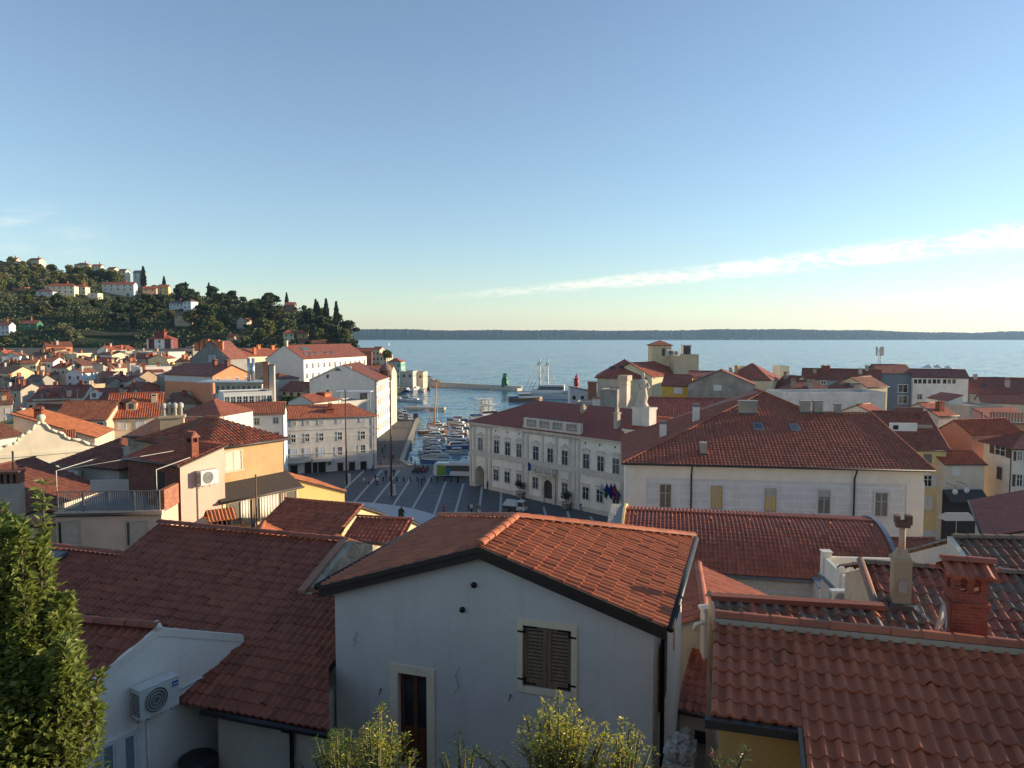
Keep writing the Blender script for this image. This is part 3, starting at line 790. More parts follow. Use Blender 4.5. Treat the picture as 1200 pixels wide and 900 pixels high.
 for s_, z in ((4.42, 22.05), (6.02, 21.98), (1.2, 21.7)):
  v = MB(); v.tube([(s_, 0, z - zb), (s_ + .02, -.06, z - zb - .02), (s_ - .01, -.07, z - zb - .12)], .015, 0, 6); v.build('shutter_stop', iron_gap_shade, r)
 for pts in ([(.55, -.015, 23.0), (.62, -.03, 22.95), (.5, -.02, 22.8), (.58, -.02, 22.72), (.48, -.02, 22.66)], [(3.2, -.02, 22.5), (3.12, -.04, 22.3), (3.2, -.02, 22.05), (3.1, -.03, 21.9)]):
  v = MB(); v.tube([(p[0], p[1], p[2] - zb) for p in pts], .005, 0, 5); v.build('cable', iron_gap_shade, r)
 ov, of = .30, .22; k = RI / (L / 2); ze = ZE - ov * k + .12; zr = ZE + RI + .12
 hy = 2.45
 m = MB()
 a, b = (L / 2, -of, zr), (L / 2, hy, zr)
 FL, FR, BL, BR = (-ov, -of, ze), (L + ov, -of, ze), (-ov, Dp + ov, ze), (L + ov, Dp + ov, ze)
 slope(m, FR, BR, a, b, tw=.21, tl=.34, ns=6, amp=.042, step=.02)
 slope(m, BL, FL, b, a, tw=.21, tl=.34, ns=6, amp=.042, step=.02, uvo=400)
 slope(m, BR, BL, b, b, tw=.21, tl=.34, ns=4, amp=.042, step=.02, uvo=800)
 caps(m, (a[0], a[1], a[2] + .03), (b[0], b[1], b[2] + .03), .12, .38)
 caps(m, (BR[0], BR[1], BR[2] + .06), (b[0], b[1], b[2] + .05), .11, .38); caps(m, (BL[0], BL[1], BL[2] + .05), (b[0], b[1], b[2] + .05), .11, .38)
 ro = m.build('roof', tiles((.30, .095, .047), .36), r)
 f = MB(); h = .26
 ex, ez = L + ov, ze
 for sx, P in ((0, FL), (1, FR)):
  f.extr([(P[0], -of, P[2] - .02), (L / 2, -of, zr - .02), (L / 2, -of, zr - .02 - h), (P[0], -of, P[2] - .02 - h)], (0, .05, 0), 0)
  f.extr([(P[0], -of - .05, P[2] + .01), (L / 2, -of - .05, zr + .01), (L / 2, -of - .05, zr - .1), (P[0], -of - .05, P[2] - .1)], (0, .05, 0), 0)
  f.extr([(P[0], -of + .05, P[2] - .05), (L / 2, -of + .05, zr - .05), (L / 2, -of + .05, zr - .12), (P[0], -of + .05, P[2] - .12)], (0, of + .0, 0), 0)
 f.bx(L, L + ov, 0, Dp, ze - .12, ze - .04, 0); f.bx(-ov, 0, 0, Dp, ze - .12, ze - .04, 0)
 f.build('fascia', paint((.045, .030, .022), .55, name='fascia_paint'), ro)
 gm = paint((.025, .024, .024), .45, .3, name='gutter_metal')
 for x in (L + ov + .07, -ov - .07): g = MB(); g.tube([(x, -of, ze - .02), (x, Dp + ov, ze - .02)], .075, 0, 10); g.build('gutter', gm, ro)
 g = MB(); g.tube([(L + ov + .05, .9, ze - .05), (L + .1, .9, ze - .5), (L + .1, .9, 0)], .05, 0, 8); g.build('downpipe', gm, r)
 for y in (1.0, 1.6):
  s = MB(); s.bx(L, L + .07, y, y + .5, ZE - 2.4, ZE - .9); s.build('shutter', wdm, r)
 g = MB(); g.bx(L, L + .05, 4.2, 4.9, ZE - 2.3, ZE - .9); g.build('window', trim, r)
front_house()
# ------------------------------------------------------------------ long dark roof on the left with the L-shaped slope
O2 = W(403, 637, 23.7)
def dark_roof_house():
 ang = R(-18); k = .37; zb = 17.5
 r = thing('tiled_house', 'long house with dark brick-red tile roof and stone gable beside the large gabled house', 'house', (O2.x, O2.y, zb), ang)
 H = O2.z - zb
 def Z(y): return H + k * y if y < 0 else H - k * y           # y<0 towards the camera
 xl, xr = -7.0, 2.24
 y1, y2 = -4.0, -6.05
 w = MB()
 w.bx(xl + .2, -.15, -3.85, 3.6, 0, H - k * 3.9, 0)
 w.bx(.0, xr, y2 + .35, -2.4, 0, H + k * (y2 + .35) - .15, 0); w.prism([(xr, y2 + .352), (2.9, y2 + .352), (xr, -4.7)], 0, H + k * (y2 + .35) - .16)
 w.build('wall', plaster((.56, .52, .44), .6), r)
 m = MB()
 slope(m, (xl, y1, Z(y1) + .06), (0, y1, Z(y1) + .06), (xl, 0, Z(0) + .06), (0, 0, Z(0) + .06), tw=.205, tl=.31, amp=.04, ns=6, step=.022)
 ym = y2 + .31 * 5
 slope(m, (.02, y2, Z(y2) + .055), (3.2, y2, Z(y2) + .055), (.02, ym, Z(ym) + .055), (xr, ym, Z(ym) + .055), tw=.205, tl=.31, amp=.04, ns=6, step=.022, uvo=1600)
 slope(m, (.02, ym, Z(ym) + .055), (xr, ym, Z(ym) + .055), (.02, -2.2, Z(-2.2) + .055), (xr, -2.2, Z(-2.2) + .055), tw=.205, tl=.31, amp=.04, ns=6, step=.022, uvo=400)
 slope(m, (0, 4.0, Z(4) + .06), (xl, 4.0, Z(4) + .06), (0, 0, Z(0) + .06), (xl, 0, Z(0) + .06), tw=.205, tl=.31, amp=.04, ns=0, uvo=800)
 slope(m, (-2.6, y2, Z(y2) + .05), (.02, y2, Z(y2) + .05), (-2.6, y1 + .1, Z(y1 + .1) + .05), (.02, y1 + .1, Z(y1 + .1) + .05), tw=.205, tl=.31, amp=.04, ns=6, step=.022, uvo=1200)
 caps(m, (xl, 0, Z(0) + .1), (0, 0, Z(0) + .1), .12, .4); caps(m, (.05, -2.15, Z(-2.15) + .07), (xr, -2.15, Z(-2.15) + .07), .1, .3)
 ro = m.build('roof', tiles((.21, .068, .042), .42), r)
 b = MB()
 b.extr([(xl, y1, Z(y1) - .02), (xl, 0, H - .02), (0, 0, H - .02), (0, y1, Z(y1) - .02)], (0, 0, -.1), 0)
 b.extr([(.0, y2, Z(y2) - .02), (.0, -2.2, Z(-2.2) - .02), (xr, -2.2, Z(-2.2) - .02), (xr, y2, Z(y2) - .02)], (0, 0, -.12), 0)
 b.extr([(xr, y2, Z(y2) - .03), (3.18, y2, Z(y2) - .03), (xr, -4.5, Z(-4.5) - .03)], (0, 0, -.12), 0)
 b.build('roof_board', paint((.04, .03, .025), .7, name='fascia_paint'), ro)
 g = MB(); g.tube([(-.1, y2 - .07, Z(y2) - .03), (3.2, y2 - .07, Z(y2) - .03)], .07, 0, 8); g.build('gutter', paint((.02, .02, .02), .5), ro)
 g = MB(); g.tube([(2.05, y2 - .05, Z(y2) - .1), (2.05, y2 + .28, Z(y2) - .35), (2.05, y2 + .28, 0)], .05, 0, 8); g.build('downpipe', paint((.02, .02, .02), .5), r)
 s = MB()
 pts = [(0, 4.2), (0, 0), (0, -2.25)]
 s.extr([(-.02, 4.0, Z(4.0) - 1.5), (-.02, 4.0, Z(4.0) + .08), (-.02, 0, H + .12), (-.02, -2.3, Z(-2.3) + .10), (-.02, -2.3, Z(-2.3) - 2.5)], (.38, 0, 0), 0)
 s.build('stone_gable', stone((.45, .39, .29), .5), r)
 c = MB(); c.extr([(-.06, 0, H + .1), (-.06, -2.35, Z(-2.35) + .1), (-.06, -2.35, Z(-2.35) + .2), (-.06, 0, H + .2)], (.22, 0, 0), 0); c.build('coping', plaster((.35, .20, .14), .5), r)
 f = MB(); f.extr([(xl + .4, y1 + .05, Z(y1) - .02), (-1.6, y1 + .05, Z(y1) - .02), (-1.6, y1 - .75, Z(y1) - .10), (xl + .4, y1 - .75, Z(y1) - .10)], (0, 0, -.08), 0)
 f.build('flashing', paint((.16, .165, .17), .45, .7, name='lead_sheet'), r)
 l = thing('tiled_house', 'low annexe with dark tiles and a small roof window behind the laurel', 'house', (O2.x, O2.y, zb), ang)
 H2 = H - .75; yb = -1.1
 def Z2(y): return H2 + k * (y - yb)
 m = MB(); slope(m, (-15, -4.6, Z2(-4.6)), (xl + .1, -4.6, Z2(-4.6)), (-15, yb, H2), (xl + .1, yb, H2), tw=.205, tl=.31, amp=.04, ns=6)
 slope(m, (xl, 2, H2 - k * 3.1), (-15, 2, H2 - k * 3.1), (xl, yb, H2), (-15, yb, H2), ns=0)
 caps(m, (-15, yb, H2 + .05), (xl, yb, H2 + .05), .11, .36)
 ro = m.build('roof', tiles((.21, .068, .042), .42), l)
 s_ = MB(); x, y = -9.7, -1.75
 def P(a, b_, n): return (x + a, y + b_, Z2(y + b_) + n)
 cor = [(-.28, -.38), (.28, -.38), (.28, .38), (-.28, .38)]
 s_.hexa([P(a, b_, -.1) for a, b_ in cor] + [P(a, b_, .14) for a, b_ in cor], 0); s_.hexa([P(a * .78, b_ * .8, .1) for a, b_ in cor] + [P(a * .78, b_ * .8, .15) for a, b_ in cor], 1)
 s_.build('skylight', [paint((.10, .10, .105), .4, .3), glass()], ro)
 w = MB(); w.bx(-14.8, xl - .05, -4.4, 1.8, 0, Z2(-4.4) - .1, 0); w.build('wall', plaster((.6, .56, .48), .5), l)
dark_roof_house()
def ac_house():
 B3 = W(283, 748, 22.35); wd = Vector((.53, .85, 0)).normalized(); ang = math.atan2(wd.y, wd.x)
 k = .42; tp = 2.23; zp = 23.28; zb = 18.0
 o = B3 - wd * 5.0                     # local x runs along the gable wall, away from the camera; y to the left-back
 r = thing('white_house', 'small white house with a gable wall carrying an air conditioner, beside the laurel', 'house', (o.x, o.y, zb), ang)
 xp = 5.0 - tp; H = zp - zb
 def Z(x): return H - k * abs(x - xp)
 w = MB()
 xe = -.6; xb = 5.05
 w.poly([(xe, 0, 0), (xb, 0, 0), (xb, 0, Z(xb)), (xp, 0, H), (xe, 0, Z(xe))])
 w.poly([(xe - 3.4, 9, 0), (xe, 0, 0), (xe, 0, Z(xe)), (xe - 3.4, 9, Z(xe))]); w.poly([(xb, 0, 0), (xb - 3.4, 9, 0), (xb - 3.4, 9, Z(xb)), (xb, 0, Z(xb))])
 w.poly([(xb - 3.4, 9, 0), (xe - 3.4, 9, 0), (xe - 3.4, 9, Z(xe)), (xp - 3.4, 9, H), (xb - 3.4, 9, Z(xb))])
 w.build('wall', plaster((.72, .70, .66), .22), r)
 m = MB()
 q = -3.4
 slope(m, (xe - .3 + q, 9, Z(xe - .3) + .08), (xe - .3, .06, Z(xe - .3) + .08), (xp + q, 9, H + .08), (xp, .06, H + .08), tw=.215, tl=.33, amp=.045, ns=6)
 slope(m, (xb, .1, Z(xb) + .05), (xb + q, 9, Z(xb) + .05), (xp, .1, H + .08), (xp + q, 9, H + .08), tw=.215, tl=.33, amp=.045, ns=6, uvo=500)
 caps(m, (xp, 0, H + .12), (xp + q, 9, H + .12), .13, .4)
 m.build('roof', tiles((.22, .07, .042), .4), r)
 c = MB()
 c.extr([(xe - .3, -.025, Z(xe - .3) - .08), (xp, -.025, H - .08), (xb, -.025, Z(xb) - .08), (xb, -.02, Z(xb) + .10), (xp, -.02, H + .11), (xe - .3, -.02, Z(xe - .3) + .10)], (0, .1, 0), 0)
 c.build('verge', plaster((.66, .63, .58), .3), r)
 c = MB(); c.tube([(xp, -.03, H + .06), (xp, .12, H + .2)], .09, 0, 8); c.build('ridge_end', plaster((.66, .63, .58), .3), r)
 f = ((0, 0, H), (1, 0, 0), (0, -1, 0))
 s0, z1 = on_wall(112, 868, (o.x, o.y), (wd.x, wd.y)); s1, z2 = on_wall(162, 846, (o.x, o.y), (wd.x, wd.y))
 wm = paint((.72, .72, .70), .5, name='white_frame')
 wi = MB(); x0, x1, zt = s0, s1, z2 - zb - .12; zbm = zt - 1.35
 wi.bx(x0, x1, -.06, 0, zt - .09, zt, 0); wi.bx(x0, x0 + .09, -.06, 0, zbm, zt - .09, 0); wi.bx(x1 - .09, x1, -.06, 0, zbm, zt - .09, 0)
 cx = (x0 + x1) / 2; wi.bx(cx - .09, cx + .09, -.06, 0, zbm, zt - .09, 0); wi.bx(x0, x1, -.07, 0, zbm - .08, zbm, 0)
 for a, b in ((x0 + .09, cx - .09), (cx + .09, x1 - .09)): wi.bx(a, a + .05, -.045, 0, zbm, zt - .09, 0); wi.bx(b - .05, b, -.045, 0, zbm, zt - .09, 0)
 wo = wi.build('window', wm, r)
 g = MB(); g.bx(x0 + .09, cx - .09, -.02, .02, zbm, zt - .09); g.bx(cx + .09, x1 - .09, -.02, .02, zbm, zt - .09)
 t = NT('blind_glass'); g.build('pane', t.base((.22, .27, .28), .15, .5), wo)
 p = MB(); s_, z_ = on_wall(172, 845, (o.x, o.y), (wd.x, wd.y)); p.tube([(s_, -.03, z_ - zb), (s_, -.03, z_ - zb - 2)], .035, 0, 8); p.build('downpipe', wm, r)
 s_, z_ = on_wall(175, 829, (o.x, o.y), (wd.x, wd.y))
 L = local((o.x, o.y), ang); P = L(s_, -.42, z_)
 ac = ac_unit('large white air conditioner on the white gable wall near the laurel', P, ang, .92)
 st = MB(); st.bx(.30, .44, -.018, -.004, .47, .58, 0); st.build('sticker', paint((.03, .12, .36), .4, name='sticker_blue'), ac)
 st = MB(); st.bx(.31, .43, -.024, -.018, .51, .53, 0); st.build('sticker_text', paint((.7, .72, .75), .5), ac)
 p = MB(); p.tube([(s_ + .5, -.03, z_ - zb + .1), (s_ + 1.3, -.03, z_ - zb + .18), (s_ + 1.42, -.04, z_ - zb + .12), (s_ + 1.5, -.04, z_ - zb - .3)], .025, 0, 8); p.build('coolant_pipe', wm, r)
 q = W(232, 888, 20.2)
 wb = MB(); wb.lathe([(.38, -1.6), (.42, -.1), (.44, -.02), (.40, .02), (.1, .06), (.02, .06)], mat=0, seg=20)
 tag(wb.build('water_butt', paint((.03, .032, .034), .6), None, q), 'dark round water butt at the foot of the white wall', 'water butt')
ac_house()
# ------------------------------------------------------------------ right foreground roof
def right_roof():
 ang = R(-16); O = W(838, 727, 25.42); zb = 18.0; k = .345; H = O.z - zb
 r = thing('tiled_house', 'ochre-walled house with large red barrel-tile roof in the lower corner', 'house', (O.x, O.y, zb), ang)
 def Z(y): return H + k * y
 x1, xr = 1.16, 9.0
 m = MB()
 slope(m, (-.02, -1.85, Z(-1.85)), (x1, -1.85, Z(-1.85)), (-.02, 0, H), (x1, 0, H), tw=.19, tl=.30, amp=.05, ns=6, step=.025)
 slope(m, (x1, -6.0, Z(-6)), (xr, -6.0, Z(-6)), (x1, 0, H), (xr, 0, H), tw=.19, tl=.30, amp=.05, ns=6, step=.025, uvo=300)
 slope(m, (xr, 1.2, H - k * 1.2 - .05), (0, 1.2, H - k * 1.2 - .05), (xr, 0, H), (0, 0, H), tw=.19, tl=.30, amp=.05, ns=4, step=.025, uvo=800)
 for a, b in ((0, 9.0),):
  caps(m, (a, 0, H + .07), (b, 0, H + .07), .105, .42)
 ro = m.build('roof', tiles((.275, .085, .046), .38), r)
 b = MB()
 b.extr([(.0, -1.8, Z(-1.8) - .06), (x1, -1.8, Z(-1.8) - .06), (x1, 1.2, Z(-1.2) - .06), (0, 1.2, Z(-1.2) - .06)][:2] + [(x1, 0, H - .06), (0, 0, H - .06)], (0, 0, -.12), 0)
 b.extr([(x1 + .01, -6, Z(-6) - .06), (xr, -6, Z(-6) - .06), (xr, 0, H - .06), (x1 + .01, 0, H - .06)], (0, 0, -.12), 0)
 b.extr([(0, 1.2, H - k * 1.2 - .12), (0, 0, H - .08), (xr, 0, H - .08), (xr, 1.2, H - k * 1.2 - .12)], (0, 0, -.1), 0)
 b.build('roof_board', paint((.05, .03, .022), .7, name='fascia_paint'), ro)
 mo = MB(); mo.bx(0, 9, -.11, .11, H - .02, H + .075, 0); mo.build('mortar', plaster((.36, .31, .25), .5), ro)
 f = MB(); f.bx(-.1, x1 - .02, -1.98, -1.85, Z(-1.85) - .14, Z(-1.85) - .02, 0); f.build('gutter', paint((.03, .025, .022), .5), ro)
 f = MB(); f.extr([(x1 - .06, -1.9, Z(-1.9) - .1), (x1 - .06, -6, Z(-6) - .1), (x1 - .06, -6, Z(-6) + .03), (x1 - .06, -1.9, Z(-1.9) + .03)], (.05, 0, 0), 0); f.build('verge_board', paint((.14, .12, .10), .6), ro)
 w = MB(); w.bx(.08, x1 + .3, -1.6, 1.0, 0, Z(-1.6) - .18, 0); w.bx(x1 + .1, xr, -5.9, .9, 0, Z(-5.9) - .2, 0)
 w.poly([(x1 + .1, -1.6, 0), (x1 + .1, -5.9, 0), (x1 + .1, -5.9, Z(-5.9) - .2), (x1 + .1, -1.6, Z(-1.6) - .2)])
 w.poly([(.08, 1.0, 0), (.08, -1.6, 0), (.08, -1.6, Z(-1.6) - .19), (.08, 0, H - .2), (.08, 1.0, H - .6)])
 w.build('wall', plaster((.50, .32, .12), .25), r)
 L = local((O.x, O.y), ang)
 q = W(1121, 741, 25.45)
 d = thing('satellite_dish', 'pale satellite dish leaning beside the red brick chimney', 'satellite dish', (q.x - .12, q.y + .05, 25.42), 0)
 m = MB(); pr = [(.02, 0), (.12, .012), (.22, .04), (.30, .085)]
 m.lathe(pr + [(.31, .085), (.22, .03), (.12, 0), (.02, -.012)], mat=0, seg=24)
 o = m.build('reflector', paint((.45, .36, .30), .6), d); o.rotation_euler = Vector((-.80, .56, .2)).to_track_quat('Z', 'Y').to_euler(); o.location = (-.05, 0, .20)
 m = MB(); m.tube([(-.02, 0, .0), (-.38, .12, .30)], .016, 0, 6); m.tube([(-.36, .11, .28), (-.42, .14, .36)], .035, 0, 8); m.build('feed_arm', paint((.5, .48, .45), .4, .5), d)
 m = MB(); m.tube([(0, .05, -.3), (0, .05, .3)], .025, 0, 8); m.build('mast', paint((.3, .3, .3), .4, .5), d)
 q = W(1142, 741, 25.4)
 c = thing('brick_chimney', 'red brick chimney with small tiled cap beside the satellite dish', 'chimney', (q.x, q.y + .25, 25.0), ang)
 br = brick((.36, .085, .05), (.24, .12, .09), .72)
 m = MB(); m.bx(-.25, .25, -.22, .22, -1.0, 1.02, 0); m.bx(-.285, .285, -.255, .255, .80, .85, 0); m.bx(-.27, .27, -.24, .24, .75, .798, 0)
 for sx in (-1, 1):
  for sy in (-1, 1): m.bx(sx * .25 - sx * .11, sx * .25, sy * .22 - sy * .11, sy * .22, 1.02, 1.24, 0)
 m.bx(-.05, .05, -.22, -.11, 1.02, 1.24, 0); m.bx(-.05, .05, .11, .22, 1.02, 1.24, 0); m.bx(-.25, .25, -.215, .215, 1.24, 1.29, 0)
 m.build('stack', br, c)
 m = MB(); slope(m, (-.36, -.34, 1.28), (.36, -.34, 1.28), (-.36, 0, 1.43), (.36, 0, 1.43), tw=.18, tl=.36, amp=.04, ns=6); slope(m, (.36, .34, 1.28), (-.36, .34, 1.28), (.36, 0, 1.43), (-.36, 0, 1.43), tw=.18, tl=.36, amp=.04, ns=6, uvo=40)
 caps(m, (-.38, 0, 1.44), (.38, 0, 1.44), .085, .36); m.bx(-.33, .33, -.31, .31, 1.26, 1.285, 0)
 m.build('cap', tiles((.27, .08, .05), .35), c)
right_roof()
# ================================================================== ROOFS BETWEEN THE FRONT HOUSES (right of the gabled house)
def vault_house():
 z = 19.0
 A, B = W(733, 598, z), W(1024, 611.5, z); d = B - A; L = d.length; ang = math.atan2(d.y, d.x)
 zb = 8.0
 r = thing('vaulted_house', 'long house with barrel-shaped tile roof and curved stone end, in front of the white courthouse', 'house', (A.x, A.y, zb), ang)
 H = z - zb; half, drop = 5.6, 1.95
 Rr = (half * half + drop * drop) / (2 * drop); th_max = math.asin(half / Rr); arc = Rr * th_max
 def surf(Aa, b, h):
  th = th_max - np.asarray(b) / Rr
  y = -(Rr + h) * np.sin(th); zz = H - Rr + (Rr + h) * np.cos(th)
  return np.stack([np.asarray(Aa) + 0 * y, y, zz], 1)
 m = MB()
 slope(m, (0, 0, 0), (L, 0, 0), (0, arc, 0), (L, arc, 0), tw=.235, tl=.36, amp=.05, ns=6, step=.024, surf=surf)
 def surfb(Aa, b, h):
  th = th_max - np.asarray(b) / Rr
  y = (Rr + h) * np.sin(th); zz = H - Rr + (Rr + h) * np.cos(th)
  return np.stack([L - np.asarray(Aa) + 0 * y, y, zz], 1)
 slope(m, (0, 0, 0), (L, 0, 0), (0, arc, 0), (L, arc, 0), tw=.235, tl=.36, amp=.05, ns=4, surf=surfb, uvo=500)
 caps(m, (0, 0, H + .03), (L, 0, H + .03), .10, .4)
 rg = random.Random(3)
 for i in range(7):
  x = L * (.04 + i * .155); th = .12; mm = m
  m.lathe([(.08, 0), (.09, .1), (.05, .16), (.01, .18)], (x, -Rr * math.sin(th), H - Rr + Rr * math.cos(th) + .03), 0, 8)
 ro = m.build('roof', tiles((.26, .078, .048), .35), r)
 def arch(x0, x1, extra, mat, nm, zlow):
  n = 16; P = [(x0, -half - extra * .2, zlow), ]
  pts = []
  for i in range(n + 1):
   th = -th_max + 2 * th_max * i / n
   pts.append((x0, (Rr + extra) * math.sin(th), H - Rr + (Rr + extra) * math.cos(th)))
  poly = [(x0, -half, zlow)] + pts + [(x0, half, zlow)]
  b = MB(); b.extr(poly, (x1 - x0, 0, 0), 0); return b.build(nm, mat, r)
 arch(-.95, -.12, .16, stone((.40, .38, .33), .3), 'stone_end', 0)
 arch(-.12, .02, .22, plaster((.62, .50, .26), .3), 'end_coping', 4)
 arch(L, L + .22, .14, paint((.20, .22, .25), .5, .5, name='lead_sheet'), 'metal_end', 0)
 w = MB(); w.bx(0, L, -half + .35, half - .35, 0, H - drop - .05, 0)
 wo = w.build('wall', plaster((.58, .55, .50), .3), r)
 f = MB(); f.bx(0, L, -half - .15, -half + .36, H - drop - .16, H - drop - .04, 0); f.build('gutter', paint((.20, .22, .24), .5, .5, name='lead_sheet'), ro)
 s = MB()
 for k in range(4): s.bx(3, L, -half + .28, -half + .36, H - drop - .62 - k * .42, H - drop - .34 - k * .42, 0)
 s.build('cladding', paint((.60, .59, .56), .6), r)
 g = MB(); g.bx(L * .70, L * .81, -half - 1.6, -half + .36, H - drop - 2.2, H - drop + .05, 0); g.bx(L * .695, L * .815, -half - 1.65, -half + .3, H - drop + .05, H - drop + .12, 1)
 g.build('dormer_box', [plaster((.55, .52, .48), .3), paint((.20, .22, .24), .5, .5, name='lead_sheet')], r)
 for a, b_, q in ((.70, .90, 1.2), (.74, .93, .9)):
  t = MB(); pts = []
  for i in range(9):
   k = i / 8; x = L * (a + (b_ - a) * k); y = -1 - 4.2 * k; th = math.asin(min(1, -y / Rr))
   pts.append((x, y, H - Rr + Rr * math.cos(th) + .75 - q * .6 * math.sin(k * math.pi)))
  t.tube(pts, .014, 0, 5); t.build('wire', paint((.05, .05, .05), .5), r)
vault_house()
# white roof terrace with pillars beyond the ochre house
def white_terrace():
 A, B = W(963, 648, 19.6), W(1008, 690, 19.6); d = B - A; L = d.length; ang = math.atan2(d.y, d.x)
 zb = 10
 r = thing('roof_terrace', 'small white roof terrace with square pillars and solid parapet by the vaulted roof', 'terrace', (A.x, A.y, zb), ang)
 H = 19.6 - zb
 wm = plaster((.66, .63, .58), .3)
 w = MB(); w.bx(0, L, 0, 3.2, 0, H - 1.0, 0); w.build('wall', plaster((.50, .46, .40), .5), r)
 p = MB(); p.bx(.05, L, .02, .2, H - 1.0, H - .12, 0); p.bx(L - .2, L, .2, 3.2, H - 1.0, H - .12, 0); p.bx(.05, .25, .2, 3.2, H - 1, H - .12, 0); p.build('parapet', wm, r)
 for k in (0, .5, 1):
  q = MB(); x = k * (L - .4); q.bx(x, x + .4, -.06, .34, H - 1.0, H + .12, 0); q.bx(x - .04, x + .44, -.1, .38, H + .12, H + .18, 0); q.build('pillar', wm, r)
 f = MB(); f.bx(-.1, L + .1, -.12, 0, H - 1.12, H - 1.0, 0); f.build('flashing', paint((.20, .24, .28), .5, .5, name='lead_sheet'), r)
 Lc = local((A.x, A.y), ang)
 ac_unit('white air conditioner at the end of the white roof terrace', Lc(L - .2, -.6, 18.75), ang + R(95), .9)
white_terrace()
# old weathered roof with the plaster chimney
def old_roof():
 ang = R(-14); O = W(1011, 661, 24.0); zb = 14; k = .33; H = O.z - zb
 r = thing('tiled_house', 'house with weathered lichen-grey barrel tiles under the slim plaster chimney', 'house', (O.x, O.y, zb), ang)
 m = MB()
 slope(m, (-.1, -5.4, H - 5.4 * k), (6.5, -5.4, H - 5.4 * k), (-.1, 0, H), (6.5, 0, H), tw=.25, tl=.38, amp=.062, ns=6, step=.028, jit=.012)
 slope(m, (6.5, 3, H - 3 * k), (-.1, 3, H - 3 * k), (6.5, 0, H), (-.1, 0, H), tw=.25, tl=.38, amp=.062, ns=4, uvo=300)
 caps(m, (-.1, 0, H + .03), (6.5, 0, H + .03), .11, .4)
 m.tube([(-.05, .05, H + .1), (-.05, -5.4, H - 5.4 * k + .1)], .1, 0, 6)
 ro = m.build('roof', tiles((.26, .085, .055), .7, .62), r)
 w = MB(); w.poly([(.1, -5.2, 0), (.1, 2.8, 0), (.1, 2.8, H - 1.1), (.1, 0, H - .1), (.1, -5.2, H - 5.2 * k - .1)][::-1]); w.bx(.1, 6.4, -5.1, 2.7, 0, H - 5.3 * k - .1, 0)
 w.build('wall', plaster((.5, .44, .34), .5), r)
 b = MB(); b.extr([(0, -5.3, H - 5.3 * k - .05), (6.5, -5.3, H - 5.3 * k - .05), (6.5, 0, H - .05), (0, 0, H - .05)], (0, 0, -.1), 0); b.build('roof_board', paint(FASCIA, .7), ro)
 y = -1.5; x = .55; zc = H + y * k
 c = MB(); c.bx(x - .2, x + .2, y - .18, y + .18, zc - .5, zc + 1.15, 0)
 P = [(x - .2, y - .18, zc + 1.15), (x + .2, y - .18, zc + 1.15), (x + .2, y + .18, zc + 1.15), (x - .2, y + .18, zc + 1.15), (x - .09, y - .08, zc + 1.38), (x + .09, y - .08, zc + 1.38), (x + .09, y + .08, zc + 1.38), (x - .09, y + .08, zc + 1.38)]
 c.hexa(P, 0); c.bx(x - .23, x + .23, y - .21, y + .21, zc + 1.08, zc + 1.15, 0); c.bx(x - .3, x + .3, y - .3, y - .18, zc - .1, zc + .06, 1)
 ch = c.build('chimney', [plaster((.34, .28, .20), .8), paint((.10, .095, .09), .6, .4, name='lead_sheet')], ro)
 p = MB(); p.tube([(x, y, zc + 1.3), (x, y, zc + 1.95)], .075, 0, 10); p.bx(x - .15, x + .15, y - .1, y + .1, zc + 1.9, zc + 2.06, 1); p.bx(x - .18, x - .08, y - .11, y + .11, zc + 2.0, zc + 2.18, 1); p.bx(x + .06, x + .19, y - .11, y + .11, zc + 1.97, zc + 2.2, 1)
 p.build('flue', [plaster((.40, .30, .21), .5), paint((.13, .07, .05), .8, name='clay')], ch)
 d = MB(); d.bx(x - .1, x + .1, y - .215, y - .19, zc + .35, zc + .65, 0); d.build('soot_door', paint((.33, .33, .34), .5, .4), ch)
 l = thing('tiled_house', 'low house with a strip of mixed old and red tiles beyond the ochre house ridge', 'house', (W(836, 702, 24.3).x, W(836, 702, 24.3).y, zb), R(-10))
 H2 = 24.3 - zb; m = MB(); Ls = 3.4
 slope(m, (0, -2.6, H2 - .75), (Ls, -2.6, H2 - .75), (0, 0, H2), (Ls, 0, H2), tw=.24, tl=.36, amp=.06, ns=6, step=.028, jit=.014)
 slope(m, (Ls, 2, H2 - .6), (0, 2, H2 - .6), (Ls, 0, H2), (0, 0, H2), tw=.24, tl=.36, amp=.06, ns=4, uvo=300)
 m.build('roof', tiles((.27, .09, .055), .8, .58), l)
 c = MB(); c.bx(-.05, Ls + .05, -.12, .12, H2 + .0, H2 + .11, 0); c.build('ridge_capping', paint((.25, .075, .045), .8, name='clay'), l)
 w = MB(); w.bx(.05, Ls, -2.4, 1.8, 0, H2 - .85, 0); w.poly([(.05, -2.4, 8), (.05, -2.4, H2 - .75), (.05, 0, H2 - .05), (.05, 1.8, H2 - .6), (.05, 1.8, 8)]); w.build('wall', plaster((.5, .44, .36), .4), l)
old_roof()
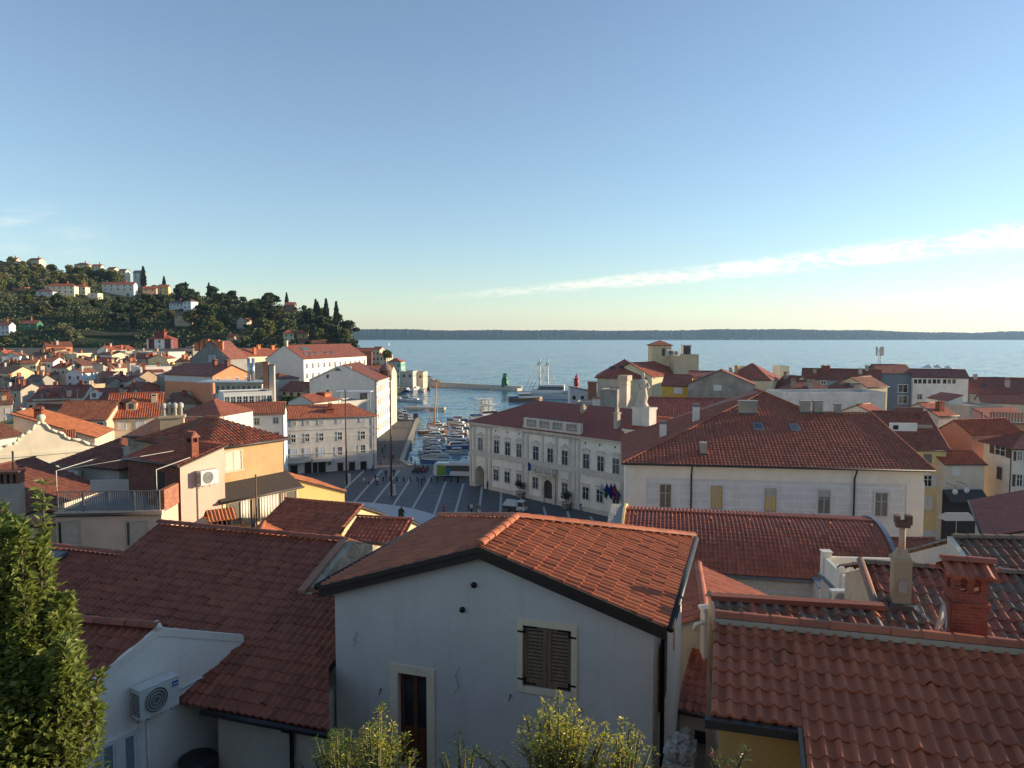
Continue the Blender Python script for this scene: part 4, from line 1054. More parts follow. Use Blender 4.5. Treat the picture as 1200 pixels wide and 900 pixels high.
def more_right_roofs():
 z = 20.0; A, B = W(1022, 690, 18.3), W(1150, 690, 18.3)
 house('tiled_house', 'plain red tile roof between the vaulted roof and the mossy grey roof', A=(1030, 690), B=(1150, 690), z=15.5, D=10.0, roof='gx', rise=1.45, wall=OFFW, tile=(.27, .085, .05), zb=9, over=.1, ns=6, tw=.26, tl=.4, gutter=False)
 O = W(1117, 631, 24.4); ang = R(-4); zb = 13; k = .42; H = O.z - zb
 r = thing('tiled_house', 'house at the edge with mossy dark grey-brown barrel tiles behind the brick chimney', 'house', (O.x, O.y, zb), ang)
 m = MB()
 def Z(y): return H + y * k
 slope(m, (0, -7.5, Z(-7.5)), (7, -7.5, Z(-7.5)), (0, 0, H), (7, 0, H), tw=.25, tl=.38, amp=.062, ns=6, step=.028, jit=.012)
 slope(m, (7, 4, H - 4 * k), (0, 4, H - 4 * k), (7, 0, H), (0, 0, H), tw=.25, tl=.38, amp=.062, ns=4, uvo=300)
 caps(m, (0, 0, H + .03), (7, 0, H + .03), .11, .4)
 ro = m.build('roof', tiles((.19, .085, .06), .6, .72), r)
 v = MB(); v.extr([(-.16, -7.5, Z(-7.5) - .35), (-.16, 0, H - .3), (-.16, 0, H + .06), (-.16, -7.5, Z(-7.5) + .06)], (.14, 0, 0), 0); v.build('verge', plaster((.62, .57, .48), .4), ro)
 w = MB(); w.bx(.05, 7, -7.2, 3.8, 0, Z(-7.4) - .1, 0); w.poly([(.03, 3.8, 0), (.03, -7.2, 0), (.03, -7.2, Z(-7.2) - .1), (.03, 0, H - .1), (.03, 3.8, H - 1.7)]); w.build('wall', plaster((.6, .56, .48), .4), r)
more_right_roofs()
# alley roofs beside the gabled house
def alley():
 P0, P1 = W(818, 662, 21.2), W(827, 722, 21.2)
 d = P1 - P0; ang = math.atan2(d.y, d.x); L = d.length; zb = 9
 r = thing('tiled_house', 'narrow alley house whose ridge runs towards the gabled house wall', 'house', (P0.x, P0.y, zb), ang)
 H = 21.2 - zb; m = MB(); hw = 3.6; k = .40
 slope(m, (0, -hw, H - hw * k), (L, -hw, H - hw * k), (0, 0, H), (L, 0, H), tw=.23, tl=.36, ns=4, uvo=0)
 slope(m, (L, hw, H - hw * k), (0, hw, H - hw * k), (L, 0, H), (0, 0, H), tw=.23, tl=.36, ns=4, uvo=500)
 caps(m, (0, 0, H + .05), (L, 0, H + .05), .13, .4)
 m.build('roof', tiles((.27, .085, .05), .35), r)
 w = MB(); w.bx(.2, L - .2, -hw + .2, hw - .2, 0, H - hw * k - .1, 0)
 for x in (.2, L - .2): w.poly([(x, -hw + .2, H - hw * k - .1), (x, hw - .2, H - hw * k - .1), (x, 0, H - .08)])
 w.build('wall', plaster((.6, .55, .46), .3), r)
 q = P1 + Vector((.02, -.1, 0))
 v = thing('vent_stack', 'small crooked white vent stack at the end of the alley ridge', 'vent', (q.x, q.y, 20.6), R(10))
 m = MB(); m.bx(-.16, .16, -.16, .16, -.8, .85, 0); m.bx(-.22, .2, -.2, .2, .85, .95, 0); m.build('shaft', plaster((.62, .59, .54), .4), v)
 m = MB(); m.tube([(-.1, -.1, .5), (-.45, -.15, .45), (-.5, -.15, .3)], .07, 0, 8); m.build('spout', plaster((.62, .59, .54), .4), v)
 house('tiled_house', 'low tiled lean-to in the alley with a white wall below', A=(796, 832), B=(846, 842), z=19.2, D=4.5, roof='shed', rise=1.3, wall=WHITE, tile=(.25, .08, .05), zb=14, over=.1, ns=6,
          wpx=[('F', 814, 857, 833, 877, 'bare')])
 h = MB(); p = W(829, 748, 20.4)
 h.lathe([(.05, -.5), (.05, .15), (.16, .17), (.16, .24), (.02, .32)], seg=12)
 o = tag(h.build('roof_cowl', paint((.33, .33, .34), .5, .4), None, p), 'small round metal cowl on the alley roof slope', 'cowl')
 b = MB(); rg = random.Random(5)
 for i in range(26):
  x, y, zz = rg.uniform(-.22, .22), rg.uniform(-.5, .5), rg.uniform(-.1, .25)
  b.box((x, y, zz), (rg.uniform(.14, .26), rg.uniform(.14, .26), rg.uniform(.1, .2)), 0, rg.uniform(0, 3), .85)
 b.bx(-.3, .3, -.6, .6, -3.0, 0.05, 0)
 p = W(797, 884, 21.4)
 tag(b.build('rubble_wall', stone((.52, .49, .43), .25), None, p, R(-18)), 'crumbling pale stone wall end at the foot of the alley', 'wall')
alley()
# ================================================================== COURTHOUSE
def court():
 z = 19.0; A, B = W(737, 541, z), W(1083, 549, z); d = B - A; L = d.length; ang = math.atan2(d.y, d.x); zb = 3.0; H = z - zb
 r = thing('courthouse', 'big white courthouse with grey block walls and a wide hipped red tile roof', 'building', (A.x, A.y, zb), ang)
 t = NT('block_stucco'); tc = t.n.new('ShaderNodeTexCoord'); sp = t.node('ShaderNodeSeparateXYZ', Vector=tc.outputs['Object'])
 cb = t.node('ShaderNodeCombineXYZ', X=t.math('ADD', sp.outputs[0], sp.outputs[1]), Y=sp.outputs[2])
 b = t.node('ShaderNodeTexBrick', Vector=cb.outputs[0], Color1=(.60, .575, .555), Color2=(.65, .625, .60), Mortar=(.76, .73, .68), Scale=1.0)
 b.inputs['Brick Width'].default_value = 1.75; b.inputs['Row Height'].default_value = .68; b.inputs['Mortar Size'].default_value = .03
 k = t.mix(t.ramp(t.noise(tc.outputs['Object'], .9, 5), [(.4, 0.0), (.8, .3)]), b.outputs['Color'], (.42, .40, .38))
 bm = t.base(k, .9, .15)
 wm = plaster((.68, .65, .59), .25)
 D_ = 16.6
 w = MB(); w.bx(0, L, 0, 16, 0, H - 1.35, 0); w.bx(0, 17, 15.5, D_, 0, H - .42, 1)
 w.bx(-.05, L + .05, -.06, 16.05, H - 1.36, H - 1.18, 1); w.bx(-.02, L + .02, -.02, 16.02, H - 1.18, H - .4, 1)
 for a, c in ((-.06, 1.55), (L - 1.35, L + .06)): w.bx(a, c, -.08, 1.0, 0, H - 1.2, 1)
 w.bx(-.3, L + .3, -.3, 16.2, H - .42, H - .2, 1); w.bx(-.5, L + .5, -.5, 16.2, H - .2, H - .05, 1)
 w.bx(-.1, L + .1, -.1, 16.1, 6.0, 6.25, 1)
 w.build('wall', [bm, wm], r)
 k_ = .44; o = .6; m = MB(); ze = H - o * k_ + .2; z8 = H + 8 * k_ + .2; ax, ay = 13.5, 11.7; za = H + ay * k_ + .2; bx_ = ax + ay - 8; rx = L - 1.7
 T = dict(tw=.32, tl=.40, amp=.07, step=.03)
 lx = ax * 8 / ay
 slope(m, (-o, -o, ze), (L + o, -o, ze), (lx, 8, z8), (rx, 8, z8), ns=4, **T)
 slope(m, (lx, 8, z8), (bx_, 8, z8), (ax, ay, za), (ax, ay, za), ns=4, uvo=24.0, **T)
 slope(m, (-o, D_ + o, ze), (-o, -o, ze), (ax, ay, za), (ax, ay, za), ns=4, uvo=400, **T)
 slope(m, (bx_, 8, z8), (bx_, D_, z8), (ax, ay, za), (ax, D_, za), ns=2, uvo=800, **T)
 slope(m, (L + o, -o, ze), (L + o, 16 + o, ze), (rx, 8, z8), (rx, 8, z8), ns=2, uvo=1200, **T)
 slope(m, (L + o, 16 + o, ze), (14, 16 + o, ze), (rx, 8, z8), (14, 8, z8), ns=0, uvo=1600)
 m.poly([(ax, D_, za), (ax, ay, za), (-o, D_ + o, ze)], 0); m.poly([(bx_, D_, z8), (ax, D_, za), (ax, D_, H), (bx_, D_, H)], 0); m.poly([(ax, D_, za), (-o, D_ + o, ze), (ax, D_ + o, ze)], 0)
 for a, c in (((-o, -o, ze), (ax, ay, za)), ((bx_, 8, z8), (ax, ay, za)), ((bx_, 8, z8), (rx, 8, z8)), ((ax, ay, za), (ax, D_, za)), ((-o, D_ + o, ze), (ax, ay, za)), ((L + o, -o, ze), (rx, 8, z8))): caps(m, (a[0], a[1], a[2] + .05), (c[0], c[1], c[2] + .05), .13, .42)
 ro = m.build('roof', tiles((.25, .082, .052), .32), r)
 bd = MB(); bd.extr([(-o, -o, ze - .08), (L + o, -o, ze - .08), (L + o, 16, ze - .08), (-o, 16, ze - .08)], (0, 0, -.06), 0); bd.build('roof_board', paint(FASCIA, .6), ro)
 g = MB(); g.tube([(-o - .05, -o - .08, ze - .02), (L + o, -o - .08, ze - .02)], .085, 0, 8); g.build('gutter', paint((.035, .03, .028), .5), ro)
 face = ((0, 0, H), (1, 0, 0), (0, -1, 0))
 dw = (d.x / L, d.y / L)
 for u, v, kind in ((780, 581, 0), (840, 583, 1), (903, 586, 1), (966, 588, 2), (1033, 591, 0)):
  s0, zt = on_wall(u, v - 14, (A.x, A.y), dw); _, zl = on_wall(u, v + 14, (A.x, A.y), dw)
  wo = add_window(r, face, s0, zt - zb - H, 1.02, zt - zl, 'plain', trim=(.66, .62, .55), sash=(.42, .41, .38))
  if kind == 1:      # curtains drawn inside, warm
   c = MB(); c.bx(s0 - .43, s0 + .43, -.03, -.021, zl - zb + .1, zt - zb - (.5 if u > 900 else .08), 0); c.build('curtain', plaster((.50, .36, .16), .4), wo)
  if kind == 2 or u == 903:
   c = MB(); c.bx(s0 - .43, s0 + .43, -.035, -.021, zt - zb - .62, zt - zb - .07, 0); c.build('roller_blind', paint((.40, .39, .37), .6), wo)
 for u in (810, 1001):
  s0, _ = on_wall(u, 560, (A.x, A.y), dw); p = MB(); p.tube([(s0, -o - .05, ze - .05), (s0, -.62, ze - .3), (s0, -.14, ze - .9), (s0, -.14, 0)], .075, 0, 8); p.build('downpipe', paint((.035, .035, .035), .5), r)
 def on_roof(u, v, y):       # front slope
  rr = ray(u, v); n_ = Vector((-math.sin(ang), math.cos(ang), 0))
  t0 = (z + .2 - CAMZ - k_ * (Vector((A.x, A.y, 0)).dot(n_))) / (rr.z - k_ * (rr.x * n_.x + rr.y * n_.y))
  p = rr * t0; q = p - Vector((A.x, A.y, 0)); c_, s_ = math.cos(-ang), math.sin(-ang)
  return q.x * c_ - q.y * s_, q.x * s_ + q.y * c_, CAMZ + p.z - zb
 for u, v, w_, h_, st in ((876, 484, 1.7, 1.1, 'wide'), (824, 531, .5, .85, 'slim'), (943, 483, .85, 1.0, 'wide'), (958, 483, .75, 1.0, 'wide'), (981, 484, .5, .8, 'slim')):
  x, y, zz = on_roof(u, v, 0)
  while y > 8.4 and u > 900: v += .5; x, y, zz = on_roof(u, v, 0)
  c = MB(); c.bx(x - w_ / 2, x + w_ / 2, y - .35, y + .35, zz - .6, zz + h_, 0); c.bx(x - w_ / 2 - .06, x + w_ / 2 + .06, y - .41, y + .41, zz + h_, zz + h_ + .12, 1); c.bx(x - w_ / 2 - .05, x + w_ / 2 + .05, y - .42, y - .35, zz - .3, zz + .05, 2)
  c.build('chimney', [plaster((.36, .33, .29), .7), paint((.33, .31, .29), .9), paint((.08, .08, .085), .5)], ro)
 for u, v in ((753, 505), (788, 491)):   # on the left hip
  q = Vector((-.0, 0, 0)); s = (v - 505) / -14.0
  x, y = (3.3, 6.2) if u == 753 else (6.6, 8.6)
  zz = H + x * k_ + .2; c = MB(); c.bx(x - .3, x + .3, y - .3, y + .3, zz - .5, zz + 1.0, 0); c.bx(x - .3, x + .3, y - .3, y + .3, zz + 1.0, zz + 1.3, 1); c.build('chimney', [plaster((.66, .64, .60), .3), paint((.2, .19, .18), .8)], ro)
 for u, v in ((888.5, 501), (931.5, 502)):
  x, y, zz = on_roof(u, v, 0); s = MB(); ww, hh = .42, .52
  cor = [(-ww, -hh), (ww, -hh), (ww, hh), (-ww, hh)]
  s.hexa([(x + a, y + b_, zz + b_ * k_ - .1) for a, b_ in cor] + [(x + a, y + b_, zz + b_ * k_ + .16) for a, b_ in cor], 0)
  s.hexa([(x + a * .78, y + b_ * .8, zz + b_ * .8 * k_ + .1) for a, b_ in cor] + [(x + a * .78, y + b_ * .8, zz + b_ * .8 * k_ + .175) for a, b_ in cor], 1); s.build('skylight', [paint((.22, .25, .29), .4), glass()], ro)
court()
# ================================================================== TOWN HALL on the square
def town_hall():
 z = 13.0; A, B = W(551, 493.5, z), W(737, 517.5, z); d = B - A; L = d.length + 4; ang = math.atan2(d.y, d.x); zb = -.1; H = z - zb; D_ = 19
 r = thing('town_hall', 'white two-storey town hall with pilasters, balcony and red hipped roof on the square', 'building', (A.x, A.y, zb), ang)
 wm = plaster((.70, .665, .58), .4); tr = plaster((.54, .50, .43), .5)
 dw = (d.x / d.length, d.y / d.length)
 def S_(u, v): s, zz = on_wall(u, v, (A.x, A.y), dw); return s, zz - zb
 aL, aR = S_(557.5, 560)[0], S_(567.5, 560)[0]; at = S_(562, 546)[1]
 w = MB(); w.bx(aR, L, 0, D_, 0, H, 0); w.bx(0, aL, 0, D_, 0, H, 0); w.bx(aL, aR, 0, D_, at, H, 0); w.bx(aL, aR, 3.5, D_, 0, at, 0)
 n = 10; rr = (aR - aL) / 2; cx = (aL + aR) / 2      # arch head
 for i in range(n):
  t0, t1 = math.pi * i / n, math.pi * (i + 1) / n
  p = [(cx - rr * math.cos(t0), 0, at - rr + rr * math.sin(t0)), (cx - rr * math.cos(t1), 0, at - rr + rr * math.sin(t1)), (cx - rr * math.cos(t1), 0, at + .01), (cx - rr * math.cos(t0), 0, at + .01)]
  w.extr(p, (0, .5, 0), 0)
 w.build('wall', wm, r)
 t = MB()
 for z0, z1, o in ((0, .9, .12), (H * .49, H * .515, .22), (H * .515, H * .57, .1), (H - .35, H, .40), (H - .6, H - .35, .22), (H - .95, H - .85, .1)):
  for a, b in (((-o), aL), (aR, L)) if z1 < 1 else ((-o, L + o),): t.bx(a, b, -o, 0, z0, z1, 0)
  t.bx(-o, 0, 0, D_, z0, z1, 0)
 t.build('cornice', tr, r)
 pil = [S_(u, 530)[0] for u in (551.5, 556, 570, 575, 613, 618, 636, 652, 668, 673, 678, 729)]
 for s in pil:
  p = MB(); p.bx(s - .28, s + .28, -.1, 0, H * .57, H - .95, 0); p.bx(s - .36, s + .36, -.16, 0, H - 1.25, H - .95, 0); p.bx(s - .3, s + .3, -.13, 0, .9, H * .49, 0)
  p.build('pilaster', tr, r)
 b = MB()
 for a, c in ((S_(552, 500)[0], S_(576, 500)[0]), (S_(613, 505)[0], S_(680, 510)[0])):
  x = a
  while x < c: b.bx(x, x + .22, -.38, -.02, H - .85, H - .6, 0); x += .75
 b.build('bracket', tr, r)
 for u in (581, 594.5, 608, 686, 703, 721):
  s, _ = S_(u, 505); q = MB(); q.bx(s - .14, s + .14, -.02, .0, H - 1.4, H - 1.05, 0); q.build('vent_hole', paint((.02, .02, .02), .9), r)
 face = ((0, 0, 0), (1, 0, 0), (0, -1, 0))
 up = [(563, 516), (582, 519.5), (595, 522), (608.5, 524.5), (628, 528), (645, 531), (662, 533.5), (687, 537.5), (704, 540), (722, 543)]
 for i, (u, v) in enumerate(up):
  s, zc = S_(u, v); hw = .58
  wo = add_window(r, face, s, 10.05, 1.4, 2.6, 'plain', trim=(.56, .52, .45), sash=(.66, .66, .64))
  hd = MB(); zt = 10.45
  if i in (0, 4, 5, 6): hd.extr([(s - .95, -.25, zt), (s + .95, -.25, zt), (s + .95, -.25, zt + .15), (s, -.25, zt + .75), (s - .95, -.25, zt + .15)], (0, .25, 0), 0)
  else:
   pts = [(s + .9 * math.cos(math.pi * k / 8), -.22, zt + .15 + .42 * math.sin(math.pi * k / 8)) for k in range(9)]
   hd.extr([(s - .9, -.22, zt), (s + .9, -.22, zt)] + pts, (0, .22, 0), 0)
  hd.build('hood', tr, wo)
 for u, v in [(581.5, 554), (594.5, 557), (608.5, 559.5), (627.5, 564), (662, 571), (686.5, 576), (703, 579.5), (722, 583)]:
  s, zc = S_(u, v); wo = add_window(r, face, s, 4.35, 1.4, 2.2, 'plain', trim=(.56, .52, .45), sash=(.66, .66, .64))
  hd = MB(); hd.bx(s - .9, s + .9, -.28, 0, 4.75, 4.95, 0); hd.build('hood', tr, wo)
 s, _ = S_(643.5, 572)
 p = MB(); hw, ht = 1.05, 4.3
 p.bx(s - hw - .7, s - hw, -.35, 0, 0, 5.1, 0); p.bx(s + hw, s + hw + .7, -.35, 0, 0, 5.1, 0); p.bx(s - hw, s + hw, -.3, 0, ht, 5.1, 0)
 for i in range(8):
  t0, t1 = math.pi * i / 8, math.pi * (i + 1) / 8
  p.extr([(s - hw * math.cos(t0), -.3, ht - hw + hw * math.sin(t0)), (s - hw * math.cos(t1), -.3, ht - hw + hw * math.sin(t1)), (s - hw * math.cos(t1), -.3, ht + .01), (s - hw * math.cos(t0), -.3, ht + .01)], (0, .3, 0), 0)
 po = p.build('portal', tr, r)
 q = MB(); q.bx(s - hw, s + hw, -.05, -.01, 0, ht, 0); q.bx(s - .04, s + .04, -.08, -.05, 0, ht, 0); q.build('door', paint((.045, .03, .022), .6, name='dark_wood'), po)
 q = MB(); x0, x1 = s - 3.0, s + 1.9; q.bx(x0, x1, -1.2, 0, 5.15, 5.45, 0); q.bx(x0, x1, -1.2, -1.05, 6.35, 6.5, 0); q.bx(x0, x0 + .15, -1.05, 0, 6.35, 6.5, 0); q.bx(x1 - .15, x1, -1.05, 0, 6.35, 6.5, 0)
 x = x0
 while x < x1: q.lathe([(.07, 0), (.12, .25), (.06, .5), (.1, .9)], (x + .1, -1.12, 5.45), 0, 6); x += .3
 for x in (x0, (x0 + x1) / 2, x1 - .3): q.bx(x, x + .3, -1.22, -.92, 5.45, 6.55, 0)
 q.build('balcony', tr, r)
 x0, x1 = S_(614.5, 500)[0], S_(681, 505)[0]; q = MB()
 q.bx(x0, x1, -.15, .45, H + .05, H + .5, 0); q.bx(x0, x1, -.15, .45, H + 1.75, H + 2.0, 0)
 for i in range(5):
  x = x0 + (x1 - x0 - .8) * i / 4; q.bx(x, x + .8, -.18, .48, H + .5, H + 1.75, 0)
 x = x0 + .9
 while x < x1 - .5: q.lathe([(.08, 0), (.15, .35), (.08, .8), (.12, 1.25)], (x, .15, H + .5), 0, 6); x += .36
 q.bx(x0 - .3, x0, -.1, .4, H, H + .6, 0)
 q.build('balustrade', tr, r)
 m = MB(); rise = 4.0; o = .55; k_ = rise / (D_ / 2); ze = H - o * k_ + .2; zr = H + rise + .2
 slope(m, (-o, -o, ze), (L + o, -o, ze), (D_ / 2, D_ / 2, zr), (L + o, D_ / 2, zr), ns=0, tw=.3, tl=.4)
 slope(m, (L + o, D_ + o, ze), (-o, D_ + o, ze), (L + o, D_ / 2, zr), (D_ / 2, D_ / 2, zr), ns=0, tw=.3, tl=.4, uvo=400)
 slope(m, (-o, D_ + o, ze), (-o, -o, ze), (D_ / 2, D_ / 2, zr), (D_ / 2, D_ / 2, zr), ns=0, tw=.3, tl=.4, uvo=800)
 m.poly([(-o, -o, ze - .02), (-o, D_ + o, ze - .02), (L + o, D_ + o, ze - .02), (L + o, -o, ze - .02)], 1)
 ro = m.build('roof', [tiles((.225, .062, .045), .2, 0, True), paint(FASCIA, .6)], r)
 def on_slope(u, v):
  rr_ = ray(u, v); n_ = Vector((-math.sin(ang), math.cos(ang), 0))
  t0 = (z + .2 - CAMZ - k_ * (Vector((A.x, A.y, 0)).dot(n_))) / (rr_.z - k_ * (rr_.x * n_.x + rr_.y * n_.y)); p = rr_ * t0
  return Vector((p.x, p.y, CAMZ + p.z))
 Lc = local((A.x, A.y), ang)
 for u, v, hh in ((723, 501, 3.4), (683.5, 483, 1.4)):
  p = on_slope(u, v); q = p - Vector((A.x, A.y, 0)); x = q.x * math.cos(ang) + q.y * math.sin(ang); y = -q.x * math.sin(ang) + q.y * math.cos(ang)
  c = MB(); c.bx(x - .4, x + .4, y - .4, y + .4, p.z - zb - .6, p.z - zb + hh * .7, 0); c.bx(x - .55, x + .55, y - .5, y + .5, p.z - zb + hh * .7, p.z - zb + hh * .76, 0); c.bx(x - .25, x + .25, y - .25, y + .25, p.z - zb + hh * .76, p.z - zb + hh, 0)
  c.build('chimney', plaster((.40, .36, .30), .7), ro)
 cols = [((.30, .02, .03), (.03, .05, .22)), ((.02, .03, .22), (.4, .02, .03)), ((.03, .04, .25), (.03, .04, .25)), ((.55, .55, .55), (.02, .12, .05))]
 labs = ['red and dark blue flag on a slanted pole by the town hall wall', 'dark blue flag with red field on a slanted pole by the town hall wall', 'plain blue flag on a slanted pole by the town hall wall', 'white and green flag on the lowest slanted pole by the town hall wall']
 for i, (u, v) in enumerate(((733, 572), (729, 576), (724, 579), (718, 583))):
  s, zz = S_(u, v)
  o_ = Lc(s, -.1, 0)
  f = thing('flag', labs[i], 'flag', (o_.x, o_.y, 3.2 - .1 * i), ang, 'flags by the town hall')
  p = MB(); p.tube([(0, 0, 0), (-1.0, -1.9, 3.2)], .035, 0, 6); p.build('flagpole', paint((.6, .6, .58), .4), f)
  c = MB(); nx, nz = 8, 6; V = []
  for a in range(nx + 1):
   for b_ in range(nz + 1):
    kx, kz = a / nx, b_ / nz
    bx_, by_, bz_ = -1.0 + kx * .62, -1.9 + kx * 1.18, 3.2 - kx * 2.0
    V.append((bx_ + .10 * math.sin(kz * 7 + kx * 6), by_ + .12 * math.sin(kz * 5 + kx * 8), bz_ - kz * 1.5 * (1 - .25 * kx)))
  F = [(a * (nz + 1) + b_, (a + 1) * (nz + 1) + b_, (a + 1) * (nz + 1) + b_ + 1, a * (nz + 1) + b_ + 1) for a in range(nx) for b_ in range(nz)]
  c.add(V, F[:len(F) // 2], 0, smooth=True); c.add(V, F[len(F) // 2:], 1, smooth=True)
  c.build('cloth', [paint(q_, .8, name='flag_cloth') for q_ in cols[i]], f)
 s, zz = S_(629.5, 538); o_ = Lc(s, -.9, 6.4)
 f = thing('flag', 'drooping blue, white and red flag on the town hall balcony', 'flag', o_, ang, 'flags by the town hall')
 p = MB(); p.tube([(.5, .5, -.6), (-.7, -.9, 1.0)], .03, 0, 6); p.build('flagpole', paint((.6, .6, .58), .4), f)
 c = MB()
 for i_ in range(3): c.hexa([(-.62 + .32 * i_, -.8 + .37 * i_, -.75), (-.32 + .32 * i_, -.45 + .37 * i_, -.85), (-.32 + .32 * i_, -.41 + .37 * i_, -.85), (-.62 + .32 * i_, -.76 + .37 * i_, -.75), (-.62 + .32 * i_, -.8 + .37 * i_, .9 - .4 * i_), (-.32 + .32 * i_, -.45 + .37 * i_, .5 - .4 * i_), (-.32 + .32 * i_, -.41 + .37 * i_, .5 - .4 * i_), (-.62 + .32 * i_, -.76 + .37 * i_, .9 - .4 * i_)], i_)
 c.build('cloth', [paint((.02, .03, .2), .8), paint((.6, .6, .6), .8), paint((.35, .03, .03), .8)], f)
 return Lc, S_
TH, TH_S = town_hall()
# white attic block with a statue, and its tiled house beside the courthouse
def statue_house():
 P0 = D(738, 480, 93); P1 = D(757, 480, 92)
 b = house('statue_house', 'narrow white corner house with attic block, beneath the tall pale statue', loc=((P0.x - .5, 94, 18.4), (P1.x, 91.5, 18.4)), A=None, B=None, z=0, D=5, roof='shed', rise=1.0, wall=(.68, .65, .60), tile=T_RED, zb=2, over=.35, ns=2, cornice=(.66, .63, .58))
 q = MB(); L = b.L; q.bx(.6, L - .2, .8, 2.3, b.H + .1, b.H + 2.4, 0); q.bx(.5, L - .1, .7, 2.4, b.H + 2.4, b.H + 2.65, 0); q.build('attic', plaster((.56, .54, .50), .4), b.r)
 p = b.at(L * .5, 1.5, b.H + 2.65)
 s = thing('statue', 'tall pale stone statue with raised head standing on the white attic block', 'statue', p, b.ang + R(40))
 m = MB()
 pr = [(.72, 0), (.66, .3), (.5, .6), (.55, .9), (.62, 1.3), (.5, 1.9), (.42, 2.4), (.5, 2.9), (.55, 3.25), (.3, 3.5), (.17, 3.62), (.24, 3.85), (.27, 4.05), (.18, 4.3), (.03, 4.42)]
 n = 18; V = []; F = []
 for i, (rr, zz) in enumerate(pr):
  for k in range(n):
   w = 2 * math.pi * k / n; f = 1 + .10 * math.sin(5 * w + zz * 3) + .06 * math.sin(9 * w - zz)
   V.append((rr * f * math.cos(w) * (1 if zz < 3.4 else .9), rr * f * math.sin(w) * .75, zz))
 for i in range(len(pr) - 1):
  for k in range(n): F.append((i * n + k, i * n + (k + 1) % n, (i + 1) * n + (k + 1) % n, (i + 1) * n + k))
 F += [tuple(range(n - 1, -1, -1)), tuple((len(pr) - 1) * n + k for k in range(n))]
 m.add(V, F, 0, smooth=True)
 m.tube([(.45, 0, 3.15), (.75, -.1, 2.6), (.5, -.4, 2.2)], [.17, .14, .1], 0, 8); m.tube([(-.45, 0, 3.15), (-.68, -.1, 2.5), (-.35, -.42, 2.35)], [.17, .14, .1], 0, 8)
 m.build('figure', plaster((.50, .47, .42), .6), s)
 m = MB(); m.bx(-.8, .8, -.7, .7, 0, .12, 0); m.hexa([(-1.0, -.5, .1), (-.4, -.5, .1), (-.4, .5, .1), (-1.0, .5, .1), (-.6, -.2, 1.5), (-.45, -.2, 1.5), (-.45, .2, 1.5), (-.6, .2, 1.5)], 0); m.build('base', plaster((.50, .47, .42), .6), s)
 A_, B_ = W(756, 497, 18.2), W(875, 494, 18.2)
 h = house('tiled_house', 'broad red tile roof behind the statue, between town hall and courthouse', loc=((18.2, 102, 18.0), (34.0, 98.6, 18.0)), D=15, roof='gx', rise=2.9, wall=WHITE, tile=(.26, .075, .05), zb=2, over=.3, ns=2, tw=.34, tl=.42)
 Lc = h.at(1.6, -1.1, h.H - 1.6)
 ac_unit('white air conditioner under the eave beside the statue house', h.at(2.2, -.75, h.H - 1.25), h.ang, 1.0)
 w = MB(); w.bx(.4, 1.6, -.04, .0, h.H - 1.3, h.H - .4, 0); w.build('window', glass(), h.r)
 p = D(732, 482, 152); c = thing('chimney_tower', 'tall square pale plaster chimney tower left of the statue', 'chimney', (p.x, p.y, 0), R(-35))
 zt = D(732, 446, 152).z
 m = MB(); m.bx(-.85, .85, -.85, .85, 0, zt, 0); m.build('shaft', plaster((.58, .50, .40), .4), c)
 m = MB(); m.bx(-1.08, 1.08, -1.08, 1.08, zt, zt + 1.1, 0); m.bx(-.95, .95, -.95, .95, zt - .8, zt - .6, 0); m.build('cap', plaster((.50, .43, .34), .5), c)
statue_house()
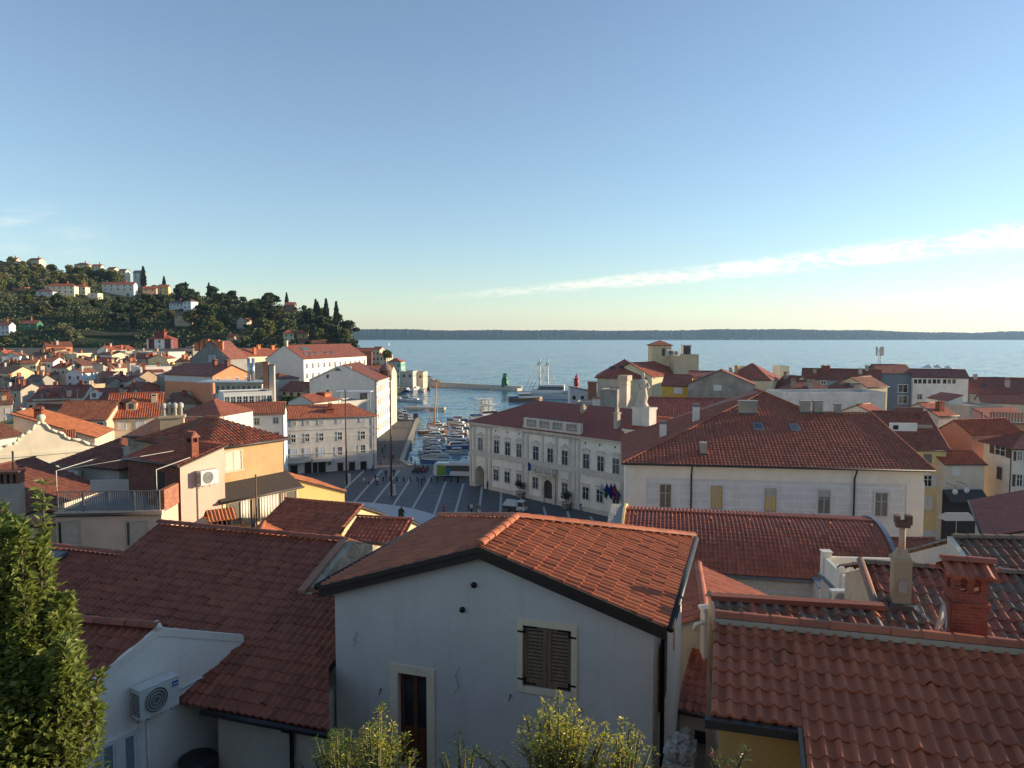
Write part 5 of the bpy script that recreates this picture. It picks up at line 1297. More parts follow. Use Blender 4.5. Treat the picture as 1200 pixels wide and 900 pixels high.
# ================================================================== LEFT OF THE SQUARE: houses below the camera
terr = house('terrace_house', 'pinkish house with a flat roof terrace and metal railing, two shuttered windows', A=(65, 603), B=(189, 601), z=20.6, D=6.0, roof='flat', wall=(.60, .44, .34), parapet=.12, dirt=.4)
def terrace_bits():
 h = terr; L = h.L; H = h.H
 for u in (80, 160):
  s, zt = on_wall(u, 612, (h.o.x, h.o.y), (math.cos(h.ang), math.sin(h.ang)))
  w = MB(); z1 = zt - h.zb; z0 = z1 - 1.25
  w.bx(s - .58, s + .58, -.07, 0, z0 - .08, z0, 0); w.bx(s - .58, s - .5, -.06, 0, z0, z1, 0); w.bx(s + .5, s + .58, -.06, 0, z0, z1, 0); w.bx(s - .58, s + .58, -.06, 0, z1, z1 + .08, 0)
  wo = w.build('window', plaster((.40, .34, .28), .3), h.r)
  b = MB(); n = 14
  for i in range(n): b.bx(s - .36, s + .5, -.03, 0, z0 + (z1 - z0) * i / n, z0 + (z1 - z0) * (i + .82) / n, 0)
  b.build('roller_blind', paint((.55, .45, .33), .7), wo)
  b = MB(); b.bx(s - .5, s - .36, -.02, .0, z0, z1, 0); b.build('pane', glass(), wo)
 g = MB(); g.tube([(-.1, -.12, H - .02), (L + .05, -.12, H - .02)], .09, 0, 8); g.build('gutter', paint((.07, .05, .045), .5), h.r)
 r = MB(); z = H + .12
 for zz in (.15, 1.05): r.bx(.1, L - .1, .05, .09, z + zz, z + zz + .045, 0)
 n = 46
 for i in range(n + 1): r.bx(.1 + (L - .2) * i / n - .012, .1 + (L - .2) * i / n + .012, .06, .08, z, z + 1.05, 0)
 for i in range(5): r.bx(.1 + (L - .2) * i / 4 - .025, .1 + (L - .2) * i / 4 + .025, .04, .1, z, z + 1.1, 0)
 r.build('railing', paint((.26, .245, .22), .5, .3, name='railing_metal'), h.r)
 pm = paint((.45, .43, .39), .5, .3, name='railing_metal')
 for x in (.05, L - .25):
  p = MB(); p.tube([(x, .15, H), (x, .15, H + 2.3), (x + .9, 2.6, H + 2.55)], .03, 0, 8); p.build('awning_post', pm, h.r)
 p = MB(); p.tube([(.05, .15, H + 2.3), (L * .8, 4.8, H + 2.6)], .02, 0, 6); p.build('awning_post', pm, h.r)
 b = MB(); b.bx(L - .22, L + .06, .3, 2.6, H, H + 1.15, 0); b.build('brick_parapet', brick((.45, .16, .09), (.35, .24, .18), 1.0), h.r)
 f = MB(); f.bx(-1, L - 1.8, 5.8, 6.0, H, H + .7, 0); f.build('back_wall', plaster((.55, .50, .44), .4), h.r)
 for x, y in ((L * .88, 2.0), (L * .78, 1.8)):
  q = MB(); q.lathe([(.16, 0), (.24, .35), (.26, .37), (.2, .37)], (x, y, H + .06), 0, 10); q.build('flower_pot', paint((.25, .1, .06), .8), h.r)
terrace_bits()
tan = house('tan_house', 'tall tan plaster house with hipped red roof and a closed cream double shutter', A=(243, 524.5), B=(331.5, 512.5), z=23.3, D=7.2, roof='hip', rise=1.25, wall=(.50, .34, .185), tile=(.29, .085, .048), over=.35, ns=6, tw=.24, tl=.36, dirt=.55, lichen=.25, vary=.65,
   wpx=[('F', 262.5, 529, 282, 551, 'closed', dict(trim=(.60, .52, .38), shut=(.70, .64, .50)))])
annex = house('brick_annexe', 'low red-roofed annexe with brick chimney against the tan house', A=(150, 537), B=(211, 546), z=22.7, D=2.9, roof='shed', rise=.75, wall=(.62, .47, .37), tile=(.26, .078, .045), over=.2, ns=6, chim=[(.94, .35, .55, .95, 'roofed')], wallmat=brick((.26, .085, .055), (.18, .12, .10), 1.0))
q_ = MB(); q_.poly([(annex.L + .03, -.03, 0), (annex.L + .03, annex.D, 0), (annex.L + .03, annex.D, annex.H + .68), (annex.L + .03, -.03, annex.H - .02)]); q_.build('side_wall', plaster((.56, .41, .34), .35), annex.r)
q_ = MB(); q_.bx(annex.L * .55, annex.L * .7, -.02, .0, annex.H - 2.6, annex.H - .5); q_.build('door', paint((.03, .022, .02), .7), annex.r)
ac_unit('white air conditioner on the pink annexe wall beside the tan house', annex.at(annex.L + .55, 1.5, annex.H - 1.25), annex.ang + R(90), 1.15)
kit = house('kitchen_annexe', 'glazed balcony room under a dark lean-to roof with curtains and laundry outside', A=(261, 587), B=(349, 569.5), z=20.2, D=1.9, roof='shed', rise=.95, wall=(.62, .52, .34), tile=(.07, .052, .04), over=.25, ns=0, tw=.3, tl=.3, vary=.2, dirt=.3)
kit.roof.data.materials[0] = paint((.060, .045, .036), .85, name='roofing_felt')
def kitchen_bits():
 h = kit; L, H = h.L, h.H
 g = MB(); g.bx(.35, L - .15, -.02, .0, H - 1.55, H - .25, 0); wo = g.build('window', glass(), h.r)
 f = MB()
 for k in range(6): f.bx(.3 + (L - .45) * k / 5 - .03, .3 + (L - .45) * k / 5 + .03, -.05, 0, H - 1.55, H - .2, 0)
 f.bx(.3, L - .12, -.06, 0, H - 1.62, H - 1.55, 0); f.bx(.3, L - .12, -.06, 0, H - .25, H - .15, 0); f.build('window_frame', paint((.30, .24, .18), .6), wo)
 cm = [plaster((.70, .66, .58), .1), plaster((.42, .33, .24), .2)]
 for x0, x1, k in ((1.15, 1.75, 0), (1.95, 2.1, 1), (2.5, 3.9, 0), (4.05, 4.5, 1)):
  c = MB(); n = int((x1 - x0) / .03); V = []
  for i in range(n + 1):
   x = x0 + (x1 - x0) * i / n; y = -.10 + .035 * math.sin(i * .9) + .015 * math.sin(i * 2.3)
   V += [(x, y, H - 1.75), (x, y * .9, H - .2)]
  c.add(V, [(2 * i, 2 * i + 2, 2 * i + 3, 2 * i + 1) for i in range(n)], 0, smooth=True)
  o = c.build('curtain', cm[k], h.r); md = o.modifiers.new('thick', 'SOLIDIFY'); md.thickness = .008
 items = [(2.55, .55, (.66, .66, .64), 'white towel'), (3.15, .6, (.68, .67, .65), 'white sheet'), (3.8, .55, (.62, .60, .57), 'off-white pillowcase'), (4.4, .6, (.66, .65, .63), 'white shirt'), (2.05, .35, (.16, .22, .38), 'blue cloth'), (1.5, .3, (.10, .12, .2), 'navy sock pair')]
 o_ = h.at(0, 0, 0)
 ln = thing('washing_line', 'washing line stretched outside the glazed balcony room', 'washing line', (h.o.x, h.o.y, h.zb), h.ang)
 for y in (-.55, -.8):
  m = MB(); m.tube([(1.2, y, H - 1.35), (3, y, H - 1.42), (L + .1, y, H - 1.35)], .01, 0, 5); m.build('line', paint((.4, .4, .4), .5), ln)
 for x in (1.2, L + .05):
  m = MB(); m.bx(x - .02, x + .02, -.85, 0, H - 1.38, H - 1.34, 0); m.build('bracket', paint((.3, .3, .3), .5), ln)
 labs = ['white towel hanging first among the large washing on the line', 'white sheet hanging second on the washing line', 'off-white pillowcase hanging third on the washing line', 'last white shirt on the washing line near the yellow house', 'blue cloth hanging on the washing line by the curtain', 'narrow navy garment hanging beside the blue cloth']
 for i, (x, w_, c, nm) in enumerate(items):
  m = MB(); V = []; n = 8; hh = .95 if i < 4 else .6
  for a in range(n + 1):
   xx = x + w_ * a / n; yy = -.55 if i % 2 else -.8
   V += [(xx, yy + .03 * math.sin(a * 1.3 + i), -hh), (xx, yy, 0)]
  m.add(V, [(2 * a, 2 * a + 2, 2 * a + 3, 2 * a + 1) for a in range(n)], 0, smooth=True)
  ob = m.build('hung_laundry', plaster(c, .1), None, (h.o.x, h.o.y, h.zb + H - 1.40), h.ang); md = ob.modifiers.new('thick', 'SOLIDIFY'); md.thickness = .012
  tag(ob, labs[i], 'laundry', 'laundry on the washing line')
 p = Wg(301, 622, 6.5); b_, t_ = D(301, 622, 43), D(301, 556, 43)
 m = MB(); m.tube([(0, 0, b_.z - 4), (0, 0, t_.z)], .05, 0, 8); tag(m.build('pole', paint((.16, .10, .06), .7), None, (b_.x, b_.y, 0)), 'thin rusty pole in front of the glazed balcony room', 'pole')
 c = D(258, 606, 40); r = thing('tiled_chimney', 'dark openwork chimney under a small orange tiled roof below the lean-to', 'chimney', (c.x, c.y, c.z - .9), R(35))
 m = MB(); m.bx(-.55, .55, -.4, .4, -2, .35, 0); m.build('stack', plaster((.36, .27, .18), .6), r)
 m = MB()
 for x in (-.5, -.25, 0, .25, .5):
  for y in (-.36, .36): m.bx(x - .05, x + .05, y - .05, y + .05, .35, .85, 0)
 m.bx(-.42, .42, -.28, .28, .35, .8, 1); m.build('grille', [paint((.06, .04, .03), .8), paint((.015, .013, .012), .9)], r)
 m = MB(); slope(m, (-.75, -.62, .85), (.75, -.62, .85), (-.75, 0, 1.35), (.75, 0, 1.35), tw=.2, tl=.4, ns=6); slope(m, (.75, .62, .85), (-.75, .62, .85), (.75, 0, 1.35), (-.75, 0, 1.35), tw=.2, tl=.4, ns=6, uvo=40); m.bx(-.7, .7, -.55, .55, .82, .86, 0)
 m.build('cap', tiles((.42, .16, .07), .4), r)
kitchen_bits()
yel = house('yellow_house', 'yellow plaster house with sloping tiled verge and two air conditioners facing the square', loc=((-16.3, 52, 18.35), (-12.55, 55, 18.35)), A=None, B=None, z=0, D=6, roof='shedr', rise=1.75, wall=(.68, .52, .22), tile=(.36, .13, .06), over=.12, ns=4, dirt=.3)
ac_unit('upper white air conditioner on the yellow house wall', yel.at(1.35, -.5, yel.H - .75), yel.ang, .95)
ac_unit('lower white air conditioner on the yellow house wall, nearer the square', yel.at(2.9, -.5, yel.H - 1.15), yel.ang, .95)
r1 = house('tiled_house', 'low red tile roof with cream gable beside the washing line', loc=((-14.2, 41.3, 19.2), (-9.6, 39.7, 19.2)), A=None, B=None, z=0, D=5.1, roof='gx', rise=1.0, wall=(.60, .48, .30), tile=(.29, .088, .05), over=.2, ns=4, dirt=.5)
ac_unit('white air conditioner on the cream gable of the low red roof', r1.at(r1.L + .5, .6, r1.H - .95), r1.ang + R(90), .85)
house('tiled_house', 'smallest roof with bright orange tiles between washing line and dark tile roof', loc=((-14.4, 37.0, 18.9), (-11.6, 37.6, 18.9)), A=None, B=None, z=0, D=3.0, roof='gy', rise=.75, wall=(.55, .47, .36), tile=(.36, .125, .06), over=.15, ns=4)
r3 = house('tiled_house', 'small red tile roof with sunlit cream gable just left of the gabled house roof', A=(405, 633), B=(466, 637), z=19.6, D=3.4, roof='gx', rise=.7, wall=(.62, .50, .32), tile=(.29, .085, .05), over=.15, ns=6, dirt=.4)
house('tiled_house', 'low stone-walled house with a sunlit orange roof edge under the small red roof', loc=((-9.8, 32.8, 19.0), (-6.3, 31.8, 19.0)), A=None, B=None, z=0, D=4.0, roof='shedr', rise=.9, wall=(.50, .42, .28), tile=(.40, .15, .07), over=.15, ns=4, wallmat=stone((.48, .40, .28), .4))
# ---- left edge
br = house('brown_roof_house', 'house with a broad dark brown tile roof and plaster chimney at the edge', loc=((-31.8, 46.5, 18.6), (-30.8, 55.0, 18.6)), A=None, B=None, z=0, D=11, roof='gx', rise=2.1, wall=(.60, .56, .5), tile=(.17, .062, .045), over=.3, ns=4, vary=.5)
c_ = D(14, 585, 44); add_chim = thing('brick_topped_chimney', 'grey plaster chimney with brick arcaded top at the edge, above the brown roof', 'chimney', (c_.x, c_.y, c_.z), R(10))
def chim_e():
 m = MB(); m.bx(-.55, .55, -.4, .4, -2.5, 1.0, 0); m.build('shaft', plaster((.42, .38, .33), .5), add_chim)
 m = MB()
 for x in (-.5, -.17, .17, .5): m.bx(x - .09, x + .09, -.36, .36, 1.0, 1.6, 0)
 m.bx(-.62, .62, -.46, .46, 1.6, 1.75, 0); m.build('top', brick((.32, .12, .08)), add_chim)
 m = MB(); m.bx(-.45, .45, -.3, .3, 1.0, 1.55, 0); m.build('flue', paint((.02, .018, .016), .9), add_chim)
 m = MB(); m.tube([(.15, 0, 1.7), (.15, 0, 2.9)], .06, 0, 8); m.build('pipe', paint((.06, .055, .05), .6), add_chim)
chim_e()
house('grey_gable_house', 'whitewashed gable house with one small dark window below the brown roof', A=(12, 609), B=(63, 604), z=17.9, D=6, roof='gy', rise=.9, wall=(.62, .60, .58), tile=T_DARK, over=.1, ns=4, wpx=[('F', 33, 609, 46, 619, 'bare')])
cw = house('cream_shed', 'sunlit cream lean-to with two air conditioners behind the laurel', A=(-22, 622), B=(40, 628), z=18.6, D=3, roof='shedb', rise=.5, wall=(.66, .58, .42), tile=(.42, .17, .08), over=.1, ns=4)
ac_unit('white air conditioner on the cream lean-to, upper', cw.at(cw.L - .6, -.5, cw.H - .9), cw.ang, .9); ac_unit('white air conditioner on the cream lean-to, lowest', cw.at(cw.L - .05, -.5, cw.H - 1.7), cw.ang, .9)
gh = house('grey_hip_house', 'dark hip-roofed grey house with a cluster of chimney pots', A=(69, 541), B=(139, 547), z=20.0, D=8.5, roof='hip', rise=1.6, wall=(.44, .42, .40), tile=(.19, .07, .05), over=.4, ns=4, vary=.6, chim=[(.93, .2, 1.0, 1.0, 'pots', (.42, .40, .36))], dirt=.6)
ac_unit('grey air conditioner on the dark hip-roofed grey house', gh.at(2.2, -.5, gh.H - 1.2), gh.ang, .95)
house('tiled_house', 'old mossy tile roof running up to the tan house wall', A=(152, 511), B=(200, 512), z=22.4, D=4, roof='shed', rise=.9, wall=(.42, .36, .28), tile=(.20, .08, .055), over=.3, ns=4, lichen=.5, wallmat=stone((.40, .34, .26), .5))
p_ = D(203, 524, 52); tw_ = thing('chimney_stack', 'thick pale chimney with four flue pots behind the tan house', 'chimney', (p_.x, p_.y, p_.z), R(20))
def stack4():
 m = MB(); m.bx(-.75, .75, -.6, .6, -3, 2.1, 0); m.bx(-.85, .85, -.7, .7, 2.1, 2.25, 0); m.build('shaft', plaster((.50, .40, .28), .6), tw_)
 for k in range(4):
  m = MB(); m.lathe([(.13, 2.25), (.12, 2.75), (.2, 2.8), (.2, 3.05), (.06, 3.15)], (-.54 + .36 * k, .1 * (k % 2), 0), 0, 10); m.build('flue_pot', plaster((.44, .42, .38), .4), tw_)
stack4()
# baroque church pediment
def pediment():
 A, B = W(-6, 534, 18.2), W(84, 534, 18.2)
 r = thing('church_front', 'curved white baroque church pediment catching the sun', 'church', (A.x, A.y, 2), R(38))
 L = (B - A).length * 1.22; k = L / 90.0
 top = [(0, 531), (6, 526), (14, 524), (18, 522), (20, 518), (24, 515), (30, 512), (34, 506), (38, 504), (42, 506), (46, 512), (52, 515), (57, 517), (59, 521), (63, 523), (72, 525), (80, 530), (90, 532)]
 H = 18.2 - 2
 P = [(x * k, 0, H + (534 - v) * k) for x, v in top]
 m = MB(); m.extr([(L, 0, 0), (0, 0, 0)][::-1] + P[::-1], (0, .8, 0), 0); m.build('wall', plaster((.66, .60, .48), .35), r)
 m = MB()
 for a, b in zip(P[:-1], P[1:]): m.tube([(a[0], -.08, a[2]), (b[0], -.08, b[2])], .14, 0, 6)
 m.bx(0, L, -.2, 0, H - .3, H, 0); m.build('moulding', plaster((.66, .61, .50), .3), r)
 m = MB(); m.lathe([(.25, 0), (.4, .3), (.4, .55), (.25, .7), (.05, .75)], (41 * k - .2, .3, H + 30 * k), 0, 10); m.build('finial', plaster((.6, .56, .46), .3), r)
pediment()
house('tiled_house', 'low orange-red roof beside the church pediment', A=(52, 522), B=(86, 520), z=17.4, D=6, roof='gx', rise=1.2, wall=OFFW, tile=T_ORANGE, over=.2, ns=2)
house('tiled_house', 'flat brown roof at the edge behind the church pediment', A=(-20, 517), B=(28, 510), z=17.5, D=9, roof='gx', rise=1.6, wall=OFFW, tile=T_BROWN, over=.2, ns=2)
house('yellow_long_house', 'yellow-ochre low terrace block at the edge with planted roof', A=(-15, 502), B=(28, 501), z=16.6, D=8, roof='flat', wall=(.60, .44, .18), wins=[('F', 4, 1.2, .9, 1.2, 'bare')])
pg = house('pink_gable_house', 'pink house whose single roof edge slopes down past its gable', loc=((-65.5, 97.0, 16.4), (-56.3, 99.5, 16.4)), A=None, B=None, z=0, D=9, roof='shedr', rise=3.3, wall=(.62, .46, .36), tile=(.40, .15, .075), over=.3, ns=2, chim=[(.28, .1, .9, 1.3, 'roofed')], wins=[('F', [.14], [1.2], 1.0, 1.3, 'open')])
oh = house('orange_roof_house', 'pink-walled house with a long orange tile roof and pale shutters', A=(63, 491.5), B=(124, 491), z=17.5, D=8.5, roof='gx', rise=2.3, wall=(.60, .40, .30), tile=(.34, .12, .06), over=.3, ns=2, wpx=[('F', 91.5, 496, 99, 506, 'closed'), ('F', 114, 494.5, 121, 504.5, 'open'), ('F', 115, 515, 122, 523, 'open')], dirt=.25)
cr = house('cream_dormer_house', 'cream house with tile roof, single dormer and closed white shutters', A=(125.5, 489), B=(186, 487), z=17.5, D=10, roof='gx', rise=3.2, wall=(.64, .56, .40), tile=(.31, .095, .052), over=.45, ns=2, chim=[(.88, .3, .8, 1.0, 'slab', (.6, .5, .36))],
           wpx=[('F', 138.5, 493.5, 147, 503, 'closed'), ('F', 160, 492.5, 169, 502, 'closed'), ('F', 140, 512.5, 148, 522, 'open')], dirt=.3)
def dormer(h, fx, fy, w, hh, c, tile, dp=2.6):
 x, y = fx * h.L, fy * h.D; z = h.hz(x, y)
 m = MB(); m.bx(x - w / 2, x + w / 2, y, y + dp, z - .4, z + hh, 0)
 m.extr([(x - w / 2, y, z + hh), (x + w / 2, y, z + hh), (x, y, z + hh + w * .28)], (0, dp, 0), 0)
 d = m.build('dormer', plaster(c, .3), h.roof)
 m = MB(); e = .15; zr = z + hh + w * .28 + .1
 slope(m, (x + w / 2 + e, y - e, z + hh), (x + w / 2 + e, y + dp, z + hh), (x, y - e, zr), (x, y + dp, zr), ns=0); slope(m, (x - w / 2 - e, y + dp, z + hh), (x - w / 2 - e, y - e, z + hh), (x, y + dp, zr), (x, y - e, zr), ns=0)
 m.build('dormer_roof', tiles(tile, .4, 0, True), d)
 m = MB(); m.bx(x - w * .25, x + w * .25, y - .04, y, z + hh * .25, z + hh * .9, 0); m.build('dormer_window', glass(), d)
dormer(cr, .45, .12, 1.5, 1.2, (.60, .46, .32), (.3, .1, .055))
house('white_hip_house', 'white house with red hip roof left of the long white row', A=(207, 485), B=(258, 486.5), z=16.0, D=10, roof='hip', rise=2.2, wall=(.66, .63, .56), tile=(.27, .09, .055), over=.4, ns=0, wpx=[('F', 213, 489, 219.5, 494, 'bare'), ('F', 237, 488.5, 243.5, 494, 'bare')])
wr = house('white_row_house', 'long plain white house with red roof adjoining the grey square house', A=(258, 486.5), B=(332, 485), z=14.6, D=7, roof='gx', rise=2.0, wall=(.70, .69, .67), tile=(.26, .085, .05), over=.3, ns=0, dirt=.15,
           wpx=[('F', 259.5, 490, 265, 494.5, 'plain'), ('F', 277, 490, 283, 498, 'plain'), ('F', 298, 490, 304, 498, 'plain'), ('F', 320, 489, 326.5, 496.5, 'plain'), ('F', 321, 506.5, 327, 514, 'plain')], wk=dict(trim=(.66, .65, .63)), pipe=(.99,))
def grp(u0, v0, w, h): return (u0 - w / 2, v0 - h / 2, u0 + w / 2, v0 + h / 2)
sqw = []
for u, v in ((344, 496.5), (359.5, 495.7), (376, 495)): sqw.append(('F', *grp(u, v, 5.5, 4.6), 'closed', dict(shut=(.42, .42, .42))))
for u, v in ((398, 493.5), (424.7, 492)): sqw.append(('F', *grp(u, v, 5.5, 4.6), 'closed', dict(shut=(.56, .56, .55))))
for u, v in ((343.7, 514), (360, 513), (376.3, 512.2), (398.2, 511), (425, 510)): sqw.append(('F', *grp(u, v, 5.2, 9), 'plain', dict(sash=(.66, .66, .64))))
for u, v in ((344.2, 531.5), (360.2, 530.5), (376.7, 529.5)): sqw.append(('F', *grp(u, v, 7, 10), 'closed', dict(shut=(.62, .65, .70))))
for u, v in ((398.2, 528.5), (425.3, 526)): sqw.append(('F', *grp(u, v, 5.2, 9.5), 'open', dict(shut=(.66, .66, .66))))
sq = house('square_house', 'grey-white three-storey house with shops, red roof, facing the square by the tall poles', A=(331.5, 491), B=(441, 486.5), z=12.15, D=10, roof='hipr', rise=2.3, wall=(.55, .54, .52), tile=(.30, .095, .05), over=.4, ns=0, wpx=sqw, dirt=.5, zb=-.05, pipe=(.965,), chim=[(.50, .2, 1.8, .5, 'slab'), (.52, .35, .8, 1.0, 'box')])
def shops():
 h = sq; f = (h.o.x, h.o.y); dw = (math.cos(h.ang), math.sin(h.ang))
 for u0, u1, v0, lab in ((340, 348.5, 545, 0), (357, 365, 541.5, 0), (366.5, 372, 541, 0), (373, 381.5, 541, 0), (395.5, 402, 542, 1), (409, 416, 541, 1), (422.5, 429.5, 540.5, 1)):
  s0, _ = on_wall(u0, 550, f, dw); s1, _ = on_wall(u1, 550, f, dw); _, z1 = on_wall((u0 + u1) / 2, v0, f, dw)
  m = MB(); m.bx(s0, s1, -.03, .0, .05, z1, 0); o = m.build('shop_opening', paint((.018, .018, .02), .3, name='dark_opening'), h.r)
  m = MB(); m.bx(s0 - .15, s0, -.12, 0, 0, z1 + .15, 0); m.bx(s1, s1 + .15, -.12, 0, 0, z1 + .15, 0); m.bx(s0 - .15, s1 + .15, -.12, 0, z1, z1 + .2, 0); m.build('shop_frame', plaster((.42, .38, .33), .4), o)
 for u0, u1, v in ((331.5, 357, 541), (366, 389, 539)):
  s0, zz = on_wall(u0, v, f, dw); s1, _ = on_wall(u1, v, f, dw); m = MB()
  m.hexa([(s0, -1.2, zz - .35), (s1, -1.2, zz - .35), (s1, 0, zz - .3), (s0, 0, zz - .3), (s0, -1.2, zz - .2), (s1, -1.2, zz - .2), (s1, 0, zz + .35), (s0, 0, zz + .35)]); m.build('awning', paint((.50, .45, .38), .8), h.r)
 m = MB(); s, zz = on_wall(386, 542, f, dw); m.bx(s - .3, s + .3, -.35, -.28, zz - .45, zz + .45, 0); m.build('shop_sign', paint((.02, .16, .09), .5), h.r)
 m = MB(); m.bx(0, h.L, -.08, 0, h.H * .64, h.H * .655, 0); m.bx(0, h.L, -.1, 0, h.H * .78, h.H * .80, 0); m.bx(0, h.L, -.14, 0, h.H * .345, h.H * .36, 0); m.build('string_course', plaster((.54, .53, .51), .3), h.r)
shops()
# ================================================================== RIGHT-HAND HOUSES (between the courthouse and the sea)
def h_(name, label, A=None, B=None, z=0, D=8, roof='gx', rise=2.0, wall=WHITE, tile=T_DARK, **kw):
 return house(name, label, A, B, z, D, roof, rise, wall, tile, **kw)
yh = h_('yellow_town_house', 'tall pale yellow house with open shutters and a terrace cut into its roof', (1047, 525), (1109, 526), 15.0, 14, 'gx', 4.2, (.64, .52, .28), T_DARK, over=.5, cornice=(.62, .55, .42), zb=0, ns=2, tw=.3,
  wpx=[('F', 1082, 532, 1092, 543, 'bare'), ('F', 1082, 557, 1092, 570, 'open', dict(shut=(.62, .62, .60))), ('F', 1081, 583, 1092, 597, 'closed')])
def yh_bits():
 h = yh
 m = MB(); z = h.hz(0, 3.0); m.bx(.6, h.L * .62, 3.0, 3.3, z - .3, z + 1.25, 0); m.bx(h.L * .62, h.L * .96, 3.6, 3.8, z - .1, z + .95, 1); m.bx(.6, h.L * .96, 3.3, 6.5, z - .6, z + .02, 1)
 m.build('dormer', [plaster((.66, .65, .62), .2), plaster((.3, .27, .24), .4)], h.roof)
 m = MB(); m.bx(1.0, 1.7, 2.97, 3.0, z + .35, z + .95, 0); m.build('dormer_window', glass(), h.roof)
 m = MB(); m.bx(h.L * .58, h.L * .98, -1.2, 0, 2.9, 3.1, 0); m.hexa([(h.L * .5, -1.6, 3.0), (h.L, -1.6, 3.0), (h.L, 0, 3.9), (h.L * .5, 0, 3.9), (h.L * .5, -1.6, 3.06), (h.L, -1.6, 3.06), (h.L, 0, 3.96), (h.L * .5, 0, 3.96)]); m.build('awning', paint((.58, .56, .52), .8), h.r)
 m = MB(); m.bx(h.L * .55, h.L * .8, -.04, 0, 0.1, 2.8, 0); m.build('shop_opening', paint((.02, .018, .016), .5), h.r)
 m = MB(); m.bx(h.L * .4, h.L * .95, 6.6, 7.2, h.H + 3.4, h.H + 4.9, 0); m.build('roof_hatch', paint((.2, .09, .07), .8), h.roof)
yh_bits()
h_('pink_red_house', 'red-pink plaster gable house with a dark tile roof behind the white corner house', loc=((62.8, 109, 16.2), (64.3, 103.2, 16.2)), D=9, roof='gy', rise=1.7, wall=(.42, .20, .165), tile=T_RED, over=.15, zb=2, ns=2, dirt=.45)
h_('archway_house', 'low cream house spanning the alley with a dark passage below', (1108, 544), (1154, 544), 13.2, 6, 'gx', 1.2, (.56, .50, .42), T_RED, zb=0, over=.25, ns=2, wpx=[('F', 1116, 547, 1125, 557, 'closed')])
def arch_bits():
 p = W(1131, 560, 0); A_ = W(1109, 605, 0)
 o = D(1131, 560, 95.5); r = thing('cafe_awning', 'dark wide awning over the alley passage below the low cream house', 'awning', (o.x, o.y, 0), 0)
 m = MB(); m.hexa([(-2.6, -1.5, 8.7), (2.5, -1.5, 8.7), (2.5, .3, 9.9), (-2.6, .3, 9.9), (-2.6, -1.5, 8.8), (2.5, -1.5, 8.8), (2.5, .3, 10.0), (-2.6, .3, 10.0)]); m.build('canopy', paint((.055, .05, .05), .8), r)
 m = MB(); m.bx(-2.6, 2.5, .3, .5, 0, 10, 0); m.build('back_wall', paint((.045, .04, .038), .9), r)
 for k, (x, z) in enumerate(((-1.3, 6.6), (.2, 7.0))):
  l = D(1131 + x * 9, 577 + k * -2, 93); q = thing('street_lamp', ['white globe lamp hanging in the alley passage, nearer the yellow house', 'white globe lamp hanging in the alley passage, nearer the white corner house'][k], 'lamp', (l.x, l.y, l.z), 0, 'globe lamps in the alley')
  m = MB(); m.lathe([(.05, .45), (.2, .4), (.32, .15), (.3, -.1), (.12, -.3), (.02, -.32)][::-1], mat=0, seg=12); m.build('globe', paint((.55, .55, .53), .3), q)
  m = MB(); m.tube([(0, 0, .4), (0, 0, .8), (0, 2.2, .8)], .03, 0, 6); m.build('arm', paint((.03, .03, .03), .5), q)
 c = D(1121, 608, 88);
 m = MB(); m.hexa([(-1.9, -1, 0), (1.9, -1, 0), (1.9, 1, 0), (-1.9, 1, 0), (-1.4, -.1, .75), (1.4, -.1, .75), (1.4, .1, .75), (-1.4, .1, .75)]); m.bx(-.03, .03, -.03, .03, -2.4, 0); tag(m.build('parasol', paint((.50, .45, .36), .8), None, c), 'beige rectangular cafe parasol by the yellow town house', 'parasol')
arch_bits()
wc = h_('white_corner_house', 'white corner house with brown shutters at the edge beyond the courthouse', (1153, 516), (1187, 524.5), 15.6, 10, 'hip', 1.7, (.66, .62, .55), (.17, .06, .045), over=.45, zb=0, ns=2,
  wpx=[('F', 1166.5, 523, 1178.5, 534, 'open', dict(shut=(.09, .05, .035))), ('F', 1168.5, 547, 1175, 562, 'closed', dict(shut=(.09, .05, .035))), ('F', 1166.5, 580, 1172.5, 593, 'closed', dict(shut=(.09, .05, .035))), ('R', 1192, 529, 1198, 540, 'open', dict(shut=(.10, .06, .045))), ('R', 1191, 556, 1198, 570, 'open', dict(shut=(.10, .06, .045)))], pipe=(.98,))
def corner_terrace():
 o = D(1160, 494, 112); r = thing('roof_deck', 'wooden-railed roof deck on thin posts above the white corner house', 'terrace', (o.x, o.y, o.z), R(-25))
 m = MB(); m.bx(0, 9, 0, 5, -.3, 0, 0); m.build('floor', paint((.2, .17, .14), .8), r)
 m = MB();
 for x in np.linspace(0, 8.9, 24): m.bx(x, x + .28, 0, .06, .1, 1.4, 0)
 m.bx(0, 9, -.02, .1, 1.4, 1.5, 0); m.build('railing', paint((.24, .20, .15), .8), r)
 for x in (-1.0, 4.5):
  m = MB(); m.tube([(x, .1, -8), (x, .1, 1.5)], .11, 0, 8); m.build('post', paint((.10, .07, .055), .6), r)
 h_('terrace_top_house', 'cream walled house with square columns carrying the roof deck at the edge', loc=((o.x + 3, o.y + 1.5, o.z - .4), (o.x + 11, o.y - 2, o.z - .4)), D=7, roof='flat', wall=(.58, .50, .38), parapet=.05, zb=3, wins=[('F', 3, .5, 1.0, 1.2, 'plain')])
corner_terrace()
h_('red_roof_house', 'smooth red-roofed house with two bright skylights at the edge beside the mossy roof', (1144, 588), (1161, 628), 18.0, 12, 'gx', 2.0, (.55, .48, .40), (.23, .075, .055), over=.4, zb=5, ns=4, tw=.3, vary=.3, sky=[(.62, .30, 1.5, 1.1), (.8, .32, 1.3, 1.0)])
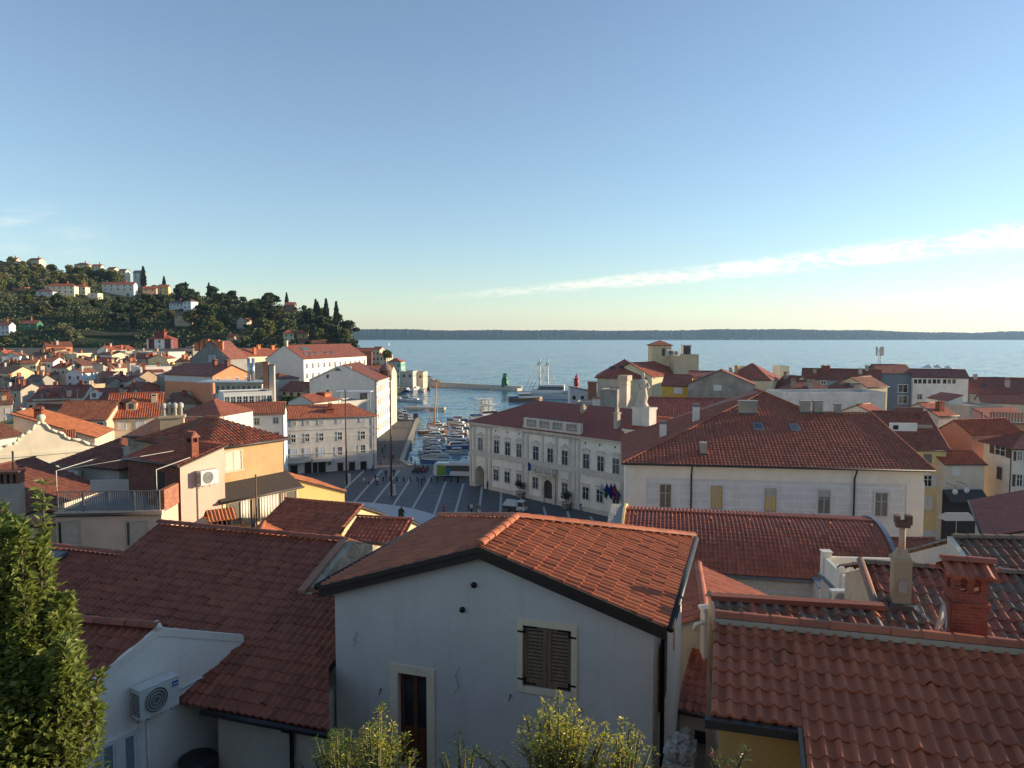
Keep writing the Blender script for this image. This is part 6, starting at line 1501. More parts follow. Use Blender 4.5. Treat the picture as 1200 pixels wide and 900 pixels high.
# second row towards the sea
h_('blue_grey_house', 'tall blue-grey house with two large white-framed windows near the sea', (1031, 437), (1069, 437), 20.4, 8, 'gx', 2.0, (.16, .20, .24), T_DARK, zb=0, over=.4, wpx=[('F', 1052.5, 451, 1063.5, 460, 'plain', dict(sash=(.75, .75, .74), trim=(.75, .75, .74))), ('F', 1052.5, 464, 1063.5, 473, 'plain', dict(sash=(.75, .75, .74), trim=(.75, .75, .74)))], dirt=.1)
h_('white_block_house', 'white house with a strip of eight small windows under its dark roof near the sea', (1070, 442), (1135, 443), 19.4, 9, 'gx', 1.9, (.68, .67, .64), T_DARK, zb=0, over=.3,
   wpx=[('F', u, 444.5, u + 4, 449.5, 'bare') for u in (1071, 1076, 1081.5, 1087.5, 1093, 1098, 1105, 1110.5, 1116)] + [('F', 1075, 462, 1080.5, 468, 'plain'), ('F', 1091, 462.5, 1097, 468, 'plain'), ('F', 1109, 464, 1114, 469, 'plain')])
h_('long_roof_house', 'long house with broad dark roof and arched cream windows near the sea at the edge', (1137, 460), (1215, 461), 15.4, 12, 'gx', 3.6, (.42, .38, .34), T_DARK, zb=0, over=.4, sky=[(.28, .22, 1.0, 1.0)], wpx=[('F', 1144, 464, 1152, 470, 'closed'), ('F', 1166, 464, 1174, 470, 'closed')], chim=[(.62, .2, 1.0, 1.6, 'pots', (.4, .36, .32)), (.2, .45, .8, 1.0, 'slab', (.4, .36, .32))])
h_('blue_row_house', 'long dark-roofed row house with blue-grey wall and white dormer windows near the sea', (940, 444), (1032, 446), 18.6, 9, 'gx', 2.6, (.22, .27, .32), T_DARK, zb=0, over=.3, wpx=[('F', 945.5, 446, 951.5, 450, 'plain'), ('F', 962, 446, 968, 450, 'plain')], chim=[(.16, .3, .9, 1.0, 'slab', (.4, .3, .25)), (.75, .3, .9, 1.2, 'slab', (.42, .38, .34)), (.83, .45, .9, 1.2, 'slab', (.42, .38, .34)), (.3, .5, 2.2, .8, 'box')])
h_('dark_roof_house', 'steep dark-roofed house with a sunlit pale end wall', (901, 457), (921, 459), 17.2, 9, 'gx', 3.4, (.62, .58, .44), T_DARK, zb=0, over=.15, chim=[(.3, .4, 1.0, 1.4, 'slab', (.35, .3, .26))])
h_('dark_roof_house', 'pair of low dark red roofs right behind the white parapet wall', (922, 460), (982, 460), 18.6, 7, 'hip', 2.2, (.5, .46, .4), T_DARK, zb=0, over=.2, chim=[(.5, .2, .9, 1.3, 'slab', (.34, .31, .27)), (.2, .3, .7, 1.0, 'slab', (.34, .31, .27))])
h_('hip_roof_house', 'small hip-roofed house with a blue skylight among grey chimneys', (977, 461), (1010, 461), 18.4, 7, 'hip', 2.4, (.48, .42, .34), T_DARK, zb=0, over=.2, sky=[(.65, .25, 1.0, .8)], chim=[(.95, .3, 1.3, 1.5, 'slab', (.36, .33, .29))])
h_('wavy_roof_house', 'small house with sunlit cream side and curling roof edge left of the blue-grey house', (1017, 454), (1040, 453), 18.8, 9, 'gx', 2.0, (.60, .50, .34), T_BROWN, zb=0, over=.3)
h_('parapet_house', 'long flat white house with plain parapet wall behind the courthouse ridge', (921, 463), (1038, 462), 18.9, 8, 'flat', 0, (.62, .60, .58), T_DARK, zb=0, parapet=.5, dirt=.6)
h_('tiled_house', 'low red-roofed house squeezed between courthouse and yellow town house', (1038, 492), (1052, 490), 17.2, 9, 'gx', 1.9, (.6, .56, .45), T_RED, zb=0, over=.2)
h_('grey_flat_house', 'low grey flat-roofed block behind the pink gable', (1136, 478), (1176, 477), 15.6, 8, 'flat', 0, (.34, .32, .29), T_DARK, zb=0, parapet=.4)
h_('red_top_house', 'small dark red roof with brick chimney behind the pink gable', (1100, 488), (1122, 487), 15.4, 9, 'gx', 2.0, (.5, .45, .4), T_RED, zb=0, over=.2, chim=[(.5, .2, 1.2, 1.6, 'box')])
h_('white_narrow_house', 'narrow white house wall between pink gable and white block house', (1111, 470), (1128, 470), 16.3, 8, 'shedl', 1.2, (.64, .63, .62), T_RED, zb=0, over=.1)
h_('pink_back_house', 'rose pink house behind the pink-red gable, below the roof deck', (1140, 489), (1162, 492), 15.8, 8, 'shedr', 1.5, (.55, .28, .24), T_RED, zb=0, over=.1)
h_('long_roof_house', 'low dark red roof strip behind the railing of the roof deck', (1150, 472), (1212, 474), 15.0, 10, 'gx', 1.6, (.5, .44, .36), T_RED, zb=0, over=.2)
# villa with tower
vl = h_('villa', 'cream seaside villa with red hipped roof and skylights, below the square tower', (700, 441), (764, 441.5), 19.0, 17, 'hip', 4.4, (.58, .52, .42), (.27, .075, .05), zb=0, over=.8, cornice=(.66, .64, .60), sky=[(.28, .2, 1.6, 1.2), (.45, .22, 1.6, 1.2), (.66, .24, 1.6, 1.2)],
  wpx=[('F', 714.5, 453, 720, 459, 'open', dict(shut=(.3, .14, .08))), ('F', 725, 453, 729, 460, 'closed', dict(shut=(.3, .12, .06)))], pipe=(.97,))
h_('villa_wing', 'cream wing of the seaside villa running back under a red roof', (764, 441), (812, 437.5), 19.2, 14, 'gx', 3.4, (.62, .54, .36), (.28, .08, .05), zb=0, over=.5)
P0, P1 = D(764, 404, 214), D(787, 404, 214)
h_('square_tower', 'square cream tower with small red pyramid roof rising above the seaside villa', loc=((P0.x, 214, P0.z), (P1.x, 214, P0.z)), D=6, roof='hip', rise=1.2, wall=(.66, .55, .36), tile=(.3, .09, .055), zb=16, over=.5, wpx=[('F', 775.5, 408, 779.5, 417, 'bare')])
P0, P1 = D(790, 416, 208), D(819, 416, 208)
h_('lift_block', 'tan concrete lift block with flat top beside the square tower', loc=((P0.x, 208, P0.z), (P1.x, 208, P0.z)), D=6, roof='flat', wall=(.52, .44, .32), tile=T_DARK, zb=14, parapet=.15)
def lift():
 p = D(804, 416, 210); r = thing('lift_cabin', 'black and white glazed lift cabin on top of the tan block', 'lift', (p.x, p.y, p.z), 0)
 m = MB(); m.bx(-1.1, 1.1, -1, 1, .2, 2.6, 0); m.build('glazing', glass(), r)
 m = MB()
 for x in (-1.1, 1.0):
  for y in (-1, .9): m.bx(x - .03, x + .13, y - .05, y + .15, 0, 2.9, 0)
 m.bx(-1.3, 1.3, -1.2, 1.2, 2.6, 2.8, 0); m.build('frame', paint((.5, .5, .48), .5), r)
 for k, (u, v) in enumerate(((786, 416), (793, 417))):
  q = D(u, v, 206); ac_unit(['round-fan air conditioner between tower and lift block', 'second round-fan air conditioner close to the lift block'][k], q, R(20), 2.0)
lift()
h_('ochre_house', 'small ochre yellow house with red roof below the tan lift block', loc=((D(776, 452, 165).x, 165, D(776, 452, 165).z), (D(806, 452, 165).x, 163, D(776, 452, 165).z)), D=9, roof='gx', rise=2.2, wall=(.60, .36, .07), tile=(.25, .08, .055), zb=0, over=.2, wins=[('F', [.58], [.5], 1.7, 1.1, 'closed')])
h_('grey_ruin', 'weathered grey gable wall house with patchy plaster beside the ochre house', loc=((D(806, 450, 160).x, 160, D(806, 450, 160).z), (D(878, 450, 160).x, 156, D(806, 450, 160).z)), D=8, roof='gy', rise=3.0, wall=(.34, .31, .27), tile=(.25, .08, .05), zb=0, over=.15, dirt=.9, wins=[('F', [.45], [.2], 1.4, 1.0, 'closed')])
h_('cream_side_house', 'house with sunlit tan side wall left of the weathered grey gable', loc=((D(806, 438, 172).x, 172, D(806, 442, 172).z), (D(840, 438, 170).x, 170, D(806, 442, 172).z)), D=9, roof='gx', rise=1.2, wall=(.56, .44, .26), tile=(.27, .085, .055), zb=0, over=.1)
h_('red_roof_house', 'red-roofed house with thin chimneys right of the weathered grey gable', loc=((D(846, 444, 178).x, 178, D(846, 444, 178).z), (D(904, 448, 172).x, 172, D(846, 444, 178).z)), D=11, roof='hip', rise=3.6, wall=(.66, .60, .44), tile=(.27, .085, .055), zb=0, over=.2, chim=[(.25, .2, .7, 1.5, 'slab', (.5, .3, .2)), (.1, .3, .7, 1.6, 'slab', (.45, .36, .28))])
h_('cream_block', 'sunlit cream stepped top storey peeping over the red roof by the sea', loc=((D(868, 436, 205).x, 205, D(868, 431, 205).z), (D(882, 436, 205).x, 205, D(868, 431, 205).z)), D=6, roof='flat', wall=(.66, .56, .32), zb=0, parapet=.3)
h_('cream_block', 'lower sunlit cream top storey right of the stepped one by the sea', loc=((D(884, 440, 205).x, 206, D(884, 440, 205).z), (D(894, 440, 205).x, 206, D(884, 440, 205).z)), D=6, roof='flat', wall=(.66, .56, .34), zb=0, parapet=.2)
h_('cream_block', 'small white penthouse with arched top behind the steep dark roof', loc=((D(914, 433, 215).x, 215, D(914, 430, 215).z), (D(925, 433, 215).x, 215, D(914, 430, 215).z)), D=6, roof='flat', wall=(.68, .62, .48), zb=0, parapet=.3)
h_('grey_block', 'grey plaster block with cream side near the red lighthouse', loc=((D(703, 456, 185).x, 185, D(703, 457, 185).z), (D(722, 456, 185).x, 183, D(703, 457, 185).z)), D=7, roof='flat', wall=(.34, .32, .29), zb=0, parapet=.2, dirt=.7)
h_('pale_blue_house', 'pale blue-grey low house below the red lighthouse', loc=((D(668, 462, 215).x, 215, D(668, 460, 215).z), (D(697, 462, 215).x, 215, D(668, 460, 215).z)), D=8, roof='shedr', rise=1.6, wall=(.48, .50, .54), tile=(.3, .29, .28), zb=0, over=.2, wins=[('F', 3, 1.0, .9, 1.1, 'bare')])
h_('low_grey_house', 'low grey flat house with equipment beside the tall chimney tower', loc=((D(676, 470, 190).x, 190, D(676, 472, 190).z), (D(720, 470, 190).x, 188, D(676, 472, 190).z)), D=8, roof='flat', wall=(.40, .38, .35), zb=0, parapet=.3, dirt=.6)
for i, (u, v, Y, lab) in enumerate(((694, 456, 200, 'orange brick chimney near the red lighthouse'), (699, 470, 170, 'short white chimney on the low grey house'))):
 p = D(u, v, Y); c = thing('chimney_stack', lab, 'chimney', p); m = MB(); w_ = (1.1, .8)[i]
 m.bx(-w_, w_, -w_ * .8, w_ * .8, -6, (1.6, .6)[i], 0); m.build('shaft', [brick((.42, .15, .08)), plaster((.6, .58, .54), .3)][i], c); m = MB(); m.bx(-w_ * 1.15, w_ * 1.15, -w_, w_, (1.6, .6)[i], (2.0, .9)[i], 0); m.build('cap', paint((.36, .14, .08), .8), c)
# mast with cell aerials
def cell_mast():
 p = D(1030, 438, 200); r = thing('phone_mast', 'lattice phone mast with pale panel aerials beside the blue-grey house', 'mast', p)
 m = MB(); t = D(1030, 408, 200).z - p.z
 for dx, dy in ((-.3, -.2), (.3, -.2), (0, .3)): m.tube([(dx, dy, -2), (dx, dy, t)], .06, 0, 6)
 n = 9
 for k in range(n):
  a, b = t * k / n, t * (k + 1) / n; m.tube([(-.3, -.2, a), (.3, -.2, b)], .035, 0, 4); m.tube([(.3, -.2, a), (0, .3, b)], .035, 0, 4)
 m.build('lattice', paint((.24, .23, .23), .5, .4), r)
 for dx, dy in ((-.9, -.2), (.1, -.5), (.9, 0)):
  m = MB(); m.bx(dx - .22, dx + .22, dy - .12, dy + .12, t - 2.0, t + .4, 0); m.tube([(dx, dy + .1, t - .8), (0, 0, t - .8)], .04, 0, 5); m.build('panel_aerial', paint((.55, .52, .46), .5), r)
cell_mast()
for i, (u, v, Y, lab) in enumerate(((1088, 431, 207, 'white terrace parasol over the white block house, nearest the phone mast'), (1099, 431, 207, 'white terrace parasol in the middle over the white block house'), (1111, 432, 207, 'white terrace parasol over the white block house, beside the chimney'))):
 p = D(u, v, Y); r = thing('parasol', lab, 'parasol', p, 0, 'parasols on the white house roof'); m = MB(); m.lathe([(2.0, 0), (1.0, .5), (.05, 1.0)], seg=8, smooth=False); m.build('canopy', paint((.74, .73, .71), .8), r); m = MB(); m.tube([(0, 0, -2.4), (0, 0, 1.0)], .05, 0, 6); m.build('pole', paint((.5, .5, .5), .5), r)
# ================================================================== HARBOUR-SIDE HOUSES on the left
big = h_('white_gable_block', 'very large pale block with plain gable wall and a long red roof full of skylights', loc=((-87, 262, 22.0), (-72.3, 257.6, 22.0)), D=46, roof='gy', rise=4.8, wall=(.72, .67, .60), tile=(.17, .058, .042), zb=0, over=.15, dirt=.2, chim=[(.52, .02, .9, 1.6, 'slab', (.66, .58, .4))],
         wins=[('R', 12, [1.5, 5.0], 1.1, 1.8, 'plain')], sky=[(.66, .2, 2.0, 5.0), (.82, .12, 1.0, 2.0), (.82, .2, 1.0, 2.0), (.82, .28, 1.0, 2.0), (.82, .42, 1.0, 2.0), (.82, .52, 1.0, 2.0)])
ar = h_('lettered_house', 'pinkish white harbour house with faded letters on its blind gable wall', loc=((-59.6, 218, 16.9), (-39.8, 218, 16.9)), D=24, roof='gy', rise=4.6, wall=(.74, .66, .60), tile=(.17, .058, .044), zb=0, over=.15, dirt=.25, wins=[('R', 6, [1.6, 5.5, 9.5, 13.2], 1.1, 2.0, 'plain')], cornice=None, pipe=())
def ar_bits():
 h = ar
 m = MB(); m.bx(h.L * .38, h.L * .62, -.05, .35, h.H, h.H + 4.3, 0); m.extr([(0, -.04, h.H - .4), (h.L * .4, -.04, h.H + 3.4), (h.L * .4, -.04, h.H + 4.2), (0, -.04, h.H + .5)], (0, .35, 0), 0); m.build('parapet', plaster((.74, .66, .60), .25), h.r)
 s, zz = on_wall(396, 433, (h.o.x, h.o.y), (1, 0)); m = MB(); m.extr([(s - .9, -.1, zz - .4)] + [(s + .9 * math.cos(math.pi * (8 - k) / 8), -.1, zz - .4 + .8 * math.sin(math.pi * k / 8)) for k in range(9)][1:-1] + [(s + .9, -.1, zz - .4)], (0, .06, 0), 0); m.build('window', glass(), h.r)
 for u, ch, sz in ((368.5, 'A', 2.2), (376, 'n', 2.6)):
  s, zz = on_wall(u, 455, (h.o.x, h.o.y), (1, 0))
  c = bpy.data.curves.new('letter', 'FONT'); c.body = ch; c.size = sz * 1.35; c.extrude = .01
  o = bpy.data.objects.new('faded_letter', c); COL.objects.link(o); o.parent = h.r; o.location = (s, -.03, zz - h.zb); o.rotation_euler = (R(90), 0, 0); c.materials.append(paint((.85, .82, .72), .9)); bpy.context.view_layer.update(); me = bpy.data.meshes.new_from_object(o.evaluated_get(bpy.context.evaluated_depsgraph_get())); o2 = bpy.data.objects.new('faded_letter', me); COL.objects.link(o2); o2.parent = h.r; o2.location = o.location; o2.rotation_euler = o.rotation_euler; bpy.data.objects.remove(o)
 for u, v in ((384, 441), (384, 459)):
  s, zz = on_wall(u, v, (h.o.x, h.o.y), (1, 0)); m = MB(); m.bx(s - .35, s + .35, -.03, 0, zz - h.zb - .5, zz - h.zb + .5, 0); m.build('window', glass(), h.r)
 m = MB(); m.tube([(h.L - .4, -.1, 0), (h.L - .4, -.1, h.H)], .09, 0, 6); m.build('downpipe', paint((.12, .11, .1), .5), h.r)
 m = MB()
 for z0 in (.0, 5.2, 9.3, 13.2): m.bx(h.L, h.L + .3, 0, h.D, z0 + 2.6, z0 + 2.85, 0)
 m.bx(h.L, h.L + .5, 0, h.D, h.H - .5, h.H - .1, 0); m.build('cornice', plaster((.62, .54, .40), .3), h.r)
 m = MB(); m.lathe([(1.9, 0), (1.9, 3.0), (2.2, 3.1), (2.0, 3.5), (1.4, 4.6), (.5, 5.3), (.1, 5.9)], (h.L - 1.0, h.D - 2, h.H - 1), 0, 14); m.build('turret', plaster((.22, .15, .13), .4), h.r)
ar_bits()
h_('harbour_house', 'red-roofed harbour house with an orange roof edge behind the lettered house', loc=((-56, 246, 17.5), (-40.5, 246, 17.5)), D=14, roof='gx', rise=2.6, wall=(.62, .56, .42), tile=(.34, .11, .06), zb=0, over=.3)
sal = h_('salmon_block', 'long salmon-orange building with red roof, white window strip and two brick chimneys', loc=((-119.4, 254.8, 17.2), (-97.3, 241, 17.2)), D=15, roof='gx', rise=3.2, wall=(.62, .25, .14), tile=(.22, .075, .05), zb=2, over=.5, wins=[('F', 9, [.8], 1.2, 1.5, 'plain'), ('R', 4, [1.0], 1.2, 1.5, 'plain')], chim=[(.72, .42, 1.4, 1.8, 'roofed'), (.97, .42, 1.4, 1.8, 'roofed')], dirt=.2)
def sal_bits():
 h = sal; m = MB(); m.bx(-.06, h.L + .02, -.06, 0, h.H - 2.5, h.H - .6, 0); m.build('window_band', plaster((.60, .57, .53), .2), h.r)
 p = h.at(h.L * .86, h.D * .45, h.H + 3.2); antenna('tall roof aerial with dish between the brick chimneys of the salmon building', p, 6.0)
sal_bits()
pl = h_('penthouse_block', 'white flat-roofed block with glazed penthouse and thin canopy above the white row', loc=((W(262, 462, 15.2).x, W(262, 462, 15.2).y, 15.2), (W(319, 460, 15.2).x, W(319, 460, 15.2).y, 15.2)), D=10, roof='flat', wall=(.66, .66, .64), zb=0, parapet=.4, wins=[('F', 8, [.7], 1.2, 2.2, 'plain', dict(trim=(.7, .7, .68)))])
P0, P1 = D(252, 449, 212), D(307, 447.5, 212)
uh = h_('canopy_house', 'white upper storey with wide thin flat canopy and twin metal flues', loc=((P0.x, 212, P0.z), (P1.x, 212, P0.z)), D=10, roof='flat', wall=(.64, .62, .56), zb=0, parapet=.08, wins=[('F', 9, [.8], .9, 2.2, 'plain')])
def uh_bits():
 h = uh; m = MB(); m.bx(-4, h.L + 3, -3, 6, h.H + .25, h.H + .6, 0); m.build('canopy', paint((.62, .62, .60), .5), h.r)
 for u in (289.5, 295):
  q = D(u, 447, 211); t = D(u, 420, 211); m = MB(); m.tube([(q.x - h.o.x, .5, h.H), (q.x - h.o.x, .5, t.z - h.zb)], .42, 0, 12); m.build('flue', paint((.55, .56, .58), .3, .8), h.r)
uh_bits()
for i, (u, v, lab, c, hh) in enumerate(((312, 440, 'tall brick-orange chimney beside the twin metal flues', (.45, .2, .12), 3.5), (319, 442, 'tall grey chimney beside the twin metal flues', (.42, .39, .36), 3.2))):
 p = D(u, v, 205); c_o = thing('chimney_stack', lab, 'chimney', p); m = MB(); m.bx(-.7, .7, -.6, .6, -10, hh, 0); m.build('shaft', plaster(c, .4), c_o); m = MB(); m.bx(-.85, .85, -.75, .75, hh, hh + .3, 0); m.build('cap', paint((.2, .15, .12), .8), c_o)
h_('grey_lean_house', 'grey walled house with small hip roof behind the penthouse block', (305, 443), (326, 444), 17.0, 8, 'hip', 1.4, (.44, .42, .40), T_DARK, zb=0)
h_('palm_house', 'small dark-roofed house with balconies behind the palm tree', (329, 457), (354, 458), 14.0, 9, 'gx', 2.2, (.50, .42, .32), (.22, .075, .05), zb=0, over=.5, wins=[('F', 3, [.6, 3.6], 1.0, 1.6, 'bare')])
h_('chimney_top_house', 'small red hip-roofed house with one massive brick chimney above the square house', (368, 472), (400, 468), 13.8, 8, 'hipr', 1.7, (.62, .58, .52), (.26, .085, .055), zb=0, over=.3, chim=[(.72, .35, 2.4, .5, 'slab', (.42, .17, .1))])
h_('pergola_house', 'white roof terrace block with thin pergola above the square house', (398, 473), (433, 470), 12.6, 8, 'flat', 0, (.50, .48, .45), zb=0, parapet=.5, wins=[('F', [.8], [-2.3], 2.6, 2.0, 'bare')])
def pergola():
 p = D(416, 468, 180); r = thing('pergola', 'thin white pergola frame on the roof terrace above the square house', 'pergola', p); zt = D(416, 459, 180).z - p.z
 m = MB()
 for x in (-3.6, 3.4):
  for y in (-1.5, 1.5): m.bx(x - .08, x + .08, y - .08, y + .08, -2.5, zt, 0)
 m.build('post', paint((.6, .6, .58), .5), r); m = MB(); m.bx(-4.5, 4.2, -1.8, 1.8, zt, zt + .18, 0); m.build('canopy', paint((.62, .62, .6), .5), r)
pergola()
P0, P1 = D(223, 421, 300), D(270, 421, 298)
cas = h_('grey_keep', 'tall dark grey block with blank clipped gable and orange chimneys along its top', loc=((P0.x, 300, P0.z), (P1.x, 298, P0.z)), D=16, roof='gy', rise=7.2, wall=(.25, .245, .235), tile=(.20, .075, .055), zb=4, over=.1, dirt=.6, wins=[('F', [.5, .6], [-1.6], 1.0, 2.4, 'closed', dict(shut=(.5, .5, .5)))])
def keep_ch():
 for i, u in enumerate((231, 238, 242, 254, 259)):
  p = D(u, 400 + abs(u - 247) * .35, 300); c = thing('rooftop_chimney', ['first', 'second', 'third', 'fourth', 'fifth'][i] + ' orange chimney from the town side along the grey keep-like block', 'chimney', p, 0, 'orange chimneys on the grey block')
  m = MB(); m.bx(-.9, .9, -.7, .7, -2, 1.2, 0); m.build('shaft', plaster((.52, .20, .09), .4), c); m = MB(); m.bx(-1.1, 1.1, -.9, .9, 1.2, 1.5, 0); m.build('cap', paint((.45, .16, .08), .8), c)
keep_ch()
h_('red_roof_house', 'broad red-roofed house with several orange chimneys behind the pale gable block', (271, 418), (350, 416), 19.0, 14, 'gx', 4.0, (.62, .56, .42), (.25, .08, .052), zb=3, over=.4, chim=[(.05, .1, 1.8, 3, 'slab', (.52, .2, .09)), (.36, .15, 1.6, 3.4, 'slab', (.52, .2, .09)), (.5, .5, 1.8, 2, 'slab', (.52, .2, .09)), (.7, .45, 1.8, 2, 'slab', (.52, .2, .09)), (.9, .4, 1.8, 3, 'slab', (.5, .2, .1))], wins=[('F', 5, [1.2], 1.2, 1.6, 'bare')], sky=[(.12, .25, 2, 1.4)])
